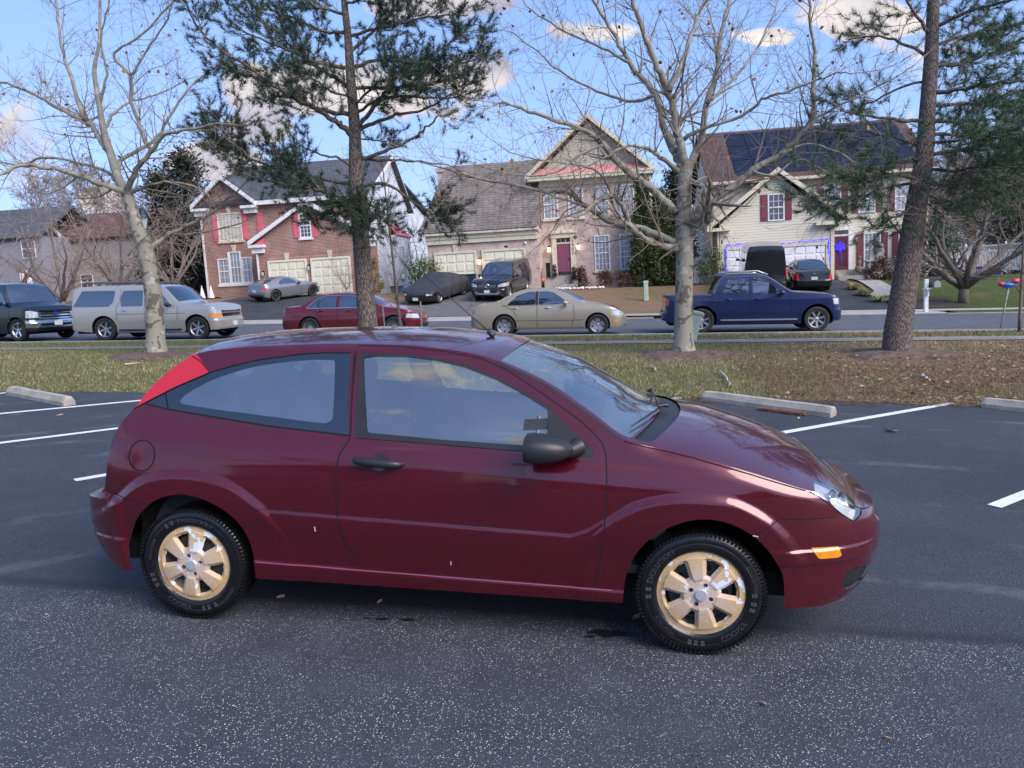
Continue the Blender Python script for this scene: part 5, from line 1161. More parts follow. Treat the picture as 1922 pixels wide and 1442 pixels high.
class Hs:
    def __init__(s, name, label, s0, t0, z0, cat='house'):
        x, y = st2xy(s0, t0); M = Matrix.Translation((x, y, z0)) @ Matrix.Rotation(-SA, 4, 'Z')
        s.root = empty(name, M=M, label=label, cat=cat); s.o = (s0, t0, z0)
    def L(s, p): return (p[0]-s.o[0], p[1]-s.o[1], p[2]-s.o[2])
    def part(s, name, m, boxes=(), parent=None, bev=0):
        mb = MB()
        for a, b in boxes: mb.box(s.L(a), s.L(b), bev=bev)
        return mb.build(name, m, parent or s.root)
    def prism(s, name, m, poly, t0, t1, parent=None, axis='y'):
        o = s.o; mb = MB()
        if axis == 'y': mb.prism([(a-o[0], z-o[2]) for a, z in poly], t0-o[1], t1-o[1])
        else: mb.prism([(a-o[1], z-o[2]) for a, z in poly], t0-o[0], t1-o[0], axis='x')
        return mb.build(name, m, parent or s.root)
    def slab(s, name, m, quad, th=.16, parent=None):
        q = [Vector(s.L(p)) for p in quad]; n = (q[1]-q[0]).cross(q[2]-q[0]).normalized()
        if n.z < 0: q = q[::-1]; n = -n
        mb = MB(); V = [p-n*th for p in q]+q; k = len(q)
        mb.add(V, [tuple(range(k))[::-1], tuple(range(k, 2*k))]+[(i, (i+1) % k, (i+1) % k+k, i+k) for i in range(k)])
        return mb.build(name, m, parent or s.root)
    def window(s, s0, s1, z0, z1, t, nx=3, nz=4, glass=None, fm=None, shut=None, sw=.35, sill=None, key=None, single=False, head=None):
        glass = glass or G_curt; fm = fm or H_trim
        w_ = s.part('window', glass, [((s0, t-.012, z0), (s1, t+.05, z1))])
        fr = MB(); b = .07
        for a, c in [((s0-b, t-.06, z0-b), (s0, t+.03, z1+b)), ((s1, t-.06, z0-b), (s1+b, t+.03, z1+b)), ((s0, t-.06, z1), (s1, t+.03, z1+b)), ((s0, t-.06, z0-b), (s1, t+.03, z0))]: fr.box(s.L(a), s.L(c))
        if not single: zm = (z0+z1)/2; fr.box(s.L((s0, t-.045, zm-.035)), s.L((s1, t+.02, zm+.035)))
        for i in range(1, nx): x = s0+(s1-s0)*i/nx; fr.box(s.L((x-.014, t-.028, z0)), s.L((x+.014, t+.01, z1)))
        for i in range(1, nz):
            z = z0+(z1-z0)*i/nz
            if single or abs(z-(z0+z1)/2) > .05: fr.box(s.L((s0, t-.026, z-.012)), s.L((s1, t+.01, z+.012)))
        fr.build('window_frame', fm, w_)
        if sill: s.part('sill', sill, [((s0-.15, t-.11, z0-.20), (s1+.15, t+.02, z0-.075))], w_)
        if shut:
            for x in (s0-.10-sw, s1+.10):
                mb = MB(); mb.box(s.L((x, t-.05, z0-.05)), s.L((x+sw, t+.02, z1+.05)))
                for zz in (.05, .53): mb.box(s.L((x+.05, t-.062, z0+(z1-z0)*zz)), s.L((x+sw-.05, t-.04, z0+(z1-z0)*(zz+.40))))
                mb.build('shutter', shut, s.root)
        if key: s.keystone((s0+s1)/2, z1+.08, t, key)
        return w_
    def keystone(s, x, z, t, m): s.prism('keystone', m, [(x-.10, z), (x+.10, z), (x+.17, z+.42), (x-.17, z+.42)], t-.07, t+.02)
    def garage_door(s, s0, s1, z0, z1, t, m, nx=4, nz=4, fm=None):
        fr = s.part('garage_door', m, [((s0, t-.03, z0), (s1, t+.05, z1))]); mb = MB()
        dx, dz = (s1-s0)/nx, (z1-z0)/nz
        for i in range(nx):
            for j in range(nz): mb.box(s.L((s0+dx*i+.06, t-.055, z0+dz*j+.06)), s.L((s0+dx*(i+1)-.06, t-.02, z0+dz*(j+1)-.06)), bev=.012)
        mb.build('door_panels', m, fr)
        s.part('door_casing', fm or m, [((s0-.12, t-.09, z0), (s0, t+.03, z1+.12)), ((s1, t-.09, z0), (s1+.12, t+.03, z1+.12)), ((s0, t-.09, z1), (s1, t+.03, z1+.12))], fr)
    def lamp(s, x, z, t, lit=True):
        mb = MB(); mb.box(s.L((x-.05, t-.04, z-.05)), s.L((x+.05, t+.01, z+.25))); mb.tube([s.L((x, t-.03, z+.12)), s.L((x, t-.16, z+.15)), s.L((x, t-.18, z+.05))], .014, 5); c = s.L((x, t-.18, z-.10)); 
        mb.lathe([(.0, .33), (.10, .25), (.085, .24)], 6, Matrix.Translation(c)); mb.lathe([(.05, -.03), (.06, 0), (.0, -.08)], 6, Matrix.Translation(c))
        l_ = mb.build('wall_lantern', M_black, s.root); g2 = MB(); g2.lathe([(.055, 0), (.08, .24)], 6, Matrix.Translation(c)); g2.build('lantern_glass', M_lampon if lit else M_clear, l_)
M_lampon = mat('lit_lantern_glass', (.9, .85, .7), .3, emit=((1, .80, .5), 3.0))
# --- red brick house with pink shutters
def house_left():
    zb = 1.3
    h = Hs('brick_house', 'red brick house with pink shutters and two cream garage doors', -20.5, 52, 1.85)
    h.prism('wall', H_brick, [(-26.3, zb), (-15.17, zb), (-15.17, 8.0), (-22.57, 8.0), (-24.5, 9.5), (-26.3, 8.0)], 47.5, 47.9)
    h.part('side_wall', H_white, [((-26.28, 47.9, zb), (-15.19, 57, 7.95))])
    h.prism('gable_wall', H_white, [(47.9, 7.95), (57, 7.95), (53.4, 10.85), (52.8, 10.85)], -15.5, -15.20, axis='x')
    h.slab('roof', H_sh1, [(-26.2, 47.15, 7.98), (-14.85, 47.15, 7.98), (-14.85, 53.1, 11.15), (-26.2, 53.1, 11.15)])
    h.slab('roof', H_sh1, [(-26.2, 53.1, 11.15), (-14.85, 53.1, 11.15), (-14.85, 57.6, 7.7), (-26.2, 57.6, 7.7)])
    h.slab('rake_board', H_trim, [(-14.86, 47.1, 7.85), (-14.86, 47.1, 8.05), (-14.86, 53.1, 11.22), (-14.86, 53.1, 11.0)], .08)
    h.slab('rake_board', H_trim, [(-14.86, 57.7, 7.55), (-14.86, 57.7, 7.78), (-14.86, 53.1, 11.22), (-14.86, 53.1, 11.0)], .08)
    # front cross gable
    h.slab('gable_roof', H_sh1, [(-26.65, 47.05, 7.88), (-24.5, 47.05, 9.68), (-24.5, 50.6, 9.68), (-26.65, 48.5, 7.88)], .12)
    h.slab('gable_roof', H_sh1, [(-22.35, 47.05, 7.88), (-24.5, 47.05, 9.68), (-24.5, 50.6, 9.68), (-22.35, 48.5, 7.88)], .12)
    for a in ((-26.7, 7.80), (-22.3, 7.80)):
        h.prism('barge_board', H_trim, [(a[0], a[1]-.12), (-24.5, 9.62-.20), (-24.5, 9.62+.06), (a[0], a[1]+.14)], 46.95, 47.06)
        sx = 1 if a[0] < -24 else -1
        h.part('eave_return', H_trim, [((a[0], 46.98, 7.55), (a[0]+sx*1.05, 47.52, 7.72)), ((a[0]+sx*.1, 47.2, 7.25), (a[0]+sx*.95, 47.52, 7.55))])
    h.part('fascia', H_trim, [((-22.5, 47.05, 7.70), (-14.9, 47.5, 7.95))])
    # garage block
    h.prism('garage_wall', H_brick, [(-21.95, zb), (-14.75, zb), (-14.75, 5.35), (-18.6, 7.35), (-21.95, 5.35)], 46.0, 47.5)
    for sg in (-1, 1):
        ex_ = -22.4 if sg < 0 else -14.25
        h.slab('garage_roof', H_sh1, [(ex_, 45.75, 5.2), (-18.5, 45.75, 7.55), (-18.5, 47.6, 7.55), (ex_, 47.6, 5.2)], .12)
        h.prism('barge_board', H_trim, [(ex_, 5.08), (-18.5, 7.36), (-18.5, 7.62), (ex_, 5.36)], 45.62, 45.74)
        h.part('eave_return', H_trim, [((ex_, 45.65, 4.95), (ex_-sg*1.0, 46.02, 5.12)), ((ex_-sg*.12, 45.82, 4.62), (ex_-sg*.9, 46.02, 4.95))])
        h.prism('gable_infill', H_pink, [(ex_-sg*.25, 5.13), (ex_-sg*.95, 5.13), (ex_-sg*.95, 5.50)], 45.8, 46.0)
    z1 = 1.88
    h.garage_door(-21.25, -18.95, z1, 4.0, 46.0, H_gar, fm=H_gar); h.garage_door(-18.45, -16.15, z1, 4.0, 46.0, H_gar, fm=H_gar)
    for a, b in ((-21.3, -18.9), (-18.5, -16.1)):
        h.part('soldier_course', brick_mat('soldier_brick', (.22, .08, .06), (.3, .12, .09), (.45, .36, .3), row=.3, w_=.09), [((a-.1, 45.985, 4.12), (b+.1, 46.02, 4.42))]); h.keystone((a+b)/2, 4.12, 46.0, H_key)
    h.window(-25.14, -23.64, 5.68, 7.30, 47.5, 6, 4, G_warm, H_gar, H_pink, .34, H_key, H_key)
    h.window(-19.04, -18.42, 5.45, 6.80, 46.0, 3, 6, G_dark, H_trim, H_pink, .36, H_trim, None)
    h.window(-25.4, -24.75, 2.95, 4.45, 47.5, 2, 4); h.window(-24.58, -23.95, 2.95, 4.85, 47.5, 3, 4, key=H_key); h.window(-23.78, -23.2, 2.95, 4.45, 47.5, 2, 4)
    h.part('window_surround', H_trim, [((-25.55, 47.40, 2.72), (-23.05, 47.52, 2.88)), ((-24.73, 47.43, 2.88), (-24.65, 47.52, 4.9)), ((-23.88, 47.43, 2.88), (-23.86, 47.52, 4.9))])
    h.window(-22.35, -22.05, 5.7, 7.0, 47.5, 1, 2, G_dark, H_trim) if False else h.part('shutter', H_pink, [((-22.5, 47.44, 5.75), (-22.15, 47.5, 7.2))])
    h.lamp(-18.70, 3.5, 46.0, False); h.lamp(-21.7, 3.3, 46.0, False)
    h.part('downspout', H_trim, [((-22.06, 45.93, 1.9), (-21.96, 46.03, 5.0))]); h.part('downspout', H_trim, [((-26.36, 47.42, 1.6), (-26.26, 47.5, 7.7))])
    mb = MB(); mb.box(h.L((-22.30, 47.40, 3.20)), h.L((-21.98, 47.49, 3.45)), 0); vs, fs = text_mesh('79', .17); o = h.L((-22.14, 47.39, 3.325)); mb.add([(o[0]+x, o[1], o[2]+y) for x, y, _ in vs], fs, 1); mb.build('house_number', [H_trim, M_black], h.root)
    # side bay with pink roof, side windows
    h.part('bay_window', H_white, [((-15.2, 51.2, 2.2), (-14.45, 54.6, 5.6))]); h.slab('bay_roof', H_pink, [(-14.35, 51.0, 5.6), (-14.35, 54.8, 5.6), (-15.15, 54.0, 6.45), (-15.15, 51.8, 6.45)], .06)
    def sidewin(t0, t1, z0, z1, s_):
        w_ = h.part('window', G_dark, [((s_-.03, t0, z0), (s_+.02, t1, z1))]); h.part('window_frame', H_trim, [((s_-.02, t0-.09, z0-.09), (s_+.06, t0, z1+.09)), ((s_-.02, t1, z0-.09), (s_+.06, t1+.09, z1+.09)), ((s_-.02, t0, z1), (s_+.06, t1, z1+.09)), ((s_-.02, t0, z0-.09), (s_+.06, t1, z0)), ((s_-.02, t0, (z0+z1)/2-.04), (s_+.05, t1, (z0+z1)/2+.04))], w_)
    sidewin(51.4, 52.5, 2.7, 4.8, -14.45); sidewin(49.2, 50.0, 6.0, 7.1, -15.19); sidewin(52.2, 53.1, 6.0, 7.1, -15.19); sidewin(55.2, 55.9, 3.0, 4.6, -15.19)
    h.part('rear_wing', H_white, [((-23, 57, zb), (-15.6, 65.5, 7.6))]); h.prism('rear_wing_gable', H_white, [(57, 7.6), (65.5, 7.6), (57, 9.4)], -15.9, -15.6, axis='x'); h.slab('roof', H_shg, [(-24, 56.9, 9.75), (-15.2, 56.9, 9.75), (-15.2, 66, 7.9), (-24, 66, 7.9)], .14)
    return h
HL_ = house_left()
# --- tan brick house with the purple door
def house_mid():
    zb = 1.0
    h = Hs('tan_brick_house', 'pink-tan brick house with a purple front door and tall front gable', -4, 51, 1.6)
    h.part('wall', H_tan, [((-4.27, 46.5, zb), (2.17, 57, 8.0))])
    h.prism('gable_wall', H_taupe, [(-4.5, 8.02), (2.4, 8.02), (-1.2, 11.0)], 46.45, 46.9)
    for sg in (-1, 1):
        ex_ = -5.05 if sg < 0 else 2.45
        h.slab('roof', H_sh2, [(ex_, 46.0, 7.92), (-1.3, 46.0, 11.30), (-1.3, 57.4, 11.30), (ex_, 57.4, 7.92)], .14)
        h.prism('barge_board', H_ctrim, [(ex_, 7.80), (-1.3, 11.10), (-1.3, 11.36), (ex_, 8.06)], 45.86, 45.99)
    h.slab('pent_roof', H_pinkroof, [(-4.85, 45.9, 8.03), (2.3, 45.9, 8.03), (2.0, 46.44, 8.50), (-4.5, 46.44, 8.50)], .08); h.part('cornice', H_ctrim, [((-4.9, 45.88, 7.75), (2.35, 46.45, 7.95)), ((-4.27, 46.40, 7.45), (2.17, 46.5, 7.75))])
    h.part('gutter', H_ctrim, [((-5.0, 45.84, 7.93), (2.4, 45.90, 8.03))]); h.part('downspout', H_ctrim, [((2.17, 46.52, 1.5), (2.27, 46.62, 7.7))])
    # garage wing
    h.part('garage_wall', H_tan, [((-10.75, 44.3, zb), (-4.66, 54, 5.0))]); h.part('garage_return', H_tan, [((-4.66, 44.32, zb), (-4.27, 46.6, 5.0))])
    h.part('cornice', H_ctrim, [((-11.0, 43.9, 4.85), (-4.2, 44.3, 5.02)), ((-10.8, 44.16, 4.35), (-4.3, 44.3, 4.85)), ((-10.78, 44.1, 4.60), (-4.3, 44.16, 4.85))])
    h.slab('garage_roof', H_sh2, [(-11.15, 43.85, 5.02), (-4.28, 43.85, 5.02), (-4.28, 49.0, 9.45), (-10.35, 49.0, 9.45)], .14)
    h.slab('garage_roof', H_sh2, [(-10.35, 49.0, 9.45), (-4.28, 49.0, 9.45), (-4.28, 54.5, 5.0), (-11.15, 54.5, 5.0)], .14); h.slab('garage_roof', H_sh2, [(-11.15, 43.85, 5.02), (-10.35, 49.0, 9.45), (-11.15, 54.5, 5.0)], .14)
    h.prism('cheek_wall', H_sh2, [(44.0, 5.05), (46.5, 5.05), (46.5, 7.2)], -4.6, -4.29, axis='x')
    h.garage_door(-10.25, -8.0, 1.62, 3.78, 44.3, H_gar, fm=H_ctrim); h.garage_door(-7.45, -5.17, 1.62, 3.78, 44.3, H_gar, fm=H_ctrim)
    h.keystone(-9.1, 3.9, 44.3, H_key); h.lamp(-7.72, 3.2, 44.3); mb = MB(); mb.blob(h.L((-5.0, 44.2, 4.15)), (.08, .09, .08)); mb.build('security_camera', H_trim, h.root, smooth=True)
    ch = h.part('chimney', H_tan, [((-11.6, 52.0, zb), (-10.8, 53.2, 9.6)), ((-11.7, 51.9, 9.6), (-10.7, 53.3, 9.85))])
    # windows
    for a, b in ((-4.0, -3.28), (-2.54, -1.78), (-1.0, -.27), (.45, 1.17)): h.window(a, b, 5.65, 7.20, 46.5, 4, 6, G_curt, H_trim, None, .3, H_ctrim)
    for a, b in ((-1.1, -.33), (.38, 1.10)): h.window(a, b, 2.45, 4.38, 46.5, 4, 6, G_curt, H_trim, None, .3, H_ctrim, H_key)
    # entrance
    d = h.part('door', mat('purple_door_paint', (.23, .065, .12), .45, var=.12), [((-3.38, 46.42, 2.25), (-2.60, 46.5, 4.10))]); h.part('kick_plate', M_disc, [((-3.34, 46.40, 2.28), (-2.64, 46.43, 2.45))], d)
    h.part('door_panel', mat('purple_door_panel', (.20, .055, .105), .45), [((-3.30+.37*i, 46.405, z), (-3.02+.37*i, 46.425, z+q)) for i in (0, 1) for z, q in ((2.55, .55), (3.2, .5), (3.8, .2))], d); h.part('door_knob', M_black, [((-2.68, 46.36, 3.10), (-2.63, 46.42, 3.25))], d)
    w_ = h.part('transom', G_dark, [((-3.38, 46.43, 4.16), (-2.60, 46.5, 4.40))]); h.part('transom_bars', H_ctrim, [((-3.38+.26*i-.015, 46.41, 4.16), (-3.38+.26*i+.015, 46.44, 4.40)) for i in (1, 2)], w_)
    h.part('door_surround', H_ctrim, [((-3.68, 46.34, 2.1), (-3.40, 46.5, 4.5)), ((-2.58, 46.34, 2.1), (-2.30, 46.5, 4.5)), ((-3.72, 46.30, 4.42), (-2.26, 46.5, 4.68)), ((-3.40, 46.38, 4.08), (-2.58, 46.5, 4.16)), ((-3.80, 46.22, 4.68), (-2.18, 46.5, 4.76))])
    h.prism('pediment', H_ctrim, [(-3.75, 4.76), (-2.23, 4.76), (-2.99, 5.14)], 46.28, 46.5)
    h.lamp(-3.86, 3.75, 46.5); h.lamp(-2.12, 3.80, 46.5)
    mb = MB()
    for i, c in enumerate('7902'):
        vs, fs = text_mesh(c, .27); o = h.L((-2.44, 46.325, 4.18-.22*i)); mb.add([(o[0]+x, o[1], o[2]+y) for x, y, _ in vs], fs)
    mb.build('house_number', M_black, h.root)
    st = MB()
    for i in range(4): st.box(h.L((-4.15+.03*i, 44.9+.30*(3-i)-.6 if False else 46.5-(.9+.30*i), 1.2)), h.L((-2.15-.0*i, 46.48, 2.20-.17*i)))
    st.build('front_steps', M_conc, h.root)
    rl = MB(); a, b = h.L((-4.3, 45.1, 2.5)), h.L((-3.9, 44.1, 1.9)); rl.tube([h.L((-4.35, 45.6, 2.9)), h.L((-4.2, 44.4, 2.2)), h.L((-4.2, 44.4, 1.4))], .03, 6); rl.tube([h.L((-4.35, 45.6, 2.9)), h.L((-4.35, 45.6, 1.5))], .03, 6)
    for k in range(5): q = k/5; rl.tube([h.L((-4.35+.15*q, 45.6-1.2*q, 2.9-.7*q)), h.L((-4.35+.15*q, 45.6-1.2*q, 1.4))], .015, 4)
    rl.build('stair_railing', M_black, h.root)
    return h
HM_ = house_mid()
# --- cream siding house with maroon shutters
def house_right():
    zb = .6
    h = Hs('cream_siding_house', 'cream siding house with maroon shutters and dark solar panels on its roof', 11, 52, 1.2)
    h.part('wall', H_cream, [((5.9, 48, zb), (17.95, 58.5, 7.2))])
    h.prism('side_gable', H_cream, [(48, 7.2), (58.5, 7.2), (53.25, 10.7)], 5.92, 6.2, axis='x'); h.prism('side_gable', H_cream, [(48, 7.2), (58.5, 7.2), (53.25, 10.7)], 17.65, 17.93, axis='x')
    h.slab('roof', H_sh3, [(5.55, 47.5, 7.12), (18.3, 47.5, 7.12), (18.3, 53.25, 10.95), (5.55, 53.25, 10.95)], .14); h.slab('roof', H_sh3, [(5.55, 53.25, 10.95), (18.3, 53.25, 10.95), (18.3, 59, 7.12), (5.55, 59, 7.12)], .14)
    sol = mat('solar_panel_glass', (.010, .012, .026), .45, spec=.3)
    def rp(s_, u, lift=.06): return (s_, 47.5+5.75*u, 7.12+3.83*u+lift)
    for i in range(9):
        for j in range(3):
            a = 7.3+i*1.15
            if j == 0 and 8.2 < a < 11.5: pass
            h.slab('solar_panel', sol, [rp(a, .10+j*.28), rp(a+1.10, .10+j*.28), rp(a+1.10, .10+j*.28+.27), rp(a, .10+j*.28+.27)], .04)
    h.part('gutter', H_ctrim, [((5.5, 47.36, 6.98), (18.35, 47.5, 7.14))]); h.part('corner_board', H_ctrim, [((5.86, 47.95, zb), (6.05, 48.0, 7.1)), ((5.86, 47.95, zb), (5.9, 48.15, 7.1)), ((17.8, 47.95, zb), (17.99, 48, 7.0))])
    h.prism('garage_wall', H_cream, [(6.0, zb), (12.25, zb), (12.25, 4.55), (9.15, 7.2), (6.0, 4.55)], 46.0, 48.0)
    for sg in (-1, 1):
        ex_ = 5.25 if sg < 0 else 13.1
        pk = (9.17, 7.48)
        h.slab('garage_roof', H_sh3, [(ex_, 45.65, 4.38), (pk[0], 45.65, pk[1]), (pk[0], 48.3, pk[1]), (ex_, 48.3, 4.38)], .12)
        h.prism('barge_board', H_ctrim, [(ex_, 4.22), (pk[0], pk[1]-.24), (pk[0], pk[1]+.05), (ex_, 4.5)], 45.52, 45.64)
        h.part('eave_return', H_ctrim, [((ex_, 45.55, 4.20), (ex_-sg*(1.3 if sg < 0 else 1.9), 46.0, 4.38)), ((6.0 if sg < 0 else 12.0, 45.9, 3.9), (6.5 if sg < 0 else 12.25, 46.0, 4.2))])
    h.part('corner_board', H_ctrim, [((6.0, 45.95, zb), (6.18, 46, 4.2)), ((12.07, 45.95, zb), (12.25, 46, 4.2))]); h.part('downspout', H_ctrim, [((5.86, 45.90, 1.2), (5.95, 45.98, 4.2))])
    h.garage_door(6.45, 8.75, 1.22, 3.12, 46.0, H_garw, 4, 4, H_ctrim); h.garage_door(9.5, 11.8, 1.22, 3.12, 46.0, H_garw, 4, 4, H_ctrim)
    h.window(8.74, 9.51, 4.68, 6.05, 46.0, 3, 4, G_dark, H_trim, H_maroon, .36)
    # upper windows of the main block
    for a in (12.3, 14.2, 16.2): h.window(a, a+.8, 4.95, 6.4, 48.0, 3, 4, G_curt, H_trim, H_maroon, .36)
    h.window(14.5, 15.3, 1.85, 3.65, 48.0, 4, 6, G_curt, H_trim, H_maroon, .36); h.window(16.42, 17.12, 1.85, 3.65, 48.0, 4, 6, G_curt, H_trim, H_maroon, .30)
    d = h.part('door', mat('dark_maroon_door', (.075, .02, .03), .4, var=.15), [((12.80, 47.93, 1.70), (13.55, 48.0, 3.60))]); h.part('door_frame', mat('maroon_door_frame', (.14, .03, .045), .4), [((12.80, 47.90, 1.70), (12.88, 47.94, 3.60)), ((13.47, 47.90, 1.70), (13.55, 47.94, 3.60)), ((12.88, 47.90, 3.5), (13.47, 47.94, 3.60)), ((12.88, 47.90, 1.7), (13.47, 47.94, 1.85))], d)
    h.part('transom', G_dark, [((12.85, 47.94, 3.72), (13.50, 48, 3.95))]); h.part('door_surround', H_trim, [((12.55, 47.90, 1.6), (12.78, 48, 4.1)), ((13.57, 47.90, 1.6), (13.80, 48, 4.1)), ((12.78, 47.9, 3.62), (13.57, 48, 3.71)), ((12.78, 47.9, 3.96), (13.57, 48, 4.1))])
    h.lamp(13.98, 3.35, 48.0, False)
    mb = MB(); vs, fs = text_mesh('7904', .26); o = h.L((14.02, 47.975, 3.12)); mb.add([(o[0]+x, o[1], o[2]+y) for x, y, _ in vs], fs); mb.build('house_number', M_black, h.root)
    for a, z0, z1 in ((50, 1.9, 3.3), (50, 4.9, 6.1)):
        w_ = h.part('window', G_dark, [((5.88, a, z0), (5.95, a+.9, z1))]); h.part('window_frame', H_trim, [((5.83, a-.08, z0-.08), (5.9, a, z1+.08)), ((5.83, a+.9, z0-.08), (5.9, a+.98, z1+.08)), ((5.83, a, z1), (5.9, a+.9, z1+.08)), ((5.83, a, z0-.08), (5.9, a+.9, z0))], w_)
    st = MB()
    for i in range(3): st.box(h.L((12.6, 48-(1.1+.32*i), .9)), h.L((14.3+.1*i, 47.9, 1.66-.17*i)))
    st.build('front_steps', M_conc, h.root)
    return h
HR_ = house_right()
# garlands of blue lights and the star on the door hang on the house: things of their own
M_blue = mat('blue_tinsel_lights', (.02, .01, .5), .5, emit=((.03, .01, 1.0), .75))
def garland(pts, label, amp=.04):
    x0 = pts[0]; base = Hs('light_garland', label, x0[0], x0[1], x0[2], cat='garland'); mb = MB()
    P = []
    for a, b in zip(pts[:-1], pts[1:]):
        a, b = Vector(a), Vector(b); n = int((b-a).length/.07)+1
        P += [a.lerp(b, i/n)+Vector((random.uniform(-amp, amp), random.uniform(-.02, .02), random.uniform(-amp, amp))) for i in range(n)]
    for a, b in zip(P[:-1], P[1:]): (mb.tube([base.L(a), base.L(b)], random.uniform(.010, .034), 4) if random.random() < .85 else None)
    mb.build('tinsel', M_blue, base.root)
garland([(6.30, 45.88, 1.6), (6.32, 45.88, 3.40), (9.0, 45.88, 3.42)], 'bright blue light garland around the left garage door of the cream house')
garland([(9.2, 45.88, 3.30), (11.9, 45.88, 3.42), (12.02, 45.88, 1.9)], 'thin blue light garland around the right garage door of the cream house', .03)
_h = Hs('star_wreath', 'blue star-shaped wreath hanging on the dark maroon front door', 13.15, 47.85, 3.0, cat='wreath'); mb = MB()
sp_ = [(13.08+r*math.sin(a), 3.0+r*math.cos(a)) for k in range(6) for r, a in ((.34, k*PI/3), (.19, k*PI/3+PI/6))]
mb.prism([(a-13.15, z-3.0) for a, z in sp_], -.03, .03); mb.tube([(0, 0, -.2), (.02, 0, -.9)], .01, 4); mb.build('star_shape', M_blue, _h.root)
# distant left houses
def far_house(label, s0, s1, t0, z0, ze, zr, wallm, roofm, name='far_house'):
    h = Hs(name, label, (s0+s1)/2, t0+4, z0); h.part('wall', wallm, [((s0, t0, z0-1.5), (s1, t0+9, ze))])
    h.slab('roof', roofm, [(s0-.3, t0-.4, ze-.05), (s1+.3, t0-.4, ze-.05), (s1+.3, t0+4.5, zr), (s0-.3, t0+4.5, zr)]); h.slab('roof', roofm, [(s0-.3, t0+4.5, zr), (s1+.3, t0+4.5, zr), (s1+.3, t0+9.4, ze-.05), (s0-.3, t0+9.4, ze-.05)])
    return h
def FP(px, py, t):
    d = ray(px, py); n_ = d.x*NX+d.y*NY; P = CPOS+d*(t/n_); s, _ = xy2st(P.x, P.y); return s, P.z
a, b = FP(88, 480, 66), FP(300, 480, 66); e = FP(150, 448, 66)[1]; r = FP(180, 400, 70)[1]
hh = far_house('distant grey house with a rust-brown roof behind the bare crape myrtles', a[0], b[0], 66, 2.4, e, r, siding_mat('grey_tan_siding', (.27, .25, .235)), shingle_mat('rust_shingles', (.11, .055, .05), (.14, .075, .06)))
p = FP(95, 424, 65.5); ql, qr = FP(72, 452, 65.5), FP(120, 448, 65.5)
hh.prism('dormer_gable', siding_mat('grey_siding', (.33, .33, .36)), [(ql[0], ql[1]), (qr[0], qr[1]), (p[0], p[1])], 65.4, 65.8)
for s_, e_ in ((ql, p), (qr, p)): hh.prism('barge_board', H_trim, [(s_[0], s_[1]-.1), (e_[0], e_[1]-.1), (e_[0], e_[1]+.2), (s_[0], s_[1]+.2)], 65.2, 65.35)
wl = FP(152, 517, 66); wr = FP(176, 542, 66); hh.window(wl[0], wr[0], wr[1], wl[1], 66, 2, 2, G_dark, H_trim)
gl = FP(122, 525, 66); gr = FP(142, 560, 66); hh.part('garage_door', H_garw, [((gl[0], 65.95, gr[1]), (gr[0], 66, gl[1]))]); dl = FP(44, 515, 66); 
a2, b2 = FP(-90, 480, 62), FP(78, 480, 62); e2 = FP(40, 445, 62)[1]; r2 = FP(15, 396, 67)[1]
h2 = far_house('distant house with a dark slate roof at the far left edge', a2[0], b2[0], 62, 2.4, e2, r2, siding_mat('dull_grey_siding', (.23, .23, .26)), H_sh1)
dl = FP(46, 515, 62); dr = FP(56, 552, 62); h2.part('door', H_maroon, [((dl[0], 61.94, dr[1]), (dr[0], 62, dl[1]))]); h2.part('door_surround', H_trim, [((dl[0]-.4, 61.9, dr[1]), (dl[0], 62, dl[1]+.3)), ((dr[0], 61.9, dr[1]), (dr[0]+.4, 62, dl[1]+.3))])
for px in (60,): q = FP(px, 470, 62); h2.window(q[0]-.9, q[0]+.3, q[1]-.6, q[1]+.9, 62, 2, 2, G_dark, H_trim)
# ---------------------------------------------------------------- ground details: kerbs, drives, lawns, bay lines, wheel stops
def strip(name, pts, dz, m, n=14, label=None, cat=None, kind='structure'):
    """quad strip between two polylines given as street coords [(sL,tL,sR,tR),...]"""
    mb = MB(); V = []; rows = []
    for (a, b) in zip(pts[:-1], pts[1:]):
        k = max(1, int(abs(b[1]-a[1])/.6)); rows += [tuple(a[i]+(b[i]-a[i])*j/k for i in range(4)) for j in range(k)]
    rows.append(pts[-1])
    for r in rows:
        for j in range(n+1):
            q = j/n; s, t = r[0]+(r[2]-r[0])*q, r[1]+(r[3]-r[1])*q; P = gst(s, t, dz); V.append(tuple(P))
    k = n+1
    mb.add(V, [(i*k+j, i*k+j+1, (i+1)*k+j+1, (i+1)*k+j) for i in range(len(rows)-1) for j in range(n)])
    o = mb.build(name, m, None, smooth=True); tag(o, label, cat, kind=kind); return o
# far kerb and gutter apron
def kerb(name, s0, s1, t0, h=.13, wd=.16, m=None):
    mb = MB(); n = int((s1-s0)/2)+1
    V = []
    for i in range(n+1):
        s = s0+(s1-s0)*i/n; z = zstreet(s)
        for t, dz in ((t0, -.05), (t0, h), (t0+wd, h+.005), (t0+wd, -.05)):
            x, y = st2xy(s, t); V.append((x, y, z+dz))
    mb.add(V, [(i*4+j, i*4+j+1, (i+1)*4+j+1, (i+1)*4+j) for i in range(n) for j in range(3)])
    return tag(mb.build(name, m or M_conc), kind='structure')
kerb('kerb', -150, -24.5, 31.35); kerb('kerb', -14, -12.5, 31.35); kerb('kerb', -3.5, 5.0, 31.35); kerb('kerb', 12.5, 150, 31.35)
kerb('kerb', -150, 150, 22.15, .11, .15)
sheet('far_sidewalk', -150, 150, 32.9, 34.2, .0, M_conc, 2, .6)
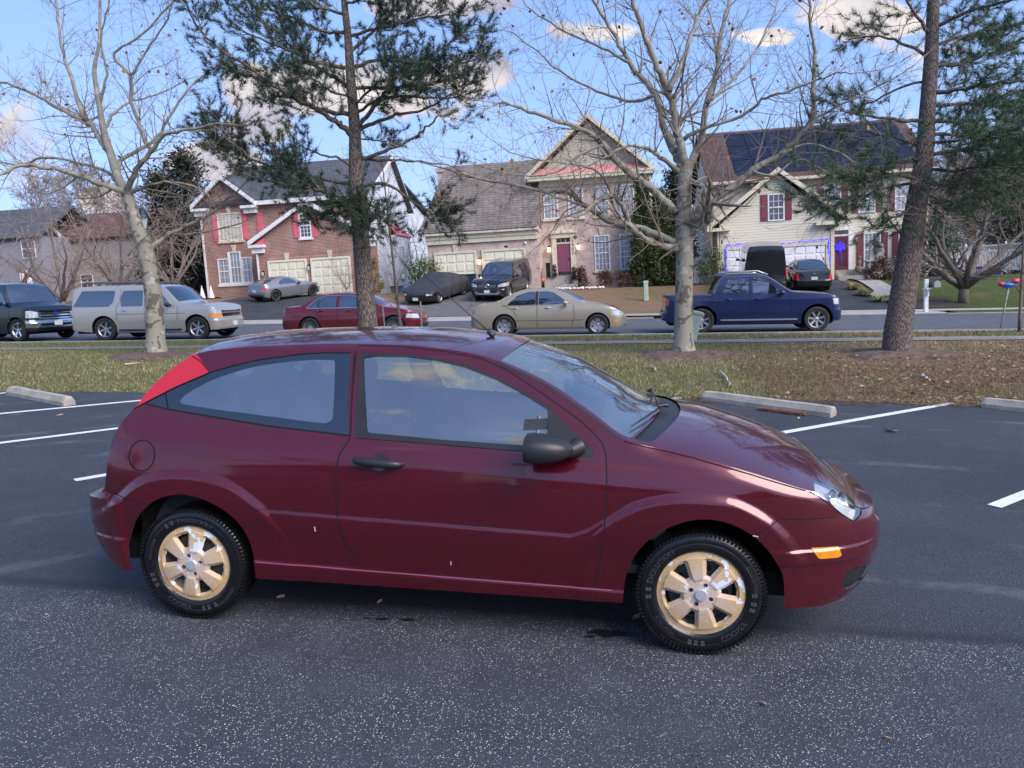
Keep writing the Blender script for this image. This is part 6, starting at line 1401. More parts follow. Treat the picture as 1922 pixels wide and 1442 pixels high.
strip('driveway_apron', [(-25.2, 31.3, -13.0, 31.3), (-23.8, 33.0, -14.0, 33.0)], .008, M_conc); strip('driveway_apron', [(-13.2, 31.3, -3.3, 31.3), (-12.3, 33.0, -4.4, 33.0)], .012, M_conc); strip('driveway_apron', [(4.5, 31.3, 13.0, 31.3), (5.6, 33.0, 12.3, 33.0)], .008, M_conc)
strip('driveway', [(-23.8, 34.2, -14.3, 34.2), (-23.2, 38, -14.8, 38), (-22.0, 46, -15.8, 46)], .02, M_drive); strip('driveway', [(-12.3, 34.2, -4.6, 34.2), (-11.2, 39, -4.9, 39), (-10.6, 44.4, -4.9, 44.4)], .02, mat('worn_driveway_asphalt', (.12, .115, .115), .9, var=.15, vscale=1.5))
strip('driveway', [(5.8, 34.2, 12.0, 34.2), (6.0, 46.1, 12.1, 46.1)], .02, M_drive); strip('front_walk', [(12.1, 38.2, 12.1, 39.2), (13.6, 39.6, 12.6, 40.2), (14.2, 46.6, 13.1, 46.6)], .025, M_conc)
strip('lawn', [(13.0, 34.2, 60, 34.2), (13.5, 47.5, 60, 47.5), (18.2, 48, 60, 60)], .015, M_lawn, 40)
strip('lawn', [(13.0, 31.5, 60, 31.5), (13.0, 32.9, 60, 32.9)], .01, M_lawn, 40)
strip('lawn', [(-60, 34.2, -24.4, 34.2), (-60, 60, -26.4, 60)], .012, M_lawnd, 30)
M_mulch = mat('dark_mulch', (.045, .028, .022), .95, var=.5, vscale=12, bump=.8, bscale=25)
strip('flower_bed', [(12.2, 34.4, 14.4, 34.6), (12.3, 37.9, 15.0, 37.6)], .03, M_mulch); strip('flower_bed', [(14.3, 43.0, 18.4, 43.0), (14.5, 47.9, 18.6, 47.9)], .03, M_mulch)
# painted bay lines
def line_(p, q, wd=.105):
    a, b = Vector((*p, 0)), Vector((*q, 0)); d = (b-a).normalized(); n = Vector((-d.y, d.x, 0))*wd/2; mb = MB(); k = int((b-a).length/.4)+1; V = []
    for i in range(k+1):
        c = a.lerp(b, i/k); j1, j2 = random.uniform(.96, 1.04), random.uniform(.96, 1.04)
        for v in (c-n*j1, c+n*j2): V.append((v.x, v.y, g(v.x, v.y)+.004))
    mb.add(V, [(2*i, 2*i+2, 2*i+3, 2*i+1) for i in range(k)]); tag(mb.build('painted_line', M_paintw), kind='structure')
def G2(px, py): P = gnd(px, py); return (P.x, P.y)
def ext(p, q, L0, L1):
    d = Vector((q[0]-p[0], q[1]-p[1])).normalized(); return (p[0]-d.x*L0, p[1]-d.y*L0), (q[0]+d.x*L1, q[1]+d.y*L1)
line_(*ext(G2(1455, 815), G2(1788, 757), 4.2, 0)); line_(*ext(G2(1866, 951), G2(1922, 929), 0, 4.6)); line_(*ext(G2(0, 777), G2(255, 753), 3, 2.4)); line_(*ext(G2(0, 832), G2(217, 805), 3, 3.2))
line_(*ext(G2(140, 902), G2(210, 890), 0, 5)); line_(*ext(G2(1205, 753), G2(1278, 747), 4, 0)); line_(*ext(G2(0, 739), G2(28, 736), 3, 0))
# concrete wheel stops
M_stop = mat('weathered_wheel_stop_concrete', (.36, .335, .285), .9, var=.22, vscale=7, bump=.6, bscale=50)
def stop(p, q, label):
    a, b = Vector((*p, 0)), Vector((*q, 0)); c = (a+b)/2; d = (b-a).normalized(); L_ = 1.83; ang = math.atan2(d.y, d.x); zc = g(c.x, c.y)
    z0, z1 = g(*(c-d*.9).xy), g(*(c+d*.9).xy); Mx = Matrix.Translation((c.x, c.y, zc)) @ Matrix.Rotation(ang, 4, 'Z') @ Matrix.Rotation(-math.atan2(z1-z0, 1.8), 4, 'Y')
    mb = MB(); prof = [(-.085, 0), (-.085, .055), (-.045, .125), (.045, .125), (.085, .055), (.085, 0)]; V = []; xs = [-.915, -.90, -.86, -.6, -.3, 0, .3, .6, .86, .90, .915]
    for x in xs:
        k = .93 if abs(x) > .91 else (1 if abs(x) < .88 else .98)
        for y, z in prof: V.append((x+random.uniform(-.003, .003), y*k+random.uniform(-.002, .002), z*(k if abs(x) < .91 else .9)+random.uniform(-.003, .003)))
    n_ = len(prof); mb.add(V, [(i*n_+j, i*n_+j+1, (i+1)*n_+j+1, (i+1)*n_+j) for i in range(len(xs)-1) for j in range(n_-1)]+[tuple(range(n_))[::-1], tuple((len(xs)-1)*n_+j for j in range(n_))])
    for x in (-.6, .6): mb.lathe([(.02, .127), (.018, .131), (0, .131)], 8, Matrix.Translation((x, 0, 0)))
    mb.f = [f[::-1] for f in mb.f]
    o = mb.build('wheel_stop', M_stop); o.matrix_world = Mx; tag(o, label, 'wheel stop', 'concrete wheel stops at the bay ends')
stop(G2(42, 744), G2(108, 757), 'concrete wheel stop behind the maroon car, at the left edge of the lot')
stop(G2(1336, 752), G2(1546, 780), 'concrete wheel stop ahead of the maroon car with red leaf litter against it')
stop(G2(1866, 766), (G2(1866, 766)[0]+(G2(1546, 780)[0]-G2(1336, 752)[0]), G2(1866, 766)[1]+(G2(1546, 780)[1]-G2(1336, 752)[1])), 'concrete wheel stop cut off by the right edge')
# ---------------------------------------------------------------- street furniture and yard things
def obj1(name, label, cat, P, mats, fn, rz=0, group=None, smooth=False, angle=None):
    mb = MB(); fn(mb); o = mb.build(name, mats, None, smooth=smooth, angle=angle); o.matrix_world = Matrix.Translation(P) @ Matrix.Rotation(rz-SA, 4, 'Z'); return tag(o, label, cat, group)
def lamp_post():
    P = gpt(*st2xy(FP(288, 600, 21.3)[0], 21.3)); r = empty('street_lamp', P, -SA, 'black post-top street lamp standing behind the leftmost bare tree', 'street lamp')
    H = FP(281, 388, 21.3)[1]-P.z
    mb = MB(); mb.lathe([(.14, 0), (.14, .12), (.09, .35), (.06, .5), (.05, H-.75), (.07, H-.70), (.05, H-.66)], 12); mb.build('post', M_black, r, smooth=True, angle=40)
    mb = MB(); mb.lathe([(.10, H-.62), (.19, H-.27)], 6); l_ = mb.build('lantern_glass', mat('frosted_lamp_glass', (.55, .58, .62), .3), r)
    mb = MB(); mb.lathe([(.06, H-.68), (.11, H-.62)], 6)
    for k in range(6): a = k*PI/3; mb.tube([(.105*math.cos(a), .105*math.sin(a), H-.63), (.195*math.cos(a), .195*math.sin(a), H-.27)], .008, 4)
    mb.lathe([(.23, H-.29), (.22, H-.26), (.12, H-.08), (.03, H-.02), (0, H+.06)], 12); mb.build('lantern_cap', M_black, r)
lamp_post()
def mailbox():
    P = gpt(*st2xy(FP(1738, 560, 32.3)[0], 32.3)); r = empty('mailbox', P, -SA, 'grey mailbox on a white post by the kerb of the cream house', 'mailbox')
    mb = MB(); mb.box((-.07, -.07, -.05), (.07, .07, 1.28), bev=.01); mb.box((-.10, -.32, .88), (.10, .10, .94)); mb.prism([(-.03, .62), (.03, .62), (.03, .9), (-.03, .9)], -.25, .05); mb.build('post', H_trim, r)
    mb = MB(); pr = [(-.11+.24, .95), (.11+.24, .95), (.11+.24, 1.10)]+[(.24+.11*math.cos(a), 1.10+.11*math.sin(a)) for a in [PI*i/8 for i in range(1, 8)]]+[(.13, 1.10)]
    mb.prism(pr, -.45, .12); mb.build('mail_case', mat('dark_grey_mailbox', (.05, .055, .06), .4), r); mb = MB(); mb.prism([(x*1.08-.0192, z*1.0+.002) for x, z in pr], -.475, -.452); mb.build('mailbox_door', mat('pale_grey_mailbox_door', (.3, .3, .3), .4), r)
mailbox()
M_pgreen = mat('pale_green_utility_paint', (.36, .45, .38), .6, var=.15)
def ped(P, label, tilt=0, H=.95, W_=.11, name='utility_pedestal'):
    mb = MB(); mb.box((-W_, -W_, -.05), (W_, W_, H*.86), bev=.015); mb.box((-W_*1.12, -W_*1.12, H*.86), (W_*1.12, W_*1.12, H), bev=.02); mb.box((-.02, -W_-.006, H*.3), (.02, -W_, H*.75))
    o = mb.build(name, M_pgreen); o.matrix_world = Matrix.Translation(P) @ Matrix.Rotation(-SA, 4, 'Z') @ Matrix.Rotation(tilt, 4, 'Y'); tag(o, label, 'utility box')
ped(gnd(1213, 563), 'pale green utility pedestal on the dry lawn before the arborvitae')
ped(gnd(1297, 637), 'leaning pale green utility box at the foot of the central bare tree', .28, .72, .12, 'utility_box')
def shrub_stakes(): pass
def bins():
    for i, (px, lb) in enumerate(((884, 'dark blue wheelie bin between the covered coupe and the suv'), (862, 'dark wheelie bin half hidden behind the covered coupe'))):
        P = gpt(*st2xy(FP(px, 530, 43.6)[0], 43.6)); m_ = mat('dark_blue_bin_plastic', (.02, .035, .07), .5) if i == 0 else mat('black_bin_plastic', (.02, .022, .026), .5)
        r = empty('wheelie_bin', P, -SA, lb, 'bin'); mb = MB(); V = []
        for z, k in ((0, .8), (.95, 1)): V += [(-.28*k, -.30*k, z), (.28*k, -.30*k, z), (.28*k, .30*k, z), (-.28*k, .30*k, z)]
        mb.add(V, [(3, 2, 1, 0), (4, 5, 6, 7), (0, 1, 5, 4), (1, 2, 6, 5), (2, 3, 7, 6), (3, 0, 4, 7)]); mb.build('bin_body', m_, r); mb = MB(); mb.box((-.31, -.34, .955), (.31, .32, 1.02), bev=.02); mb.tube([(-.25, .36, .98), (.25, .36, .98)], .02, 6); mb.build('lid', m_, r)
bins()
def figure(P, label, name, cat, m, H, fn): return obj1(name, label, cat, P, m, fn, smooth=True, angle=50)
# planters and lion statues by the purple door
for px, lb in ((1029, 'left'), (1087, 'right')):
    s_ = FP(px, 505, 45.7)[0]; x, y = st2xy(s_, 45.7); obj1('tall_planter', 'tall black square planter %s' % ('at the top of the steps left of the purple door' if lb == 'left' else 'right of the purple door'), 'planter', (x, y, 2.16 if lb == 'left' else 1.75), M_black, lambda mb: (mb.box((-.12, -.12, 0), (.12, .12, .80 if True else 1)), mb.box((-.14, -.14, .76), (.14, .14, .83))))
    s2 = FP(px+(12 if lb == 'left' else -10), 510, 45.3)[0]; x, y = st2xy(s2, 45.35)
    def lion(mb): mb.blob((0, 0, .16), (.16, .22, .18), 10, 8); mb.blob((0, -.06, .40), (.13, .12, .22), 10, 8); mb.blob((0, -.10, .62), (.12, .12, .12), 10, 8); mb.blob((0, -.20, .60), (.05, .06, .05), 8, 6); mb.tube([(-.08, -.16, .42), (-.08, -.20, 0)], [.05, .045], 7); mb.tube([(.08, -.16, .42), (.08, -.20, 0)], [.05, .045], 7)
    obj1('lion_statue', 'black seated lion statue %s' % ('left of the purple door' if lb == 'left' else 'right of the purple door'), 'statue', (x, y, 2.14 if lb == 'left' else 1.95), M_black, lion, smooth=True)
# octagonal yard sign, white stones, fountain, stone statue
P = gnd(1022, 548)
def ysign(mb): mb.tube([(0, 0, -.05), (0, 0, .62)], .012, 5, 0); mb.prism([(.14*math.cos(PI/8+k*PI/4), .70+.14*math.sin(PI/8+k*PI/4)) for k in range(8)], -.012, .012, mi=1); mb.box((-.08, -.015, .685), (.08, -.011, .715), 2)
obj1('yard_sign', 'small orange octagonal yard sign by the front steps', 'sign', P, [M_alloy, mat('orange_sign_face', (.75, .12, .04), .5), H_trim], ysign)
P = gpt(*st2xy(FP(1645, 530, 46.3)[0], 46.3))
def fountain(mb):
    mb.box((-.55, -.30, 0), (.55, .30, .95), bev=.03); mb.box((-.62, -.36, .95), (.62, .36, 1.05), bev=.02); mb.prism([(-.42, 1.05), (.42, 1.05), (.36, 1.75)]+[(.36*math.cos(a), 1.75+.30*math.sin(a)) for a in [PI*i/8 for i in range(1, 8)]]+[(-.36, 1.75)], -.12, .18)
    mb.blob((0, -.16, 1.65), (.17, .10, .20), 10, 8); mb.lathe([(.26, 1.86), (.26, 1.90), (.22, 1.90)], 16, Matrix.Translation((0, -.14, -.25)) @ Matrix.Rotation(0, 4, 'X'))
obj1('wall_fountain', 'grey stone fountain with a lion mask beneath the maroon shuttered windows', 'fountain', P, mat('grey_cast_stone', (.30, .31, .31), .8, var=.2), fountain, smooth=True, angle=40)
s_ = FP(1611, 510, 46.2)[0]
obj1('stone_statue', 'small brown stone statue beside the steps of the cream house', 'statue', (*st2xy(s_, 46.2), 1.45), mat('brown_stone', (.16, .12, .09), .9, var=.3), lambda mb: (mb.blob((0, 0, .2), (.20, .18, .22), 10, 8), mb.blob((.03, 0, .55), (.14, .13, .26), 10, 8), mb.blob((.05, -.03, .84), (.10, .10, .12), 10, 8)), smooth=True)
P = gnd(424, 545)
obj1('yard_ornament', 'pale teal yard ornament at the foot of the red brick wall', 'ornament', P, mat('pale_teal_ornament', (.45, .58, .55), .6, var=.35, vscale=12), lambda mb: (mb.blob((0, 0, .30), (.22, .08, .28), 12, 8, jit=.12), mb.blob((0, 0, .62), (.14, .07, .14), 10, 8, jit=.1), mb.tube([(0, 0, 0), (0, 0, .3)], .02, 5)), smooth=True)
for i, px in enumerate((380, 397)):
    P = gpt(*st2xy(FP(px, 555, 45.0)[0], 45.0)); obj1('garden_obelisk', 'white pointed garden cone %s' % ('nearer the brick house corner' if i else 'farther from the brick house, beside the dark evergreens'), 'ornament', P, H_trim, lambda mb: (mb.lathe([(.18, 0), (.16, .1), (.01, .78)], 10),))
# white stones by the steps
mb = MB()
for k in range(60):
    s_, t_ = random.uniform(-3.6, -.6), random.uniform(43.6, 44.2); P = gst(s_, t_); r_ = random.uniform(.05, .11); mb.blob((P.x, P.y, P.z+r_*.3), (r_, r_, r_*.6), 6, 4, jit=.2)
tag(mb.build('white_stones', mat('white_stone', (.7, .69, .66), .8), None, smooth=True), kind='stuff')
# stakes and saplings are with the trees. white vinyl fence, shed, banner
def fence():
    t = 50.0; s0 = FP(1748, 520, 52.5)[0]; s1 = FP(2050, 520, 46)[0]; zb = 1.05
    a = Vector((*st2xy(s0, 53.0), 0)); b = Vector((*st2xy(s1, 45.0), 0)); d = (b-a); L_ = d.length; ang = math.atan2(d.y, d.x); z0 = 1.0
    P = Vector((a.x, a.y, z0)); r = empty('vinyl_fence', P, ang, 'white vinyl fence with a lattice top and a blue banner beyond the green lawn', 'fence')
    r['label'] = 'white vinyl fence with a lattice top beyond the green lawn'
    mb = MB(); n = int(L_/.16)
    for i in range(n): mb.box((i*.16, -.012, .10), (i*.16+.11, .012, 1.25))
    mb.build('pickets', H_trim, r); mb = MB()
    for z in (.12, 1.22, 1.58): mb.box((0, -.035, z), (L_, .035, z+.09))
    mb.build('rails', H_trim, r)
    mb = MB(); k = int(L_/.14)
    for i in range(k):
        for sx in (-1, 1): x = i*.14+.07; mb.add([(x-.14*sx-.02, .01*sx, 1.30), (x-.14*sx+.02, .01*sx, 1.30), (x+.14*sx+.02, .01*sx, 1.60), (x+.14*sx-.02, .01*sx, 1.60)], [(0, 1, 2, 3)])
    mb.build('lattice', H_trim, r)
    i = 0
    while i*2.4 < L_: mb = MB(); mb.box((i*2.4-.06, -.06, 0), (i*2.4+.06, .06, 1.72)); mb.lathe([(.09, 1.72), (.09, 1.75), (0, 1.86)], 4, Matrix.Translation((i*2.4, 0, 0))); mb.build('post', H_trim, r); i += 1
    # banner hung on the fence, facing the street
    def pt_on(px, py):
        dd = ray(px, py); n2 = Vector((d.y, -d.x, 0)); k_ = (a-CPOS).dot(n2)/dd.dot(n2); Q = CPOS+dd*k_; return (Q-a).dot(d)/L_, Q.z
    x0, za = pt_on(1822, 503); x1, zb_ = pt_on(1878, 510); mb = MB(); nn = 12; V = []
    for q in range(nn+1):
        x = x0+(x1-x0)*q/nn; sag = -.05*math.sin(PI*q/nn)
        for zz in (0, .55): V.append((x, -.07-.03*math.sin(q*1.7), za-z0-.45+zz+sag))
    mb.add(V, [(2*q, 2*q+2, 2*q+3, 2*q+1) for q in range(nn)], 0)
    for q in range(11): xx = x0+(x1-x0)*(.12+.07*q); mb.box((xx, -.118, za-z0-.26), (xx+(x1-x0)*random.uniform(.02, .045), -.112, za-z0-.26+random.uniform(.10, .17)), 1)
    o = mb.build('banner', [mat('blue_banner', (.03, .07, .42), .6), H_trim]); o.matrix_world = Matrix.Translation(P) @ Matrix.Rotation(ang, 4, 'Z'); tag(o, 'blue banner with faint white marks hung on the white fence', 'banner')
fence()
q0, q1 = FP(1832, 500, 62), FP(1897, 500, 62); zt_, ze_ = FP(1855, 469, 62)[1], FP(1897, 484, 62)[1]
h = Hs('garden_shed', 'pink-beige garden shed behind the white fence', (q0[0]+q1[0])/2, 64, .9, cat='shed'); sc_ = (FP(1862, 469, 62)[0])
h.prism('wall', mat('pink_beige_siding', (.50, .34, .26), .7, var=.08), [(q0[0], .5), (q1[0], .5), (q1[0], ze_), (sc_, zt_), (q0[0], ze_)], 62, 66)
for sx in (q0[0]-.2, q1[0]+.2): h.slab('roof', H_trim, [(sx, 61.8, ze_-.05), (sc_, 61.8, zt_+.05), (sc_, 66.2, zt_+.05), (sx, 66.2, ze_-.05)], .08)
wq = FP(1876, 492, 62); h.window(wq[0], wq[0]+1.0, wq[1]-.2, wq[1]+.4, 62, 2, 1, G_curt, H_trim, single=True)
# gate beside the cream house
P = gpt(*st2xy(4.9, 47.5)); obj1('garden_gate', 'white picket gate beside the cream house', 'gate', P, H_trim, lambda mb: ([mb.box((-.75+i*.17, -.02, .05), (-.62+i*.17, .02, 1.55)) for i in range(9)], mb.box((-.8, .02, .3), (.8, .05, .42)), mb.box((-.8, .02, 1.2), (.8, .05, 1.32))))
# ---------------------------------------------------------------- trees
def bark_mat(name, base, dark, pale=None, kind='rough', vs=3.0):
    m = bpy.data.materials.new(name); m.use_nodes = True; N, L = nt(m); b = N['Principled BSDF']; tc = N.new('ShaderNodeTexCoord'); v = tc.outputs['Object']
    if kind == 'sycamore':
        n1 = noise(N, L, v, vs, 3, .5); n1.inputs['Distortion'].default_value = 1.2; n2 = noise(N, L, v, vs*1.7, 3, .5); n3 = noise(N, L, v, 18, 4)
        r1 = ramp(N, [(.535, (0, 0, 0)), (.55, (1, 1, 1))]); L.new(n1.outputs['Fac'], r1.inputs['Fac']); r2 = ramp(N, [(.60, (0, 0, 0)), (.615, (1, 1, 1))]); L.new(n2.outputs['Fac'], r2.inputs['Fac'])
        sp_ = N.new('ShaderNodeSeparateXYZ'); L.new(v, sp_.inputs[0]); hz = N.new('ShaderNodeMapRange'); hz.inputs[1].default_value = 2.0; hz.inputs[2].default_value = 5.5; hz.inputs[3].default_value = 1; hz.inputs[4].default_value = .25; L.new(sp_.outputs[2], hz.inputs[0])
        c = mix(N, L, n3.outputs['Fac'], tuple(x*.85 for x in base), base); c = mix(N, L, mth(N, L, 'MULTIPLY', r1.outputs['Color'], hz.outputs[0]), c, dark); c = mix(N, L, mth(N, L, 'MULTIPLY', r2.outputs['Color'], .7), c, pale)
        h_ = n1.outputs['Fac']; L.new(bumpn(N, L, h_, .4, .03), b.inputs['Normal'])
    else:
        mp_ = N.new('ShaderNodeMapping'); mp_.inputs['Scale'].default_value = (1, 1, .22); L.new(v, mp_.inputs['Vector'])
        vo = N.new('ShaderNodeTexVoronoi'); vo.feature = 'DISTANCE_TO_EDGE'; vo.inputs['Scale'].default_value = 30; L.new(mp_.outputs[0], vo.inputs['Vector']); n3 = noise(N, L, mp_.outputs[0], 22, 6, .7)
        r1 = ramp(N, [(.0, (0, 0, 0)), (.16, (1, 1, 1))]); L.new(vo.outputs['Distance'], r1.inputs['Fac'])
        f = mth(N, L, 'MULTIPLY', r1.outputs['Color'], mth(N, L, 'ADD', n3.outputs['Fac'], .35), True); L.new(mix(N, L, f, dark, base), b.inputs['Base Color']); L.new(bumpn(N, L, f, .8, .035), b.inputs['Normal'])
        b.inputs['Roughness'].default_value = .95; return m
    L.new(c, b.inputs['Base Color']); b.inputs['Roughness'].default_value = .85; return m
B_syc = bark_mat('sycamore_bark', (.26, .245, .205), (.105, .09, .07), (.38, .365, .305), 'sycamore')
B_twig = mat('twig_bark', (.20, .165, .13), .9, var=.3, vscale=3); B_pine = bark_mat('pine_bark', (.23, .19, .165), (.055, .042, .035)); B_grey = mat('grey_twig_bark', (.17, .145, .125), .9, var=.25); B_brown = mat('brown_bark', (.15, .12, .10), .9, var=.3, bump=.5)
B_brtwig = mat('pinkish_twigs', (.22, .165, .145), .9, var=.25)
M_dleaf = mat('dead_leaf', (.25, .12, .06), .8, var=.45, vscale=9)
def foliage_mat(name, a, b_, sc_=1.6, dead=None):
    m = bpy.data.materials.new(name); m.use_nodes = True; N, L = nt(m); b = N['Principled BSDF']; tc = N.new('ShaderNodeTexCoord'); v = tc.outputs['Object']
    n1 = noise(N, L, v, sc_, 3, .6); n2 = noise(N, L, v, 25, 2, .5); r = ramp(N, [(.3, a), (.7, b_)]); L.new(mth(N, L, 'ADD', mth(N, L, 'MULTIPLY', n1.outputs['Fac'], .6), mth(N, L, 'MULTIPLY', n2.outputs['Fac'], .4)), r.inputs['Fac'])
    c = r.outputs['Color']
    if dead: rr = ramp(N, [(.66, (0, 0, 0)), (.72, (1, 1, 1))]); L.new(noise(N, L, v, 2.6, 2).outputs['Fac'], rr.inputs['Fac']); c = mix(N, L, rr.outputs['Color'], c, dead)
    L.new(c, b.inputs['Base Color']); b.inputs['Roughness'].default_value = .6; b.inputs['Specular IOR Level'].default_value = .25
    return m
F_pine = foliage_mat('dark_pine_needles', (.020, .042, .028), (.055, .085, .055), 1.6, (.11, .06, .04)); F_wpine = foliage_mat('soft_pine_needles', (.035, .075, .045), (.10, .15, .075)); F_arb = foliage_mat('arborvitae_leaves', (.026, .048, .018), (.075, .10, .036)); F_arbb = foliage_mat('bronzed_arborvitae_leaves', (.035, .035, .018), (.075, .065, .03))
F_box = foliage_mat('holly_leaves', (.035, .065, .018), (.13, .17, .06), 3); F_brn = foliage_mat('brown_shrub_leaves', (.06, .03, .022), (.13, .075, .05), 3); F_spr = foliage_mat('dark_spruce_needles', (.014, .022, .016), (.035, .045, .03)); F_grs = foliage_mat('variegated_grass', (.14, .16, .05), (.38, .36, .17), 5)
def path3(px, D0, dD):
    """trace of a limb: picture points turned into positions at true distances; dD = how far it leans away over its length"""
    n = len(px); return [at(p[0], p[1], D0+dD*(i/(n-1))**1.2) for i, p in enumerate(px)]
def smooth3(P, k=4):
    out = []; n = len(P)
    for i in range(n-1):
        p0, p1, p2, p3 = P[max(0, i-1)], P[i], P[i+1], P[min(n-1, i+2)]
        for j in range(k): t = j/k; out.append(.5*((2*p1)+(-p0+p2)*t+(2*p0-5*p1+4*p2-p3)*t*t+(-p0+3*p1-3*p2+p3)*t**3))
    out.append(P[-1]); return out
def rv(s=1): return Vector((random.gauss(0, s), random.gauss(0, s), random.gauss(0, s)))
def twig(mb, p, d, L_, r, lvl, up=.06, kink=.30, dens=1.0, leaves=None, tips=None, minr=.0028):
    n = max(3, int(L_/.16)); pts = [p]; dirs = [d.copy()]; st = L_/n
    for i in range(n):
        d = (d+rv(kink*.38)+Vector((0, 0, up))).normalized(); p = p+d*st; pts.append(p); dirs.append(d.copy())
    rr = [max(minr, r*(1-.8*i/n)) for i in range(n+1)]; mb.tube(pts, rr, 5 if r > .018 else 3, cap=False)
    if tips is not None: tips.append((pts, dirs, r))
    if leaves is not None and random.random() < .055: leaves.append(pts[-1])
    if lvl > 0:
        k = max(1, int(L_/.26*dens))
        for _ in range(k):
            i = random.randint(1, n); q = dirs[i]; side = q.cross(rv()).normalized(); dd = (q*random.uniform(.35, .9)+side*random.uniform(.5, 1)).normalized()
            twig(mb, pts[i], dd, L_*random.uniform(.25, .60), max(minr, rr[i]*.6), lvl-1, up, kink, dens, leaves, tips, minr)
def leaves_mesh(name, pts, m, parent, size=(.05, .12)):
    mb = MB()
    for p in pts:
        s = random.uniform(*size); a = rv().normalized(); b = a.cross(rv()).normalized(); c = a.cross(b)
        mb.add([p, p+a*s*.5+b*s*.45+c*s*.1, p+a*s, p+a*s*.5-b*s*.45+c*s*.1], [(0, 1, 2, 3)])
    return mb.build(name, m, parent)
def limbtree(name, label, base, trunk, limbs, D0, m_limb, m_twig, twl=(.6, 1.7), every=.33, lvl=2, flare=1.0, seed=1, leafy=True, up=.05, dens=1.0, minr=.003, kink=.3):
    random.seed(seed); root = empty(name, base, 0, label, 'tree'); inv = Matrix.Translation(-Vector(base)); tw = MB(); lv = []
    tb = MB(); tp, tr = trunk; P = smooth3(path3(tp, D0, 0)); R_ = np.interp(np.linspace(0, 1, len(P)), np.linspace(0, 1, len(tr)), tr)
    R_ = [float(x) for x in R_]
    if flare: R_[0] *= 1.45; R_[1] *= 1.18; P[0] = P[0]-Vector((0, 0, .08))
    tb.tube([inv @ p for p in P], R_, 20)
    for px, r0, r1, dD in limbs:
        D1 = D0+(0 if not isinstance(dD, tuple) else dD[0]); dd = dD if not isinstance(dD, tuple) else dD[1]
        Q = smooth3(path3(px, D1, dd), 5); n = len(Q); rr = [r0+(r1-r0)*(i/(n-1))**.8 for i in range(n)]
        Q = [q+rv(.012)*(1 if 0 < i else 0) for i, q in enumerate(Q)]
        tb.tube([inv @ q for q in Q], rr, 12 if r0 > .05 else 8)
        L_ = sum((Q[i+1]-Q[i]).length for i in range(n-1)); k = int(L_/every)
        for _ in range(k):
            u = random.uniform(.12, 1)**.85; i = min(n-2, int(u*(n-1))); d = (Q[i+1]-Q[i]).normalized(); side = d.cross(rv()).normalized()
            dd_ = (d*random.uniform(.3, .9)+side*random.uniform(.6, 1)+Vector((0, 0, .15))).normalized(); twig(tw, inv @ Q[i], dd_, random.uniform(*twl)*(1.1-.35*u), max(.004, rr[i]*.35), lvl, up, kink, dens, lv if leafy else None, None, minr)
        twig(tw, inv @ Q[-1], (Q[-1]-Q[-2]).normalized(), random.uniform(*twl), rr[-1], lvl, up, kink, dens, lv if leafy else None, None, minr)
    t_ = tb.build('trunk', m_limb, root, smooth=True); c_ = tw.build('crown', m_twig, root, smooth=False)
    if leafy and lv: leaves_mesh('dead_leaves', lv, M_dleaf, c_)
    return root
b1 = gnd(293, 668); D1_ = 18.3
P1 = gnd(293, 667); D1_ = (CR.transposed() @ (P1-CPOS)).z*-1
limbtree('bare_sycamore_tree', 'leftmost bare tree with mottled pale bark leaning over the pewter suv', P1,
    ([(293, 668), (291, 600), (288, 555), (275, 479), (257, 426), (240, 368), (224, 340), (209, 293), (195, 248), (186, 195), (177, 133), (186, 80), (188, 0), (190, -90)], [.215, .20, .19, .175, .15, .12, .10, .09, .075, .06, .045, .035, .03, .02]),
    [([(240, 368), (222, 355), (177, 340), (106, 317), (40, 311), (0, 327), (-70, 322)], .085, .025, -1.6), ([(215, 338), (208, 328), (169, 311), (89, 295), (40, 310), (-20, 300)], .05, .018, 1.5),
     ([(209, 293), (191, 266), (173, 235), (155, 213), (133, 146), (115, 89), (106, 0), (98, -80)], .08, .02, 1.2), ([(173, 235), (111, 204), (66, 177), (0, 153), (-70, 135)], .055, .02, (.4, 1.0)),
     ([(240, 368), (242, 350), (257, 319), (284, 284), (310, 253), (368, 240), (420, 232)], .085, .02, -1.4), ([(284, 284), (266, 248), (248, 191), (244, 142), (213, 102), (266, 66), (328, 0), (350, -50)], .05, .014, (-.5, -1.0)),
     ([(244, 142), (284, 84), (320, 22), (332, -40)], .03, .012, (-1.0, -.6)), ([(222, 319), (231, 297), (288, 266), (320, 215), (360, 160), (400, 130)], .06, .014, 1.4), ([(240, 365), (266, 353), (311, 342), (368, 350), (395, 372)], .05, .012, -.9),
     ([(276, 482), (284, 466), (319, 439), (364, 417), (408, 393)], .07, .03, .8), ([(320, 440), (377, 437), (444, 422), (480, 405)], .03, .010, (.4, .6)), ([(195, 248), (215, 210), (250, 190), (300, 175), (350, 150)], .04, .012, 1.0),
     ([(186, 195), (200, 140), (190, 70), (205, 0), (210, -60)], .035, .012, -.8), ([(240, 480), (262, 455), (290, 430)] , .02, .008, -.5)], D1_, B_syc, B_twig, seed=3, every=.19, dens=1.2)
P2 = gnd(1282, 665); D2_ = (CR.transposed() @ (P2-CPOS)).z*-1
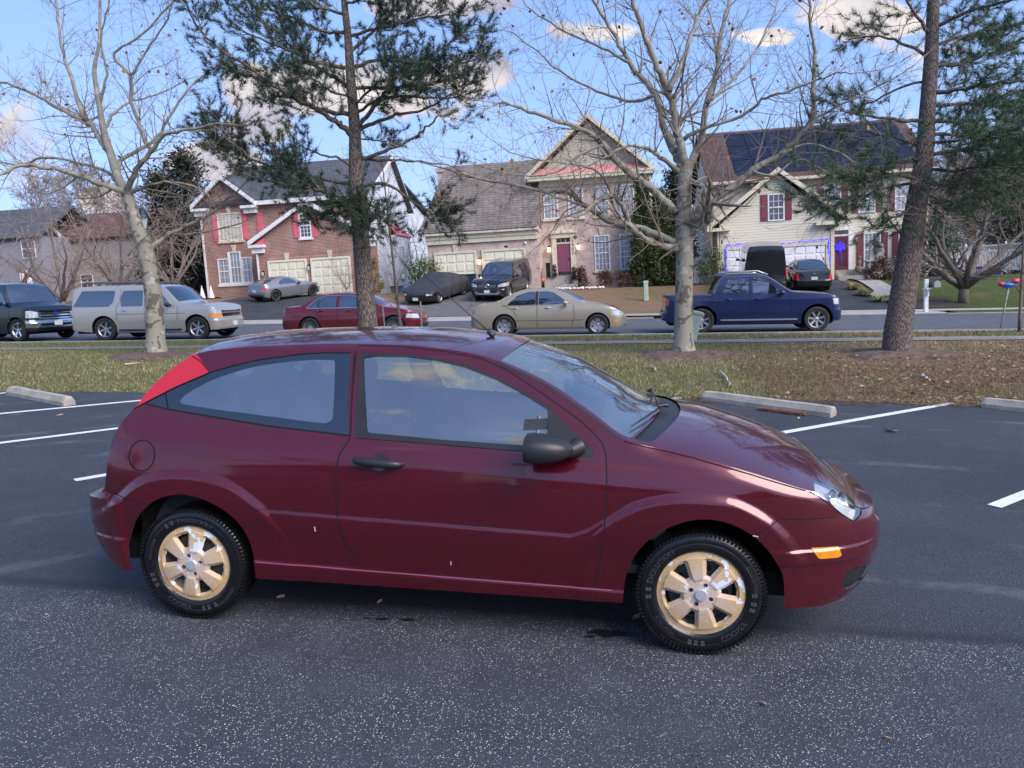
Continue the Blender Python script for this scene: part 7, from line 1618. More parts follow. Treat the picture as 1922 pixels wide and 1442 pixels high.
limbtree('bare_sycamore_tree', 'central bare tree with thick pale mottled trunk before the navy pickup', P2,
    ([(1283, 667), (1283, 607), (1284, 540), (1285, 485), (1284, 450), (1283, 413), (1285, 340), (1287, 305)], [.215, .19, .178, .175, .18, .165, .14, .12]),
    [([(1290, 428), (1305, 405), (1327, 383), (1365, 359), (1414, 320), (1463, 291), (1507, 248), (1526, 214), (1526, 160), (1529, 97), (1521, 29), (1521, -50)], .105, .022, -1.5), ([(1507, 248), (1546, 214), (1594, 189), (1672, 150), (1720, 120)], .035, .010, (-1.0, -.5)),
     ([(1288, 450), (1310, 425), (1325, 400), (1331, 385)], .085, .065, -.6), ([(1278, 470), (1250, 463), (1220, 456), (1186, 427), (1166, 383), (1142, 369), (1113, 383)], .085, .045, -.9),
     ([(1268, 456), (1210, 432), (1152, 417), (1094, 383), (1064, 359), (1026, 359), (953, 345), (880, 330), (840, 318), (790, 305)], .085, .014, .9), ([(1268, 400), (1220, 352), (1171, 316), (1132, 272), (1103, 248), (1064, 233), (992, 209), (938, 194), (900, 215)], .095, .014, -1.6),
     ([(1284, 320), (1268, 290), (1244, 233), (1230, 180), (1181, 117), (1152, 63), (1113, 0), (1085, -60)], .10, .025, 1.0), ([(1288, 320), (1278, 280), (1268, 228), (1254, 170), (1230, 117), (1200, 39), (1186, 0), (1172, -60)], .11, .03, -1.0),
     ([(1256, 172), (1283, 112), (1307, 39), (1322, 0), (1338, -60)], .06, .022, (-.5, .6)), ([(1290, 320), (1302, 295), (1317, 262), (1327, 194), (1346, 136), (1351, 73), (1370, 0), (1380, -60)], .095, .028, .9),
     ([(1345, 136), (1341, 60), (1330, 15), (1320, -40)], .03, .012, (.5, .5)), ([(1283, 262), (1317, 243), (1390, 218), (1438, 184), (1480, 172), (1560, 140), (1600, 138)], .05, .010, -1.8), ([(1280, 325), (1239, 296), (1215, 279), (1171, 277), (1130, 300)], .06, .014, -.8),
     ([(1290, 335), (1315, 350), (1340, 384)], .055, .055, -.9), ([(1327, 383), (1335, 405), (1320, 425), (1298, 440)], .045, .05, (-.6, .5)), ([(1230, 180), (1180, 190), (1120, 170), (1060, 140), (1000, 90), (960, 60)], .04, .010, 1.2), ([(1181, 117), (1130, 90), (1060, 60), (1000, 20), (960, -20)], .035, .010, 1.0),
     ([(1327, 194), (1375, 150), (1420, 90), (1450, 30), (1470, -30)], .04, .012, 1.2), ([(1186, 427), (1160, 400), (1130, 330), (1080, 310), (1010, 300), (950, 285)], .04, .010, (-.5, -1.0)), ([(1094, 383), (1060, 400), (1030, 440), (1000, 470)], .018, .006, (.5, .4)),
     ([(1414, 320), (1450, 330), (1500, 300), (1560, 330), (1620, 380), (1690, 400)], .028, .008, (-.8, -.4)), ([(1463, 291), (1520, 270), (1580, 290), (1640, 340), (1680, 370)], .026, .008, (-1.0, -.3)), ([(1132, 272), (1090, 290), (1050, 320), (1000, 330), (930, 320), (870, 300)], .03, .008, (-1.0, -.6))],
    D2_, B_syc, B_twig, seed=5, every=.18, dens=1.2)
# needle-bearing pines
def tuft(mb, p, d, n, L_, wd, spread):
    d = d.normalized(); e1 = d.orthogonal().normalized(); e2 = d.cross(e1)
    for _ in range(n):
        a = random.uniform(0, 2*PI); q = random.uniform(.25, spread); v = (d+(e1*math.cos(a)+e2*math.sin(a))*q).normalized()*L_*random.uniform(.7, 1.1)
        o = p-d*random.uniform(0, L_*.9); s = v.cross(rv()).normalized()*wd; mb.v.extend([tuple(o-s), tuple(o+s), tuple(o+v)]); k = len(mb.v); mb.f.append((k-3, k-2, k-1)); mb.m.append(0)
def pine(name, label, base, trunk, branches, D0, bark, fol, seed, nl, wd, tn, spread, droop, subs=(.45, 1.1), every=.125, bare_every=.4):
    random.seed(seed); root = empty(name, base, 0, label, 'tree'); inv = Matrix.Translation(-Vector(base)); tb = MB(); fb = MB(); tw = MB()
    tp, tr = trunk; P = smooth3(path3(tp, D0, 0)); R_ = [float(x) for x in np.interp(np.linspace(0, 1, len(P)), np.linspace(0, 1, len(tr)), tr)]; P[0] = P[0]-Vector((0, 0, .1)); R_[0] *= 1.2
    tb.tube([inv @ p for p in P], R_, 20)
    for px, r0, r1, dD, f0, dens in branches:
        Q = smooth3(path3(px, D0, dD), 5); n = len(Q); rr = [r0+(r1-r0)*(i/(n-1)) for i in range(n)]; Q = [q+rv(.015)*(1 if i else 0) for i, q in enumerate(Q)]; tb.tube([inv @ q for q in Q], rr, 8)
        L_ = sum((Q[i+1]-Q[i]).length for i in range(n-1))
        for _ in range(int(L_/every*dens)):
            u = random.uniform(f0, 1); i = min(n-2, int(u*(n-1))); d = (Q[i+1]-Q[i]).normalized(); side = d.cross(rv()).normalized(); dd = (d*random.uniform(.3, 1)+side*random.uniform(.4, 1)).normalized(); dd.z = dd.z*.6+random.uniform(-.05, .25)
            tips = []; twig(tw, inv @ Q[i], dd.normalized(), random.uniform(*subs)*(1.25-.6*u), .010, 1, .04+(-.10*droop), .35, .9, None, tips, .003)
            for pts, dirs, r in tips:
                m_ = len(pts)
                for j in range(max(1, m_//2), m_):
                    dr = dirs[j]+Vector((0, 0, .35-.9*droop)); tuft(fb, pts[j], dr, tn, nl, wd, spread)
        if f0 > .15 or dens < .5:
            for _ in range(int(L_/bare_every)):
                u = random.uniform(.15, 1); i = min(n-2, int(u*(n-1))); d = (Q[i+1]-Q[i]).normalized(); side = d.cross(rv()).normalized(); twig(tw, inv @ Q[i], (d*.6+side).normalized(), random.uniform(.3, .9), .007, 1, .0, .4, .8, None, None, .003)
    tb.build('trunk', bark, root, smooth=True); c = fb.build('crown', fol, root); tw.build('twigs', B_grey, c)
    return root
P3 = at(691, 652, 17.0); P3.z = g(P3.x, P3.y)
pine('pine_tree', 'dark-needled pine tree with a rough grey trunk rising behind the maroon hatchback', P3,
    ([(692, 650), (691, 617), (684, 532), (677, 444), (668, 333), (666, 244), (659, 155), (653, 67), (646, 0), (640, -120)], [.225, .215, .205, .185, .155, .13, .105, .085, .07, .04]),
    [([(667, 262), (646, 240), (624, 226), (585, 200), (540, 178), (473, 129), (407, 89), (367, 44), (345, 0)], .07, .014, -1.2, .28, 1.1), ([(660, 170), (620, 140), (570, 110), (520, 60), (470, 20), (440, -30)], .05, .012, 1.2, .25, 1.3), ([(657, 130), (600, 118), (540, 95), (480, 70), (430, 50)], .05, .012, -.6, .2, 1.3),
     ([(664, 215), (600, 205), (520, 165), (450, 135), (408, 118)], .055, .012, .9, .3, 1.3), ([(676, 385), (640, 372), (600, 358), (560, 352), (520, 345), (482, 330)], .05, .012, -1.1, .32, 1.7), ([(600, 358), (570, 325), (535, 300), (500, 290)], .02, .008, -1.5, .2, 2.0), ([(668, 345), (600, 335), (540, 320), (470, 298), (420, 272), (372, 240)], .045, .010, .8, .55, 1.5),
     ([(470, 298), (430, 255), (420, 225), (405, 205)], .015, .008, .8, .1, 1.5), ([(676, 330), (640, 300), (600, 290), (555, 268)], .035, .014, -.4, .8, .25), ([(668, 240), (705, 200), (735, 160), (760, 130), (830, 90), (890, 45)], .055, .012, -1.0, .25, 1.3),
     ([(668, 246), (700, 232), (745, 215), (790, 208), (850, 175), (882, 148)], .05, .010, .9, .9, .2), ([(672, 300), (720, 285), (770, 262), (800, 240), (826, 214)], .05, .014, -.8, .95, .15), ([(672, 298), (740, 300), (800, 305), (860, 312)], .035, .010, .5, .95, .2),
     ([(676, 352), (720, 345), (780, 382), (810, 400), (838, 412)], .04, .010, -.7, .62, 1.6), ([(657, 130), (720, 112), (800, 128), (870, 118), (925, 105)], .045, .010, .8, .25, 1.3), ([(652, 70), (720, 52), (800, 32), (880, 30)], .04, .010, -.6, .2, 1.4), ([(650, 30), (600, 10), (555, -30)], .04, .010, .6, .2, 1.4),
     ([(678, 450), (650, 425), (620, 415), (595, 412)], .035, .010, -.6, .3, 1.5), ([(660, 165), (740, 165), (820, 155), (895, 128)], .045, .010, .3, .25, 1.4), ([(676, 372), (690, 392), (705, 410), (712, 425)], .022, .010, -1.2, .1, 2.6), ([(677, 400), (655, 395), (640, 400)], .022, .010, -1.0, .0, 2.6), ([(664, 215), (715, 185), (770, 180), (840, 185), (880, 172)], .04, .010, -.8, .3, 1.2),
     ([(655, 100), (700, 60), (740, 20), (790, -20)], .04, .012, 1.0, .15, 1.4), ([(652, 60), (610, 60), (560, 40), (500, 10), (480, -30)], .04, .012, 1.4, .15, 1.4), ([(660, 180), (630, 175), (590, 150), (560, 145)], .03, .012, -1.6, .1, 1.8), ([(662, 200), (690, 175), (730, 145), (760, 150)], .03, .012, -1.6, .1, 1.8), ([(648, 10), (690, -10), (750, -40)], .03, .01, -1, .1, 1.6), ([(666, 262), (700, 262), (725, 268)], .02, .01, 1.0, .4, 1.2)],
    17.0, B_pine, F_pine, 8, .14, .0052, 30, 2.2, 0)
P4 = gnd(1684, 665); D4_ = (CR.transposed() @ (P4-CPOS)).z*-1
pine('white_pine_tree', 'tall pine tree with soft drooping green needles on the right of the lawn', P4,
    ([(1682, 667), (1686, 620), (1691, 583), (1706, 485), (1720, 388), (1735, 291), (1740, 218), (1747, 121), (1750, 49), (1752, 0), (1755, -100)], [.275, .265, .25, .235, .20, .17, .15, .135, .12, .11, .09]),
    [([(1727, 335), (1680, 328), (1620, 322), (1560, 335), (1500, 378)], .045, .010, -1.0, .2, 1.1), ([(1728, 345), (1660, 352), (1600, 375), (1540, 400)], .035, .010, .7, .2, 1.1), ([(1740, 226), (1690, 226), (1620, 216), (1575, 208)], .045, .010, -.6, .5, .8), ([(1740, 226), (1800, 230), (1850, 226), (1900, 228)], .05, .012, .8, .3, 1.4), ([(1735, 295), (1790, 282), (1860, 280), (1940, 245)], .045, .012, -1.0, .3, 1.5),
     ([(1728, 345), (1800, 345), (1870, 350), (1940, 345)], .045, .012, .8, .15, 1.7), ([(1748, 70), (1715, 20), (1690, -20)], .04, .012, -.5, .3, 1.0), ([(1750, 55), (1810, 25), (1880, 5), (1940, -15)], .045, .012, -1.0, .2, 1.5), ([(1745, 125), (1800, 120), (1860, 100), (1930, 78)], .05, .012, .8, .2, 1.5), ([(1741, 175), (1800, 168), (1860, 158), (1940, 150)], .05, .012, -1.2, .2, 1.5),
     ([(1746, 110), (1690, 80), (1640, 68), (1590, 75)], .035, .010, .7, .3, 1.2), ([(1738, 200), (1850, 195), (1940, 205)], .04, .012, 1.2, .2, 1.5), ([(1722, 380), (1700, 398), (1660, 418), (1640, 435)], .03, .010, -.8, .1, 1.4), ([(1724, 375), (1750, 390), (1775, 412)], .03, .010, -.4, .1, 1.4), ([(1733, 300), (1690, 300), (1640, 340), (1610, 390)], .03, .01, -1.4, .3, 1.1), ([(1735, 280), (1670, 255), (1600, 245), (1540, 240)], .03, .010, .9, .4, .9),
     ([(1730, 320), (1790, 320), (1860, 310), (1930, 320)], .04, .012, -1.5, .2, 1.5), ([(1744, 150), (1690, 165), (1640, 190), (1600, 200)], .03, .01, 1.0, .4, .9), ([(1750, 20), (1800, -20), (1860, -50)], .04, .012, .8, .2, 1.4), ([(1725, 365), (1790, 380), (1850, 390)], .03, .01, .9, .2, 1.1), ([(1746, 90), (1830, 60), (1930, 45)], .04, .012, 1.6, .2, 1.5), ([(1738, 250), (1830, 255), (1930, 270)], .04, .012, 1.6, .2, 1.5), ([(1736, 270), (1800, 262), (1870, 250), (1930, 235)], .03, .01, -2.0, .2, 1.4)],
    D4_, bark_mat('ridged_pine_bark', (.20, .16, .145), (.06, .045, .04)), F_wpine, 9, .17, .0048, 28, 1.7, .30, subs=(.5, 1.2), every=.17)
# leafy masses: many small leaf faces through a volume
def mass(name, label, cat, P, dims, m, n, leaf, seed, stems=None, parts=True, shape='cone', group=None, rz=0, clump=.35):
    random.seed(seed); root = empty(name, P, rz, label, cat, group); mb = MB(); W_, D_, H_ = dims; nc = max(8, int(n/60)); cl = []
    for _ in range(nc):
        z = random.random(); a = random.uniform(0, 2*PI)
        if shape == 'cone': k = (1-z**1.7)**.8*min(1, z*7+.55) if 'arbor' in name else (1-z)**.8*min(1, z*7+.5)
        elif shape == 'ball': k = math.sqrt(max(0, 1-(2*z-1)**2))**.8*(1 if z > .3 else .9)
        else: k = (1-z)**1.0
        rr = random.uniform(.45, 1)*k; cl.append((Vector((rr*W_/2*math.cos(a), rr*D_/2*math.sin(a), z*H_)), Vector((math.cos(a), math.sin(a), .4))))
    for i in range(n):
        c, out_ = random.choice(cl); q = min(W_, D_, H_)*clump*.35; p = c+Vector((random.gauss(0, q), random.gauss(0, q), random.gauss(0, q))); p.z = max(.02, p.z); s = random.uniform(*leaf); a = (out_+rv(.7)).normalized(); b = a.cross(rv()).normalized()*s*.5
        mb.add([p-b*.6, p+b*.6, p+a*s+b*.25, p+a*s-b*.25], [(0, 1, 2, 3)])
    if stems: tb = MB(); tb.tube([(0, 0, -.1), (0, 0, H_*.8)], [stems, stems*.3], 7); tb.build('trunk', B_brown, root)
    mb.build('crown' if stems else 'foliage', m, root); return root
def sp(px, py, t): s_ = FP(px, py, t)[0]; return gpt(*st2xy(s_, t))
for px, t, w_, h_, lb, sd in ((1209, 45.2, 1.35, 5.9, 'tallest arborvitae at the right corner of the tan brick house', 1), (1243, 45.5, 1.3, 5.1, 'middle arborvitae of the three between the houses', 2), (1270, 45.8, 1.5, 4.6, 'arborvitae nearest the central bare tree trunk', 3)):
    mass('arborvitae', lb, 'tree', sp(px, 540, t), (w_, w_, h_), F_arb if sd != 3 else F_arbb, 8000, (.08, .19), sd, .06, group='arborvitae between the tan and cream houses')
mass('evergreen_tree', 'dark evergreen tree behind the arborvitae', 'tree', sp(1270, 500, 52), (3.0, 2.5, 7.2), F_spr, 3500, (.1, .25), 14, .1)
mass('holly_shrub', 'round green clipped holly shrub beside the covered coupe', 'shrub', sp(797, 552, 43.2), (2.1, 1.8, 1.75), F_box, 4200, (.05, .11), 4, shape='ball')
for px, w_, h_, lb, sd in ((1088, 1.25, 1.0, 'left', 5), (1134, .9, 1.0, 'middle', 6), (1176, 1.1, .95, 'right', 7)): mass('brown_shrub', {'left': 'largest of the brown shrubs, nearest the purple door', 'middle': 'middle brown shrub below the tall windows', 'right': 'brown shrub next to the arborvitae'}[lb], 'shrub', sp(px, 541, 44.9), (w_, .9, h_), F_brn, 1500, (.05, .10), sd, shape='ball', group='brown shrubs before the tan brick house')
mass('flowering_shrub', 'green shrub at the left corner of the cream house garage', 'shrub', sp(1336, 545, 44.9), (1.5, 1.2, 1.8), F_box, 2200, (.05, .12), 10, shape='ball')
mass('bronze_shrub', 'reddish brown leafy shrub by the walk of the cream house', 'shrub', sp(1652, 534, 44.0), (1.3, 1.0, 1.0), F_brn, 1300, (.06, .14), 11, shape='ball'); mass('grey_shrub', 'grey-green shrub left of the right pine trunk', 'shrub', sp(1672, 534, 44.4), (1.1, 1.0, 1.1), foliage_mat('grey_green_leaves', (.08, .085, .06), (.16, .16, .12)), 1200, (.05, .1), 12, shape='ball')
def grassclump(P, label, m, n, L_, sd): 
    random.seed(sd); mb = MB()
    for _ in range(n):
        a = random.uniform(0, 2*PI); d = Vector((math.cos(a), math.sin(a), random.uniform(.3, 1.4))).normalized(); l = L_*random.uniform(.5, 1); s = Vector((-d.y, d.x, 0)).normalized()*.02; q = d*l*.6; e = q+Vector((d.x, d.y, -.25))*l*.5; mb.add([-s, s, q+s*.8, q-s*.8], [(0, 1, 2, 3)]); mb.add([q-s*.8, q+s*.8, e], [(0, 1, 2)])
    r = empty('ornamental_grass', P, 0, label, 'plant', 'variegated grasses beside the cream house driveway'); mb.build('blades', m, r)
for i, (px, py, lb) in enumerate(((1650, 567, 'pale variegated grass clump nearest the right pine trunk'), (1622, 556, 'pale variegated grass clump between driveway and flower bed'), (1602, 544, 'pale variegated grass clump farthest up the driveway edge'))): grassclump(gnd(px, py), lb, F_grs, 150, .8, 40+i)
# far trees
def crape(name, label, P, H, spread, nst, seed, m=None, minr=.008, lvl=3, cat='tree', r0=.10, group=None, L0=.42, tm=None):
    random.seed(seed); root = empty(name, P, 0, label, cat, group); tb = MB(); tw = MB(); tb.tube([(0, 0, -.1), (.03, .02, H*.12)], [r0*1.5, r0*1.2], 9)
    for k in range(nst):
        a = 2*PI*k/nst+random.uniform(-.4, .4); d = Vector((math.cos(a)*spread, math.sin(a)*spread, random.uniform(.7, 1.2))).normalized(); p = Vector((.03, .02, H*.10)); pts = [p]; n = 7
        for i in range(n): d = (d+rv(.10)+Vector((0, 0, .05))).normalized(); p = p+d*H*.75/n; pts.append(p)
        rr = [r0*(1-.75*i/n) for i in range(n+1)]; tb.tube(pts, rr, 8)
        for _ in range(int(9)):
            i = random.randint(1, n); d2 = ((pts[i]-pts[i-1]).normalized()*.7+rv(.6)+Vector((0, 0, .1))).normalized(); twig(tw, pts[i], d2, H*L0*random.uniform(.5, 1), rr[i]*.5, lvl, .03, .32, .55 if lvl == 3 else .8, None, None, minr)
    t_ = tb.build('trunk', tm or B_grey, root, smooth=True); tw.build('crown', m or B_grey, root); return root
crape('crape_myrtle_tree', 'multi-stemmed bare tree behind the black van and pewter suv', sp(118, 575, 39), 6.2, .85, 6, 21, B_brtwig)
crape('crape_myrtle_tree', 'bare multi-stemmed tree partly behind the leftmost pale trunk', sp(222, 545, 43), 7.0, .8, 6, 22, B_brtwig)
crape('crape_myrtle_tree', 'bare spreading tree at the red brick house corner behind the street lamp', sp(322, 560, 44), 6.8, .7, 5, 23, B_brtwig)
crape('crape_myrtle_tree', 'bare shrubby tree at the far left edge of the street', sp(-8, 560, 37), 5.0, .8, 6, 24, B_brtwig)
mass('spruce_tree', 'tall dark spruce between the distant houses and the brick house', 'tree', sp(372, 560, 57), (5.2, 4.5, 10.8), F_spr, 9000, (.12, .32), 25, .2); mass('spruce_tree', 'broad dark spruce left of the tall spruce', 'tree', sp(322, 560, 60), (5.5, 4.5, 9.6), F_spr, 8000, (.12, .32), 26, .2); mass('spruce_tree', 'low dark evergreen beside the brick house wall', 'tree', sp(352, 565, 52), (4.5, 3.0, 6.5), F_spr, 6000, (.12, .3), 27, .2)
for i, (px, t, H, lb) in enumerate(((95, 92, 17, 'distant bare tree above the rust-brown roof, left one'), (135, 92, 16.5, 'distant bare tree above the rust-brown roof, right one'), (240, 80, 15, 'thin distant bare tree rising behind the leftmost pale trunk'), (285, 78, 13, 'upright distant bare tree left of the dark spruces'))):
    crape('distant_bare_tree', lb, sp(px, 560, t), H, .35, 4, 50+i, B_grey, .02, 2, group='distant bare trees beyond the houses', L0=.30)
crape('cherry_tree', 'wide bare cherry tree on the green lawn at the right', sp(1808, 548, 36.5), 6.6, 1.15, 7, 60, B_brown, .008, 3, r0=.155, tm=mat('grey_brown_bark', (.13, .11, .095), .9, var=.35, vscale=6, bump=.8, bscale=18))
mass('small_pine_tree', 'small dark pine at the right corner of the cream house', 'tree', sp(1762, 540, 46), (2.4, 2.2, 4.2), F_wpine, 3600, (.08, .2), 61, .07); mass('cedar_tree', 'dark cedar at the right edge behind the white fence', 'tree', sp(1915, 520, 58), (4.5, 4, 7.5), F_spr, 5000, (.1, .3), 62, .15)
for i, px in enumerate((1765, 1800, 1838, 1872, 1905, 1945)): crape('woodland_tree', ['bare woodland tree just right of the cream house', 'bare woodland tree behind the small pine', 'bare woodland tree above the garden shed, left one', 'bare woodland tree above the garden shed, right one', 'bare woodland tree behind the dark cedar', 'bare woodland tree at the right edge'][i], sp(px, 520, 78+6*(i % 3)), 11+(i % 3), .5, 5, 70+i, mat('brown_grey_twigs', (.20, .15, .13), .9) if i == 0 else bpy.data.materials['brown_grey_twigs'], .02, 2, group='bare woodland trees beyond the fence', L0=.38)
for i, px in enumerate((1225, 1300, 1318)): crape('distant_bare_tree', ['bare tree in the gap right of the tan brick house', 'bare tree in the gap behind the central trunk', 'bare tree touching the cream house roof edge'][i], sp(px, 520, 70+4*i), 10, .4, 4, 80+i, B_grey, .02, 2, group='distant bare trees beyond the houses', L0=.3)
crape('garage_shrub', 'bare twiggy shrub before the right garage door of the brick house', sp(650, 552, 45.0), 2.4, .7, 6, 90, B_grey, .006, 1, cat='shrub', r0=.02); mass('yellow_shrub', 'yellow-green shrub at the brick house side wall', 'shrub', sp(707, 545, 45.8), (.9, .8, 2.1), foliage_mat('yellow_green_leaves', (.09, .10, .03), (.32, .26, .06)), 900, (.05, .12), 91, shape='cone')
crape('side_yard_tree', 'bare small tree between the brick and tan houses', sp(783, 540, 50), 4.2, .6, 5, 92, B_grey, .008, 2, r0=.05)
def sapling(label, px, t, H, lean, stakes, seed, Pb=None):
    random.seed(seed); P = Pb or sp(px, 600, t); r = empty('sapling', P, 0, label, 'tree'); tb = MB(); tw = MB(); pts = [Vector((lean*i/9*H*.1, 0, -.05+H*i/9)) for i in range(10)]; rr = [.045*(1-.7*i/9) for i in range(10)]; tb.tube(pts, rr, 8)
    for i in range(2, 10):
        for _ in range(3): a = random.uniform(0, 2*PI); twig(tw, pts[i], Vector((math.cos(a)*.55, math.sin(a)*.55, 1)).normalized(), H*.30*random.uniform(.5, 1), .012, 1, .10, .2, .7, None, None, .004)
    tb.build('trunk', B_brown, r, smooth=True); tw.build('crown', B_brown, r)
    return P
Ps = sapling('young bare sapling between two stakes behind the hatchback roof', 752, 19.9, 4.6, -.4, 2, 95)
M_stake = mat('weathered_stake_wood', (.26, .22, .19), .9, var=.3, vscale=8)
def stake(P, top, label, r_=.022): mb = MB(); d = top-P; mb.tube([(0, 0, -.1), d], r_, 6); o = mb.build('tree_stake', M_stake, None, smooth=True); o.location = P; tag(o, label, 'stake', 'wooden tree stakes')
for px, tx, lb in ((722, 717, 'wooden stake left of the sapling, behind the hatchback roof'), (790, 789, 'wooden stake right of the sapling, behind the hatchback roof')): P = sp(px, 600, 19.9); stake(P, at(tx, 566, (CR.transposed() @ (P-CPOS)).z*-1), lb)
Pq = sapling('young sapling cut off by the right edge of the picture', 1913, 20.0, 4.4, .2, 1, 96, gnd(1913, 622)); P = gnd(1877, 616); Ds = (CR.transposed() @ (P-CPOS)).z*-1; stake(P, at(1893, 541, Ds), 'leaning wooden stake left of the right-edge sapling', .028)
P = at(1893, 535, Ds); mb = MB(); mb.blob((0, 0, 0), (.24, .12, .075), 14, 8, 0, jit=.16); mb.blob((-.22, -.02, .04), (.09, .07, .07), 10, 6, 1, jit=.2); mb.blob((.18, -.03, .10), (.12, .08, .08), 10, 6, 1, jit=.25)
o = mb.build('deflated_balloon', [mat('blue_foil', (.03, .16, .55), .3, var=.2), mat('red_foil', (.55, .04, .07), .35)], None, smooth=True); o.location = P; tag(o, 'crumpled blue and red foil balloon resting on the leaning stake', 'balloon')
# ---------------------------------------------------------------- grass blades, leaf litter, mulch rings
def blades(name, m, n, s0, s1, t0, t1, h, wd, seed, dens=None, flat=.3, avoid=()):
    rs = np.random.RandomState(seed); S = rs.uniform(s0, s1, n); T = t0+(t1-t0)*rs.uniform(0, 1, n)**1.15; V = []; F = []
    for s, t, a, q, b, u in zip(S, T, rs.uniform(0, 2*PI, n), rs.uniform(.45, 1.2, n), rs.uniform(0, 2*PI, n), rs.uniform(0, 1, n)):
        if dens is not None and u > dens(s, t): continue
        x, y = st2xy(s, t); z = g(x, y)-.02; hh = h*q; c, d = math.cos(a)*wd, math.sin(a)*wd; k = len(V)
        V += [(x-c, y-d, z), (x+c, y+d, z), (x+math.cos(b)*hh*flat, y+math.sin(b)*hh*flat, z+hh)]; F.append((k, k+1, k+2))
    me = bpy.data.meshes.new(name); me.from_pydata(V, [], F); me.materials.append(m); me.update(); o = bpy.data.objects.new(name, me); COL.objects.link(o); return tag(o, kind='stuff')
def pn(s, t, k=0): return .5+.25*math.sin(s*.9+k+1.3*math.sin(t*.7))+.25*math.sin(t*1.1+s*.45+2*k)
rings = [(xy2st(P1.x, P1.y), 1.1), (xy2st(P2.x, P2.y), 1.0), (xy2st(P4.x, P4.y), 1.5)]
def ringd(s, t): return min(math.hypot(s-c[0], (t-c[1]))/r for c, r in rings)
GM = mat('grass_blade_green', (.145, .165, .062), .7, var=.35, vscale=1.2); GD = mat('grass_blade_straw', (.32, .245, .15), .8, var=.3, vscale=1.5)
rt = lambda s: max(0, min(1, (s+1)/7))
blades('grass', GM, 90000, -17, 13, 10.86, 18.6, .055, .008, 1, lambda s, t: (.85*pn(s, t)+.30)*(1-.72*rt(s)) if ringd(s, t) > 1 else .02)
blades('grass', GM, 26000, -24, 16, 19.78, 22.1, .06, .009, 2, lambda s, t: .9)
blades('dry_grass', GD, 80000, -17, 13, 10.86, 18.6, .045, .008, 3, lambda s, t: (.95-.6*pn(s, t))*(.55+.55*rt(s)) if ringd(s, t) > .9 else .1, .6)
blades('dry_grass', GD, 12000, -24, 16, 19.78, 22.1, .05, .009, 4, lambda s, t: .5, .5)
blades('grass', mat('lawn_blade_green', (.07, .115, .025), .7, var=.3), 26000, 13, 34, 34.3, 46, .07, .016, 5, lambda s, t: .9)
def litter(name, m, n, s0, s1, t0, t1, size, seed, dens=None, lift=.012):
    rs = np.random.RandomState(seed); mb = MB()
    for _ in range(n):
        s, t = rs.uniform(s0, s1), t0+(t1-t0)*rs.uniform()**1.1
        if dens is not None and rs.uniform() > dens(s, t): continue
        x, y = st2xy(s, t); z = g(x, y)+lift+rs.uniform(0, .03); q = rs.uniform(*size); a = rs.uniform(0, 2*PI); c, d = math.cos(a)*q, math.sin(a)*q; k = rs.uniform(.2, .8)
        mb.add([(x-c, y-d, z), (x-d*.6, y+c*.6, z+q*k*.5), (x+c*.5-d*.2, y+d*.5+c*.2, z+q*k*.3), (x+c, y+d, z+q*k), (x+d*.6, y-c*.6, z+q*.1)], [(0, 4, 3, 2, 1)], int(rs.randint(0, 3)))
    return tag(mb.build(name, [mat(name+'_brown', (.20, .115, .07), .85, var=.3), mat(name+'_tan', (.36, .26, .18), .85, var=.3), mat(name+'_dark', (.09, .055, .04), .9)], None), kind='stuff')
litter('leaf_litter', None, 2600, -15, 12, 10.86, 18.5, (.02, .05), 7, lambda s, t: .35+.65*rt(s)); litter('leaf_litter', None, 900, -12, 8, 10.75, 11.3, (.015, .04), 8)
litter('leaf_litter', None, 500, 3.5, 13, 11.0, 17.5, (.04, .08), 18)
# red-brown needle litter at the pine and mulch at the sycamores
def ring(name, c, r, m, h=.05, seed=0):
    random.seed(seed); mb = MB(); V = []; na, nr_ = 40, 7; x0, y0 = st2xy(*c)
    for j in range(na):
        a = 2*PI*j/na; k = 1+.22*math.sin(3*a+seed)+.12*math.sin(7*a+2*seed)
        for i in range(nr_+1): q = i/nr_*r*k; x, y = x0+q*math.cos(a)*1.2, y0+q*math.sin(a); V.append((x, y, g(x, y)+h*(1-(i/nr_)**2)-.022*(i == nr_)+.004))
    mb.add(V, [(j*(nr_+1)+i, j*(nr_+1)+i+1, ((j+1) % na)*(nr_+1)+i+1, ((j+1) % na)*(nr_+1)+i) for j in range(na) for i in range(nr_)]); tag(mb.build(name, m, None, smooth=True), kind='structure')
M_mul2 = mat('old_mulch', (.11, .075, .06), .95, var=.5, vscale=9, bump=1, bscale=22); M_needle = mat('rusty_needle_litter', (.23, .125, .085), .95, var=.45, vscale=5, bump=.8, bscale=30)
for i, (c, r) in enumerate(rings): ring('mulch_ring', c, r*(.85 if i < 2 else .55), M_mul2, .09, i+1)
def needles(n, s0, s1, t0, t1, seed, nm='pine_needle_litter', lift=.004):
    rs = np.random.RandomState(seed); mb = MB()
    for _ in range(n):
        s, t = rs.uniform(s0, s1), rs.uniform(t0, t1); x, y = st2xy(s, t); z = g(x, y)+lift+rs.uniform(0, .01); a = rs.uniform(0, 2*PI); l = rs.uniform(.03, .06); c, d = math.cos(a)*l, math.sin(a)*l
        mb.add([(x-c, y-d, z), (x+d*.08, y-c*.08, z+.003), (x+c, y+d, z), (x-d*.08, y+c*.08, z+.003)], [(0, 1, 2, 3)])
    return tag(mb.build(nm, M_needle, None), kind='stuff')
needles(3500, 0, 9, 10.55, 11.0, 5, lift=.006); needles(9000, rings[2][0][0]-3.4, rings[2][0][0]+3.4, 11.2, 16.5, 6, lift=.014); needles(9000, 2.2, 11.5, 11.0, 14.5, 16, lift=.016)
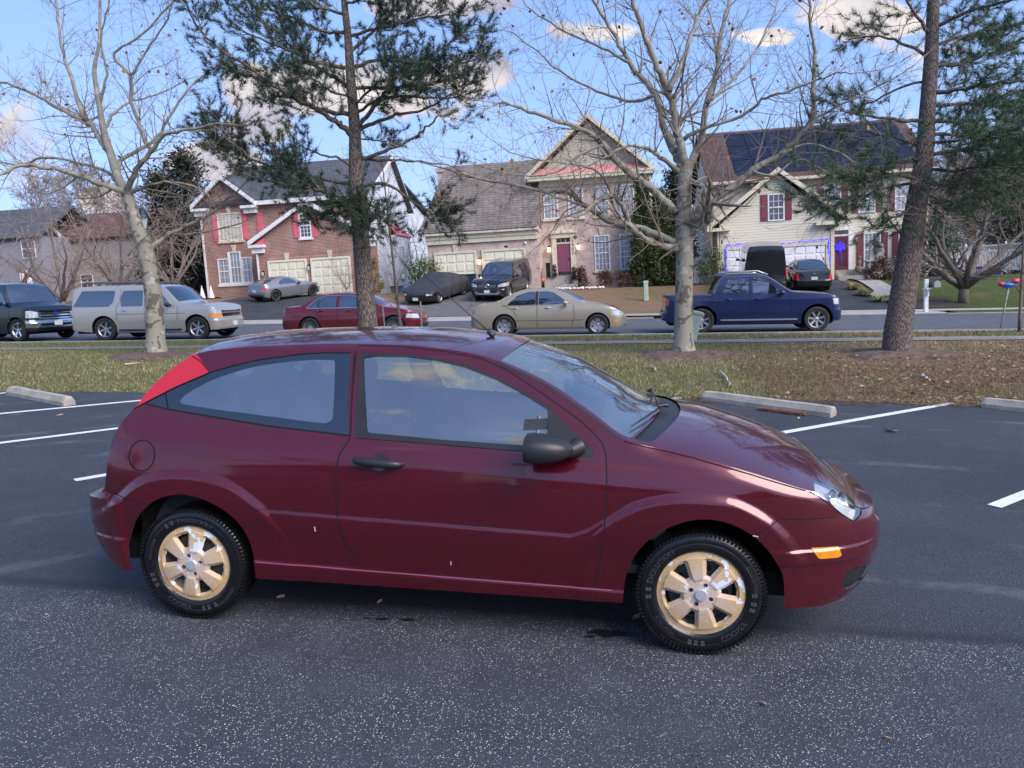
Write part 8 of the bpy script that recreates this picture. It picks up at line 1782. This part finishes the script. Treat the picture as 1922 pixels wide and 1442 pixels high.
# against the front of the middle wheel stop
a = G2(1428, 771); b = G2(1512, 781); sa, sb = xy2st(*a), xy2st(*b); rs = np.random.RandomState(9); mb = MB()
for _ in range(900):
    u = rs.uniform(0, 1); s, t = sa[0]+(sb[0]-sa[0])*u+rs.normal(0, .02), sa[1]+(sb[1]-sa[1])*u+rs.normal(0, .035)+.04; x, y = st2xy(s, t); z = g(x, y)+.004+rs.uniform(0, .03); an = rs.uniform(0, 2*PI); l = rs.uniform(.02, .05); c, d = math.cos(an)*l, math.sin(an)*l
    mb.add([(x-c, y-d, z), (x+d*.12, y-c*.12, z+.006), (x+c, y+d, z), (x-d*.12, y+c*.12, z+.006)], [(0, 1, 2, 3)])
tag(mb.build('pine_needle_litter', M_needle, None), kind='stuff')
# single leaves and scraps on the asphalt
for i, (px, py, q, lb) in enumerate(((1672, 811, .07, 'curled tan leaf on the asphalt right of the hood'), (112, 781, .04, 'small tan leaf on the asphalt near the left wheel stop'), (527, 1124, .022, 'pale dry leaf scrap under the rear door'), (713, 1133, .016, 'thin dry leaf under the middle of the car'), (1195, 1163, .03, 'straw-coloured leaf scrap beside the front tyre'), (1435, 1325, .014, 'tiny pale scrap on the asphalt below the front tyre'), (1666, 1390, .014, 'small curled twig on the near asphalt at the right'), (1500, 787, .035, 'small leaf in front of the middle wheel stop'))):
    P = gnd(px, py); mb = MB(); random.seed(i); a = random.uniform(0, PI) if i != 2 else .2; V = []
    for k in range(7):
        u = k/6; w_ = q*.45*math.sin(PI*min(1, u*1.0+.05))+.003; V += [(q*(u-.5)*2, -w_, .008+.25*q*abs(u-.5)), (q*(u-.5)*2, 0, .002+.1*q*u), (q*(u-.5)*2, w_, .012+.35*q*u)]
    mb.add(V, [(3*k+j, 3*k+3+j, 3*k+4+j, 3*k+1+j) for k in range(6) for j in range(2)]); o = mb.build('fallen_leaf', mat('tan_leaf', (.42, .28, .20), .8, var=.3) if i == 0 else bpy.data.materials['tan_leaf'], None); o.matrix_world = Matrix.Translation(P+Vector((0, 0, .003))) @ Matrix.Rotation(a, 4, 'Z'); tag(o, lb, 'leaf', 'stray leaves on the asphalt')
M_oil = mat('oil_stain', (.012, .013, .017), .35)
for i, (px, py, r_) in enumerate(((1146, 1191, .055), (1120, 1187, .03), (1108, 1196, .018), (716, 1163, .02), (766, 1165, .022), (690, 1162, .012))):
    P = gnd(px, py); mb = MB(); random.seed(70+i); V = [(P.x, P.y, P.z+.0045)]
    for k in range(22): a = 2*PI*k/22; q = r_*random.uniform(.55, 1.1); x, y = P.x+q*1.9*math.cos(a), P.y+q*.8*math.sin(a); V.append((x, y, g(x, y)+.0045))
    mb.add(V, [(0, k+1, (k+1) % 22+1) for k in range(22)]); tag(mb.build('oil_stain', M_oil), kind='structure')
# roots and twigs lying on the berm
for i, (p0, p1, lb) in enumerate((((1350, 700), (1372, 727), 'pale fallen twig on the grass right of the central tree'), ((1222, 690), (1232, 700), 'short pale stick on the grass left of the central tree'), ((1728, 706), (1745, 718), 'pale broken stick on the brown grass below the right pine'), ((232, 687), (262, 684), 'pale surface root at the leftmost tree'))):
    A_, B_ = gnd(*p0), gnd(*p1); n = 6; pts = [A_.lerp(B_, k/n)+Vector((random.uniform(-.03, .03), random.uniform(-.04, .04), .03)) for k in range(n+1)]; mb = MB(); mb.tube([p-A_ for p in pts], [.018, .022, .02, .018, .015, .012, .006], 6); o = mb.build('fallen_stick', mat('pale_dead_wood', (.42, .37, .31), .9) if i == 0 else bpy.data.materials['pale_dead_wood'], None, smooth=True); o.location = A_; tag(o, lb, 'stick', 'sticks lying on the berm')
def behind_sign():
    b = Vector((-1.23, -.62, 0)); b.z = g(b.x, b.y); r = empty('parking_sign', b, 0, 'no parking sign on a tall post behind the photographer', 'sign')
    mb = MB(); mb.tube([(0, -.03, -.1), (0, -.03, 4.9)], .022, 8); mb.build('post', M_alloy, r)
    mb = MB(); mb.box((-.17, -.01, 4.42), (.17, .0, 4.78), 0); zz = 4.715
    for w_ in ('NO', 'PARKING', 'ANY', 'TIME'):
        vs, fs = text_mesh(w_, .085); mb.add([(-x, .004, zz+y) for x, y, _ in vs], fs, 1); zz -= .083
    mb.build('sign_plate', [mat('dull_green_sign', (.02, .05, .035), .5), mat('sign_lettering', (.35, .40, .38), .5)], r)
behind_sign()
# ---------------------------------------------------------------- behind the camera: reflected bare trees, and townhouses added to dim the reflected horizon
for i, (x, y) in enumerate(((-16, -22), (-4, -26), (9, -24), (22, -20), (-30, -16), (34, -12))):
    P = Vector((x, y, g(x, y))); c = crape('bare_tree', 'bare tree behind the photographer, %s' % ['left of the lot centre', 'straight back across the lot', 'right of the lot centre', 'at the right rear of the lot', 'at the far left rear', 'at the far right rear'][i], P, 9.5, .55, 5, 120+i, B_grey, .02, 2, r0=.16, group='bare trees behind the photographer', L0=.35)
for i, (x, y) in enumerate(((-24, -38), (-6, -42), (12, -40), (30, -36))):
    h_ = bpy.data.objects.new('townhouse', None); 
    mb = MB(); mb.box((-8, -4, -1), (8, 4, 5.2)); r = empty('townhouse', (x, y, g(x, y)), 0, 'added unseen townhouse behind the photographer with %s siding' % ['cream', 'grey', 'tan', 'white'][i], 'house', 'added townhouses behind the photographer'); mb.build('wall', [H_cream, H_taupe, H_tan, H_white][i], r); mb = MB(); mb.prism([(-8.4, 5.1), (8.4, 5.1), (8.0, 5.6), (0, 8.2), (-8.0, 5.6)], -4.4, 4.4); mb.build('roof', H_sh1, r)
    for k in range(4): mb = MB(); mb.box((-6.4+k*3.6, 4.0, .8), (-5.2+k*3.6, 4.05, 2.4)); mb.box((-6.4+k*3.6, 4.0, 3.2), (-5.2+k*3.6, 4.05, 4.6)); mb.build('window', G_dark, r)
    bpy.data.objects.remove(h_)
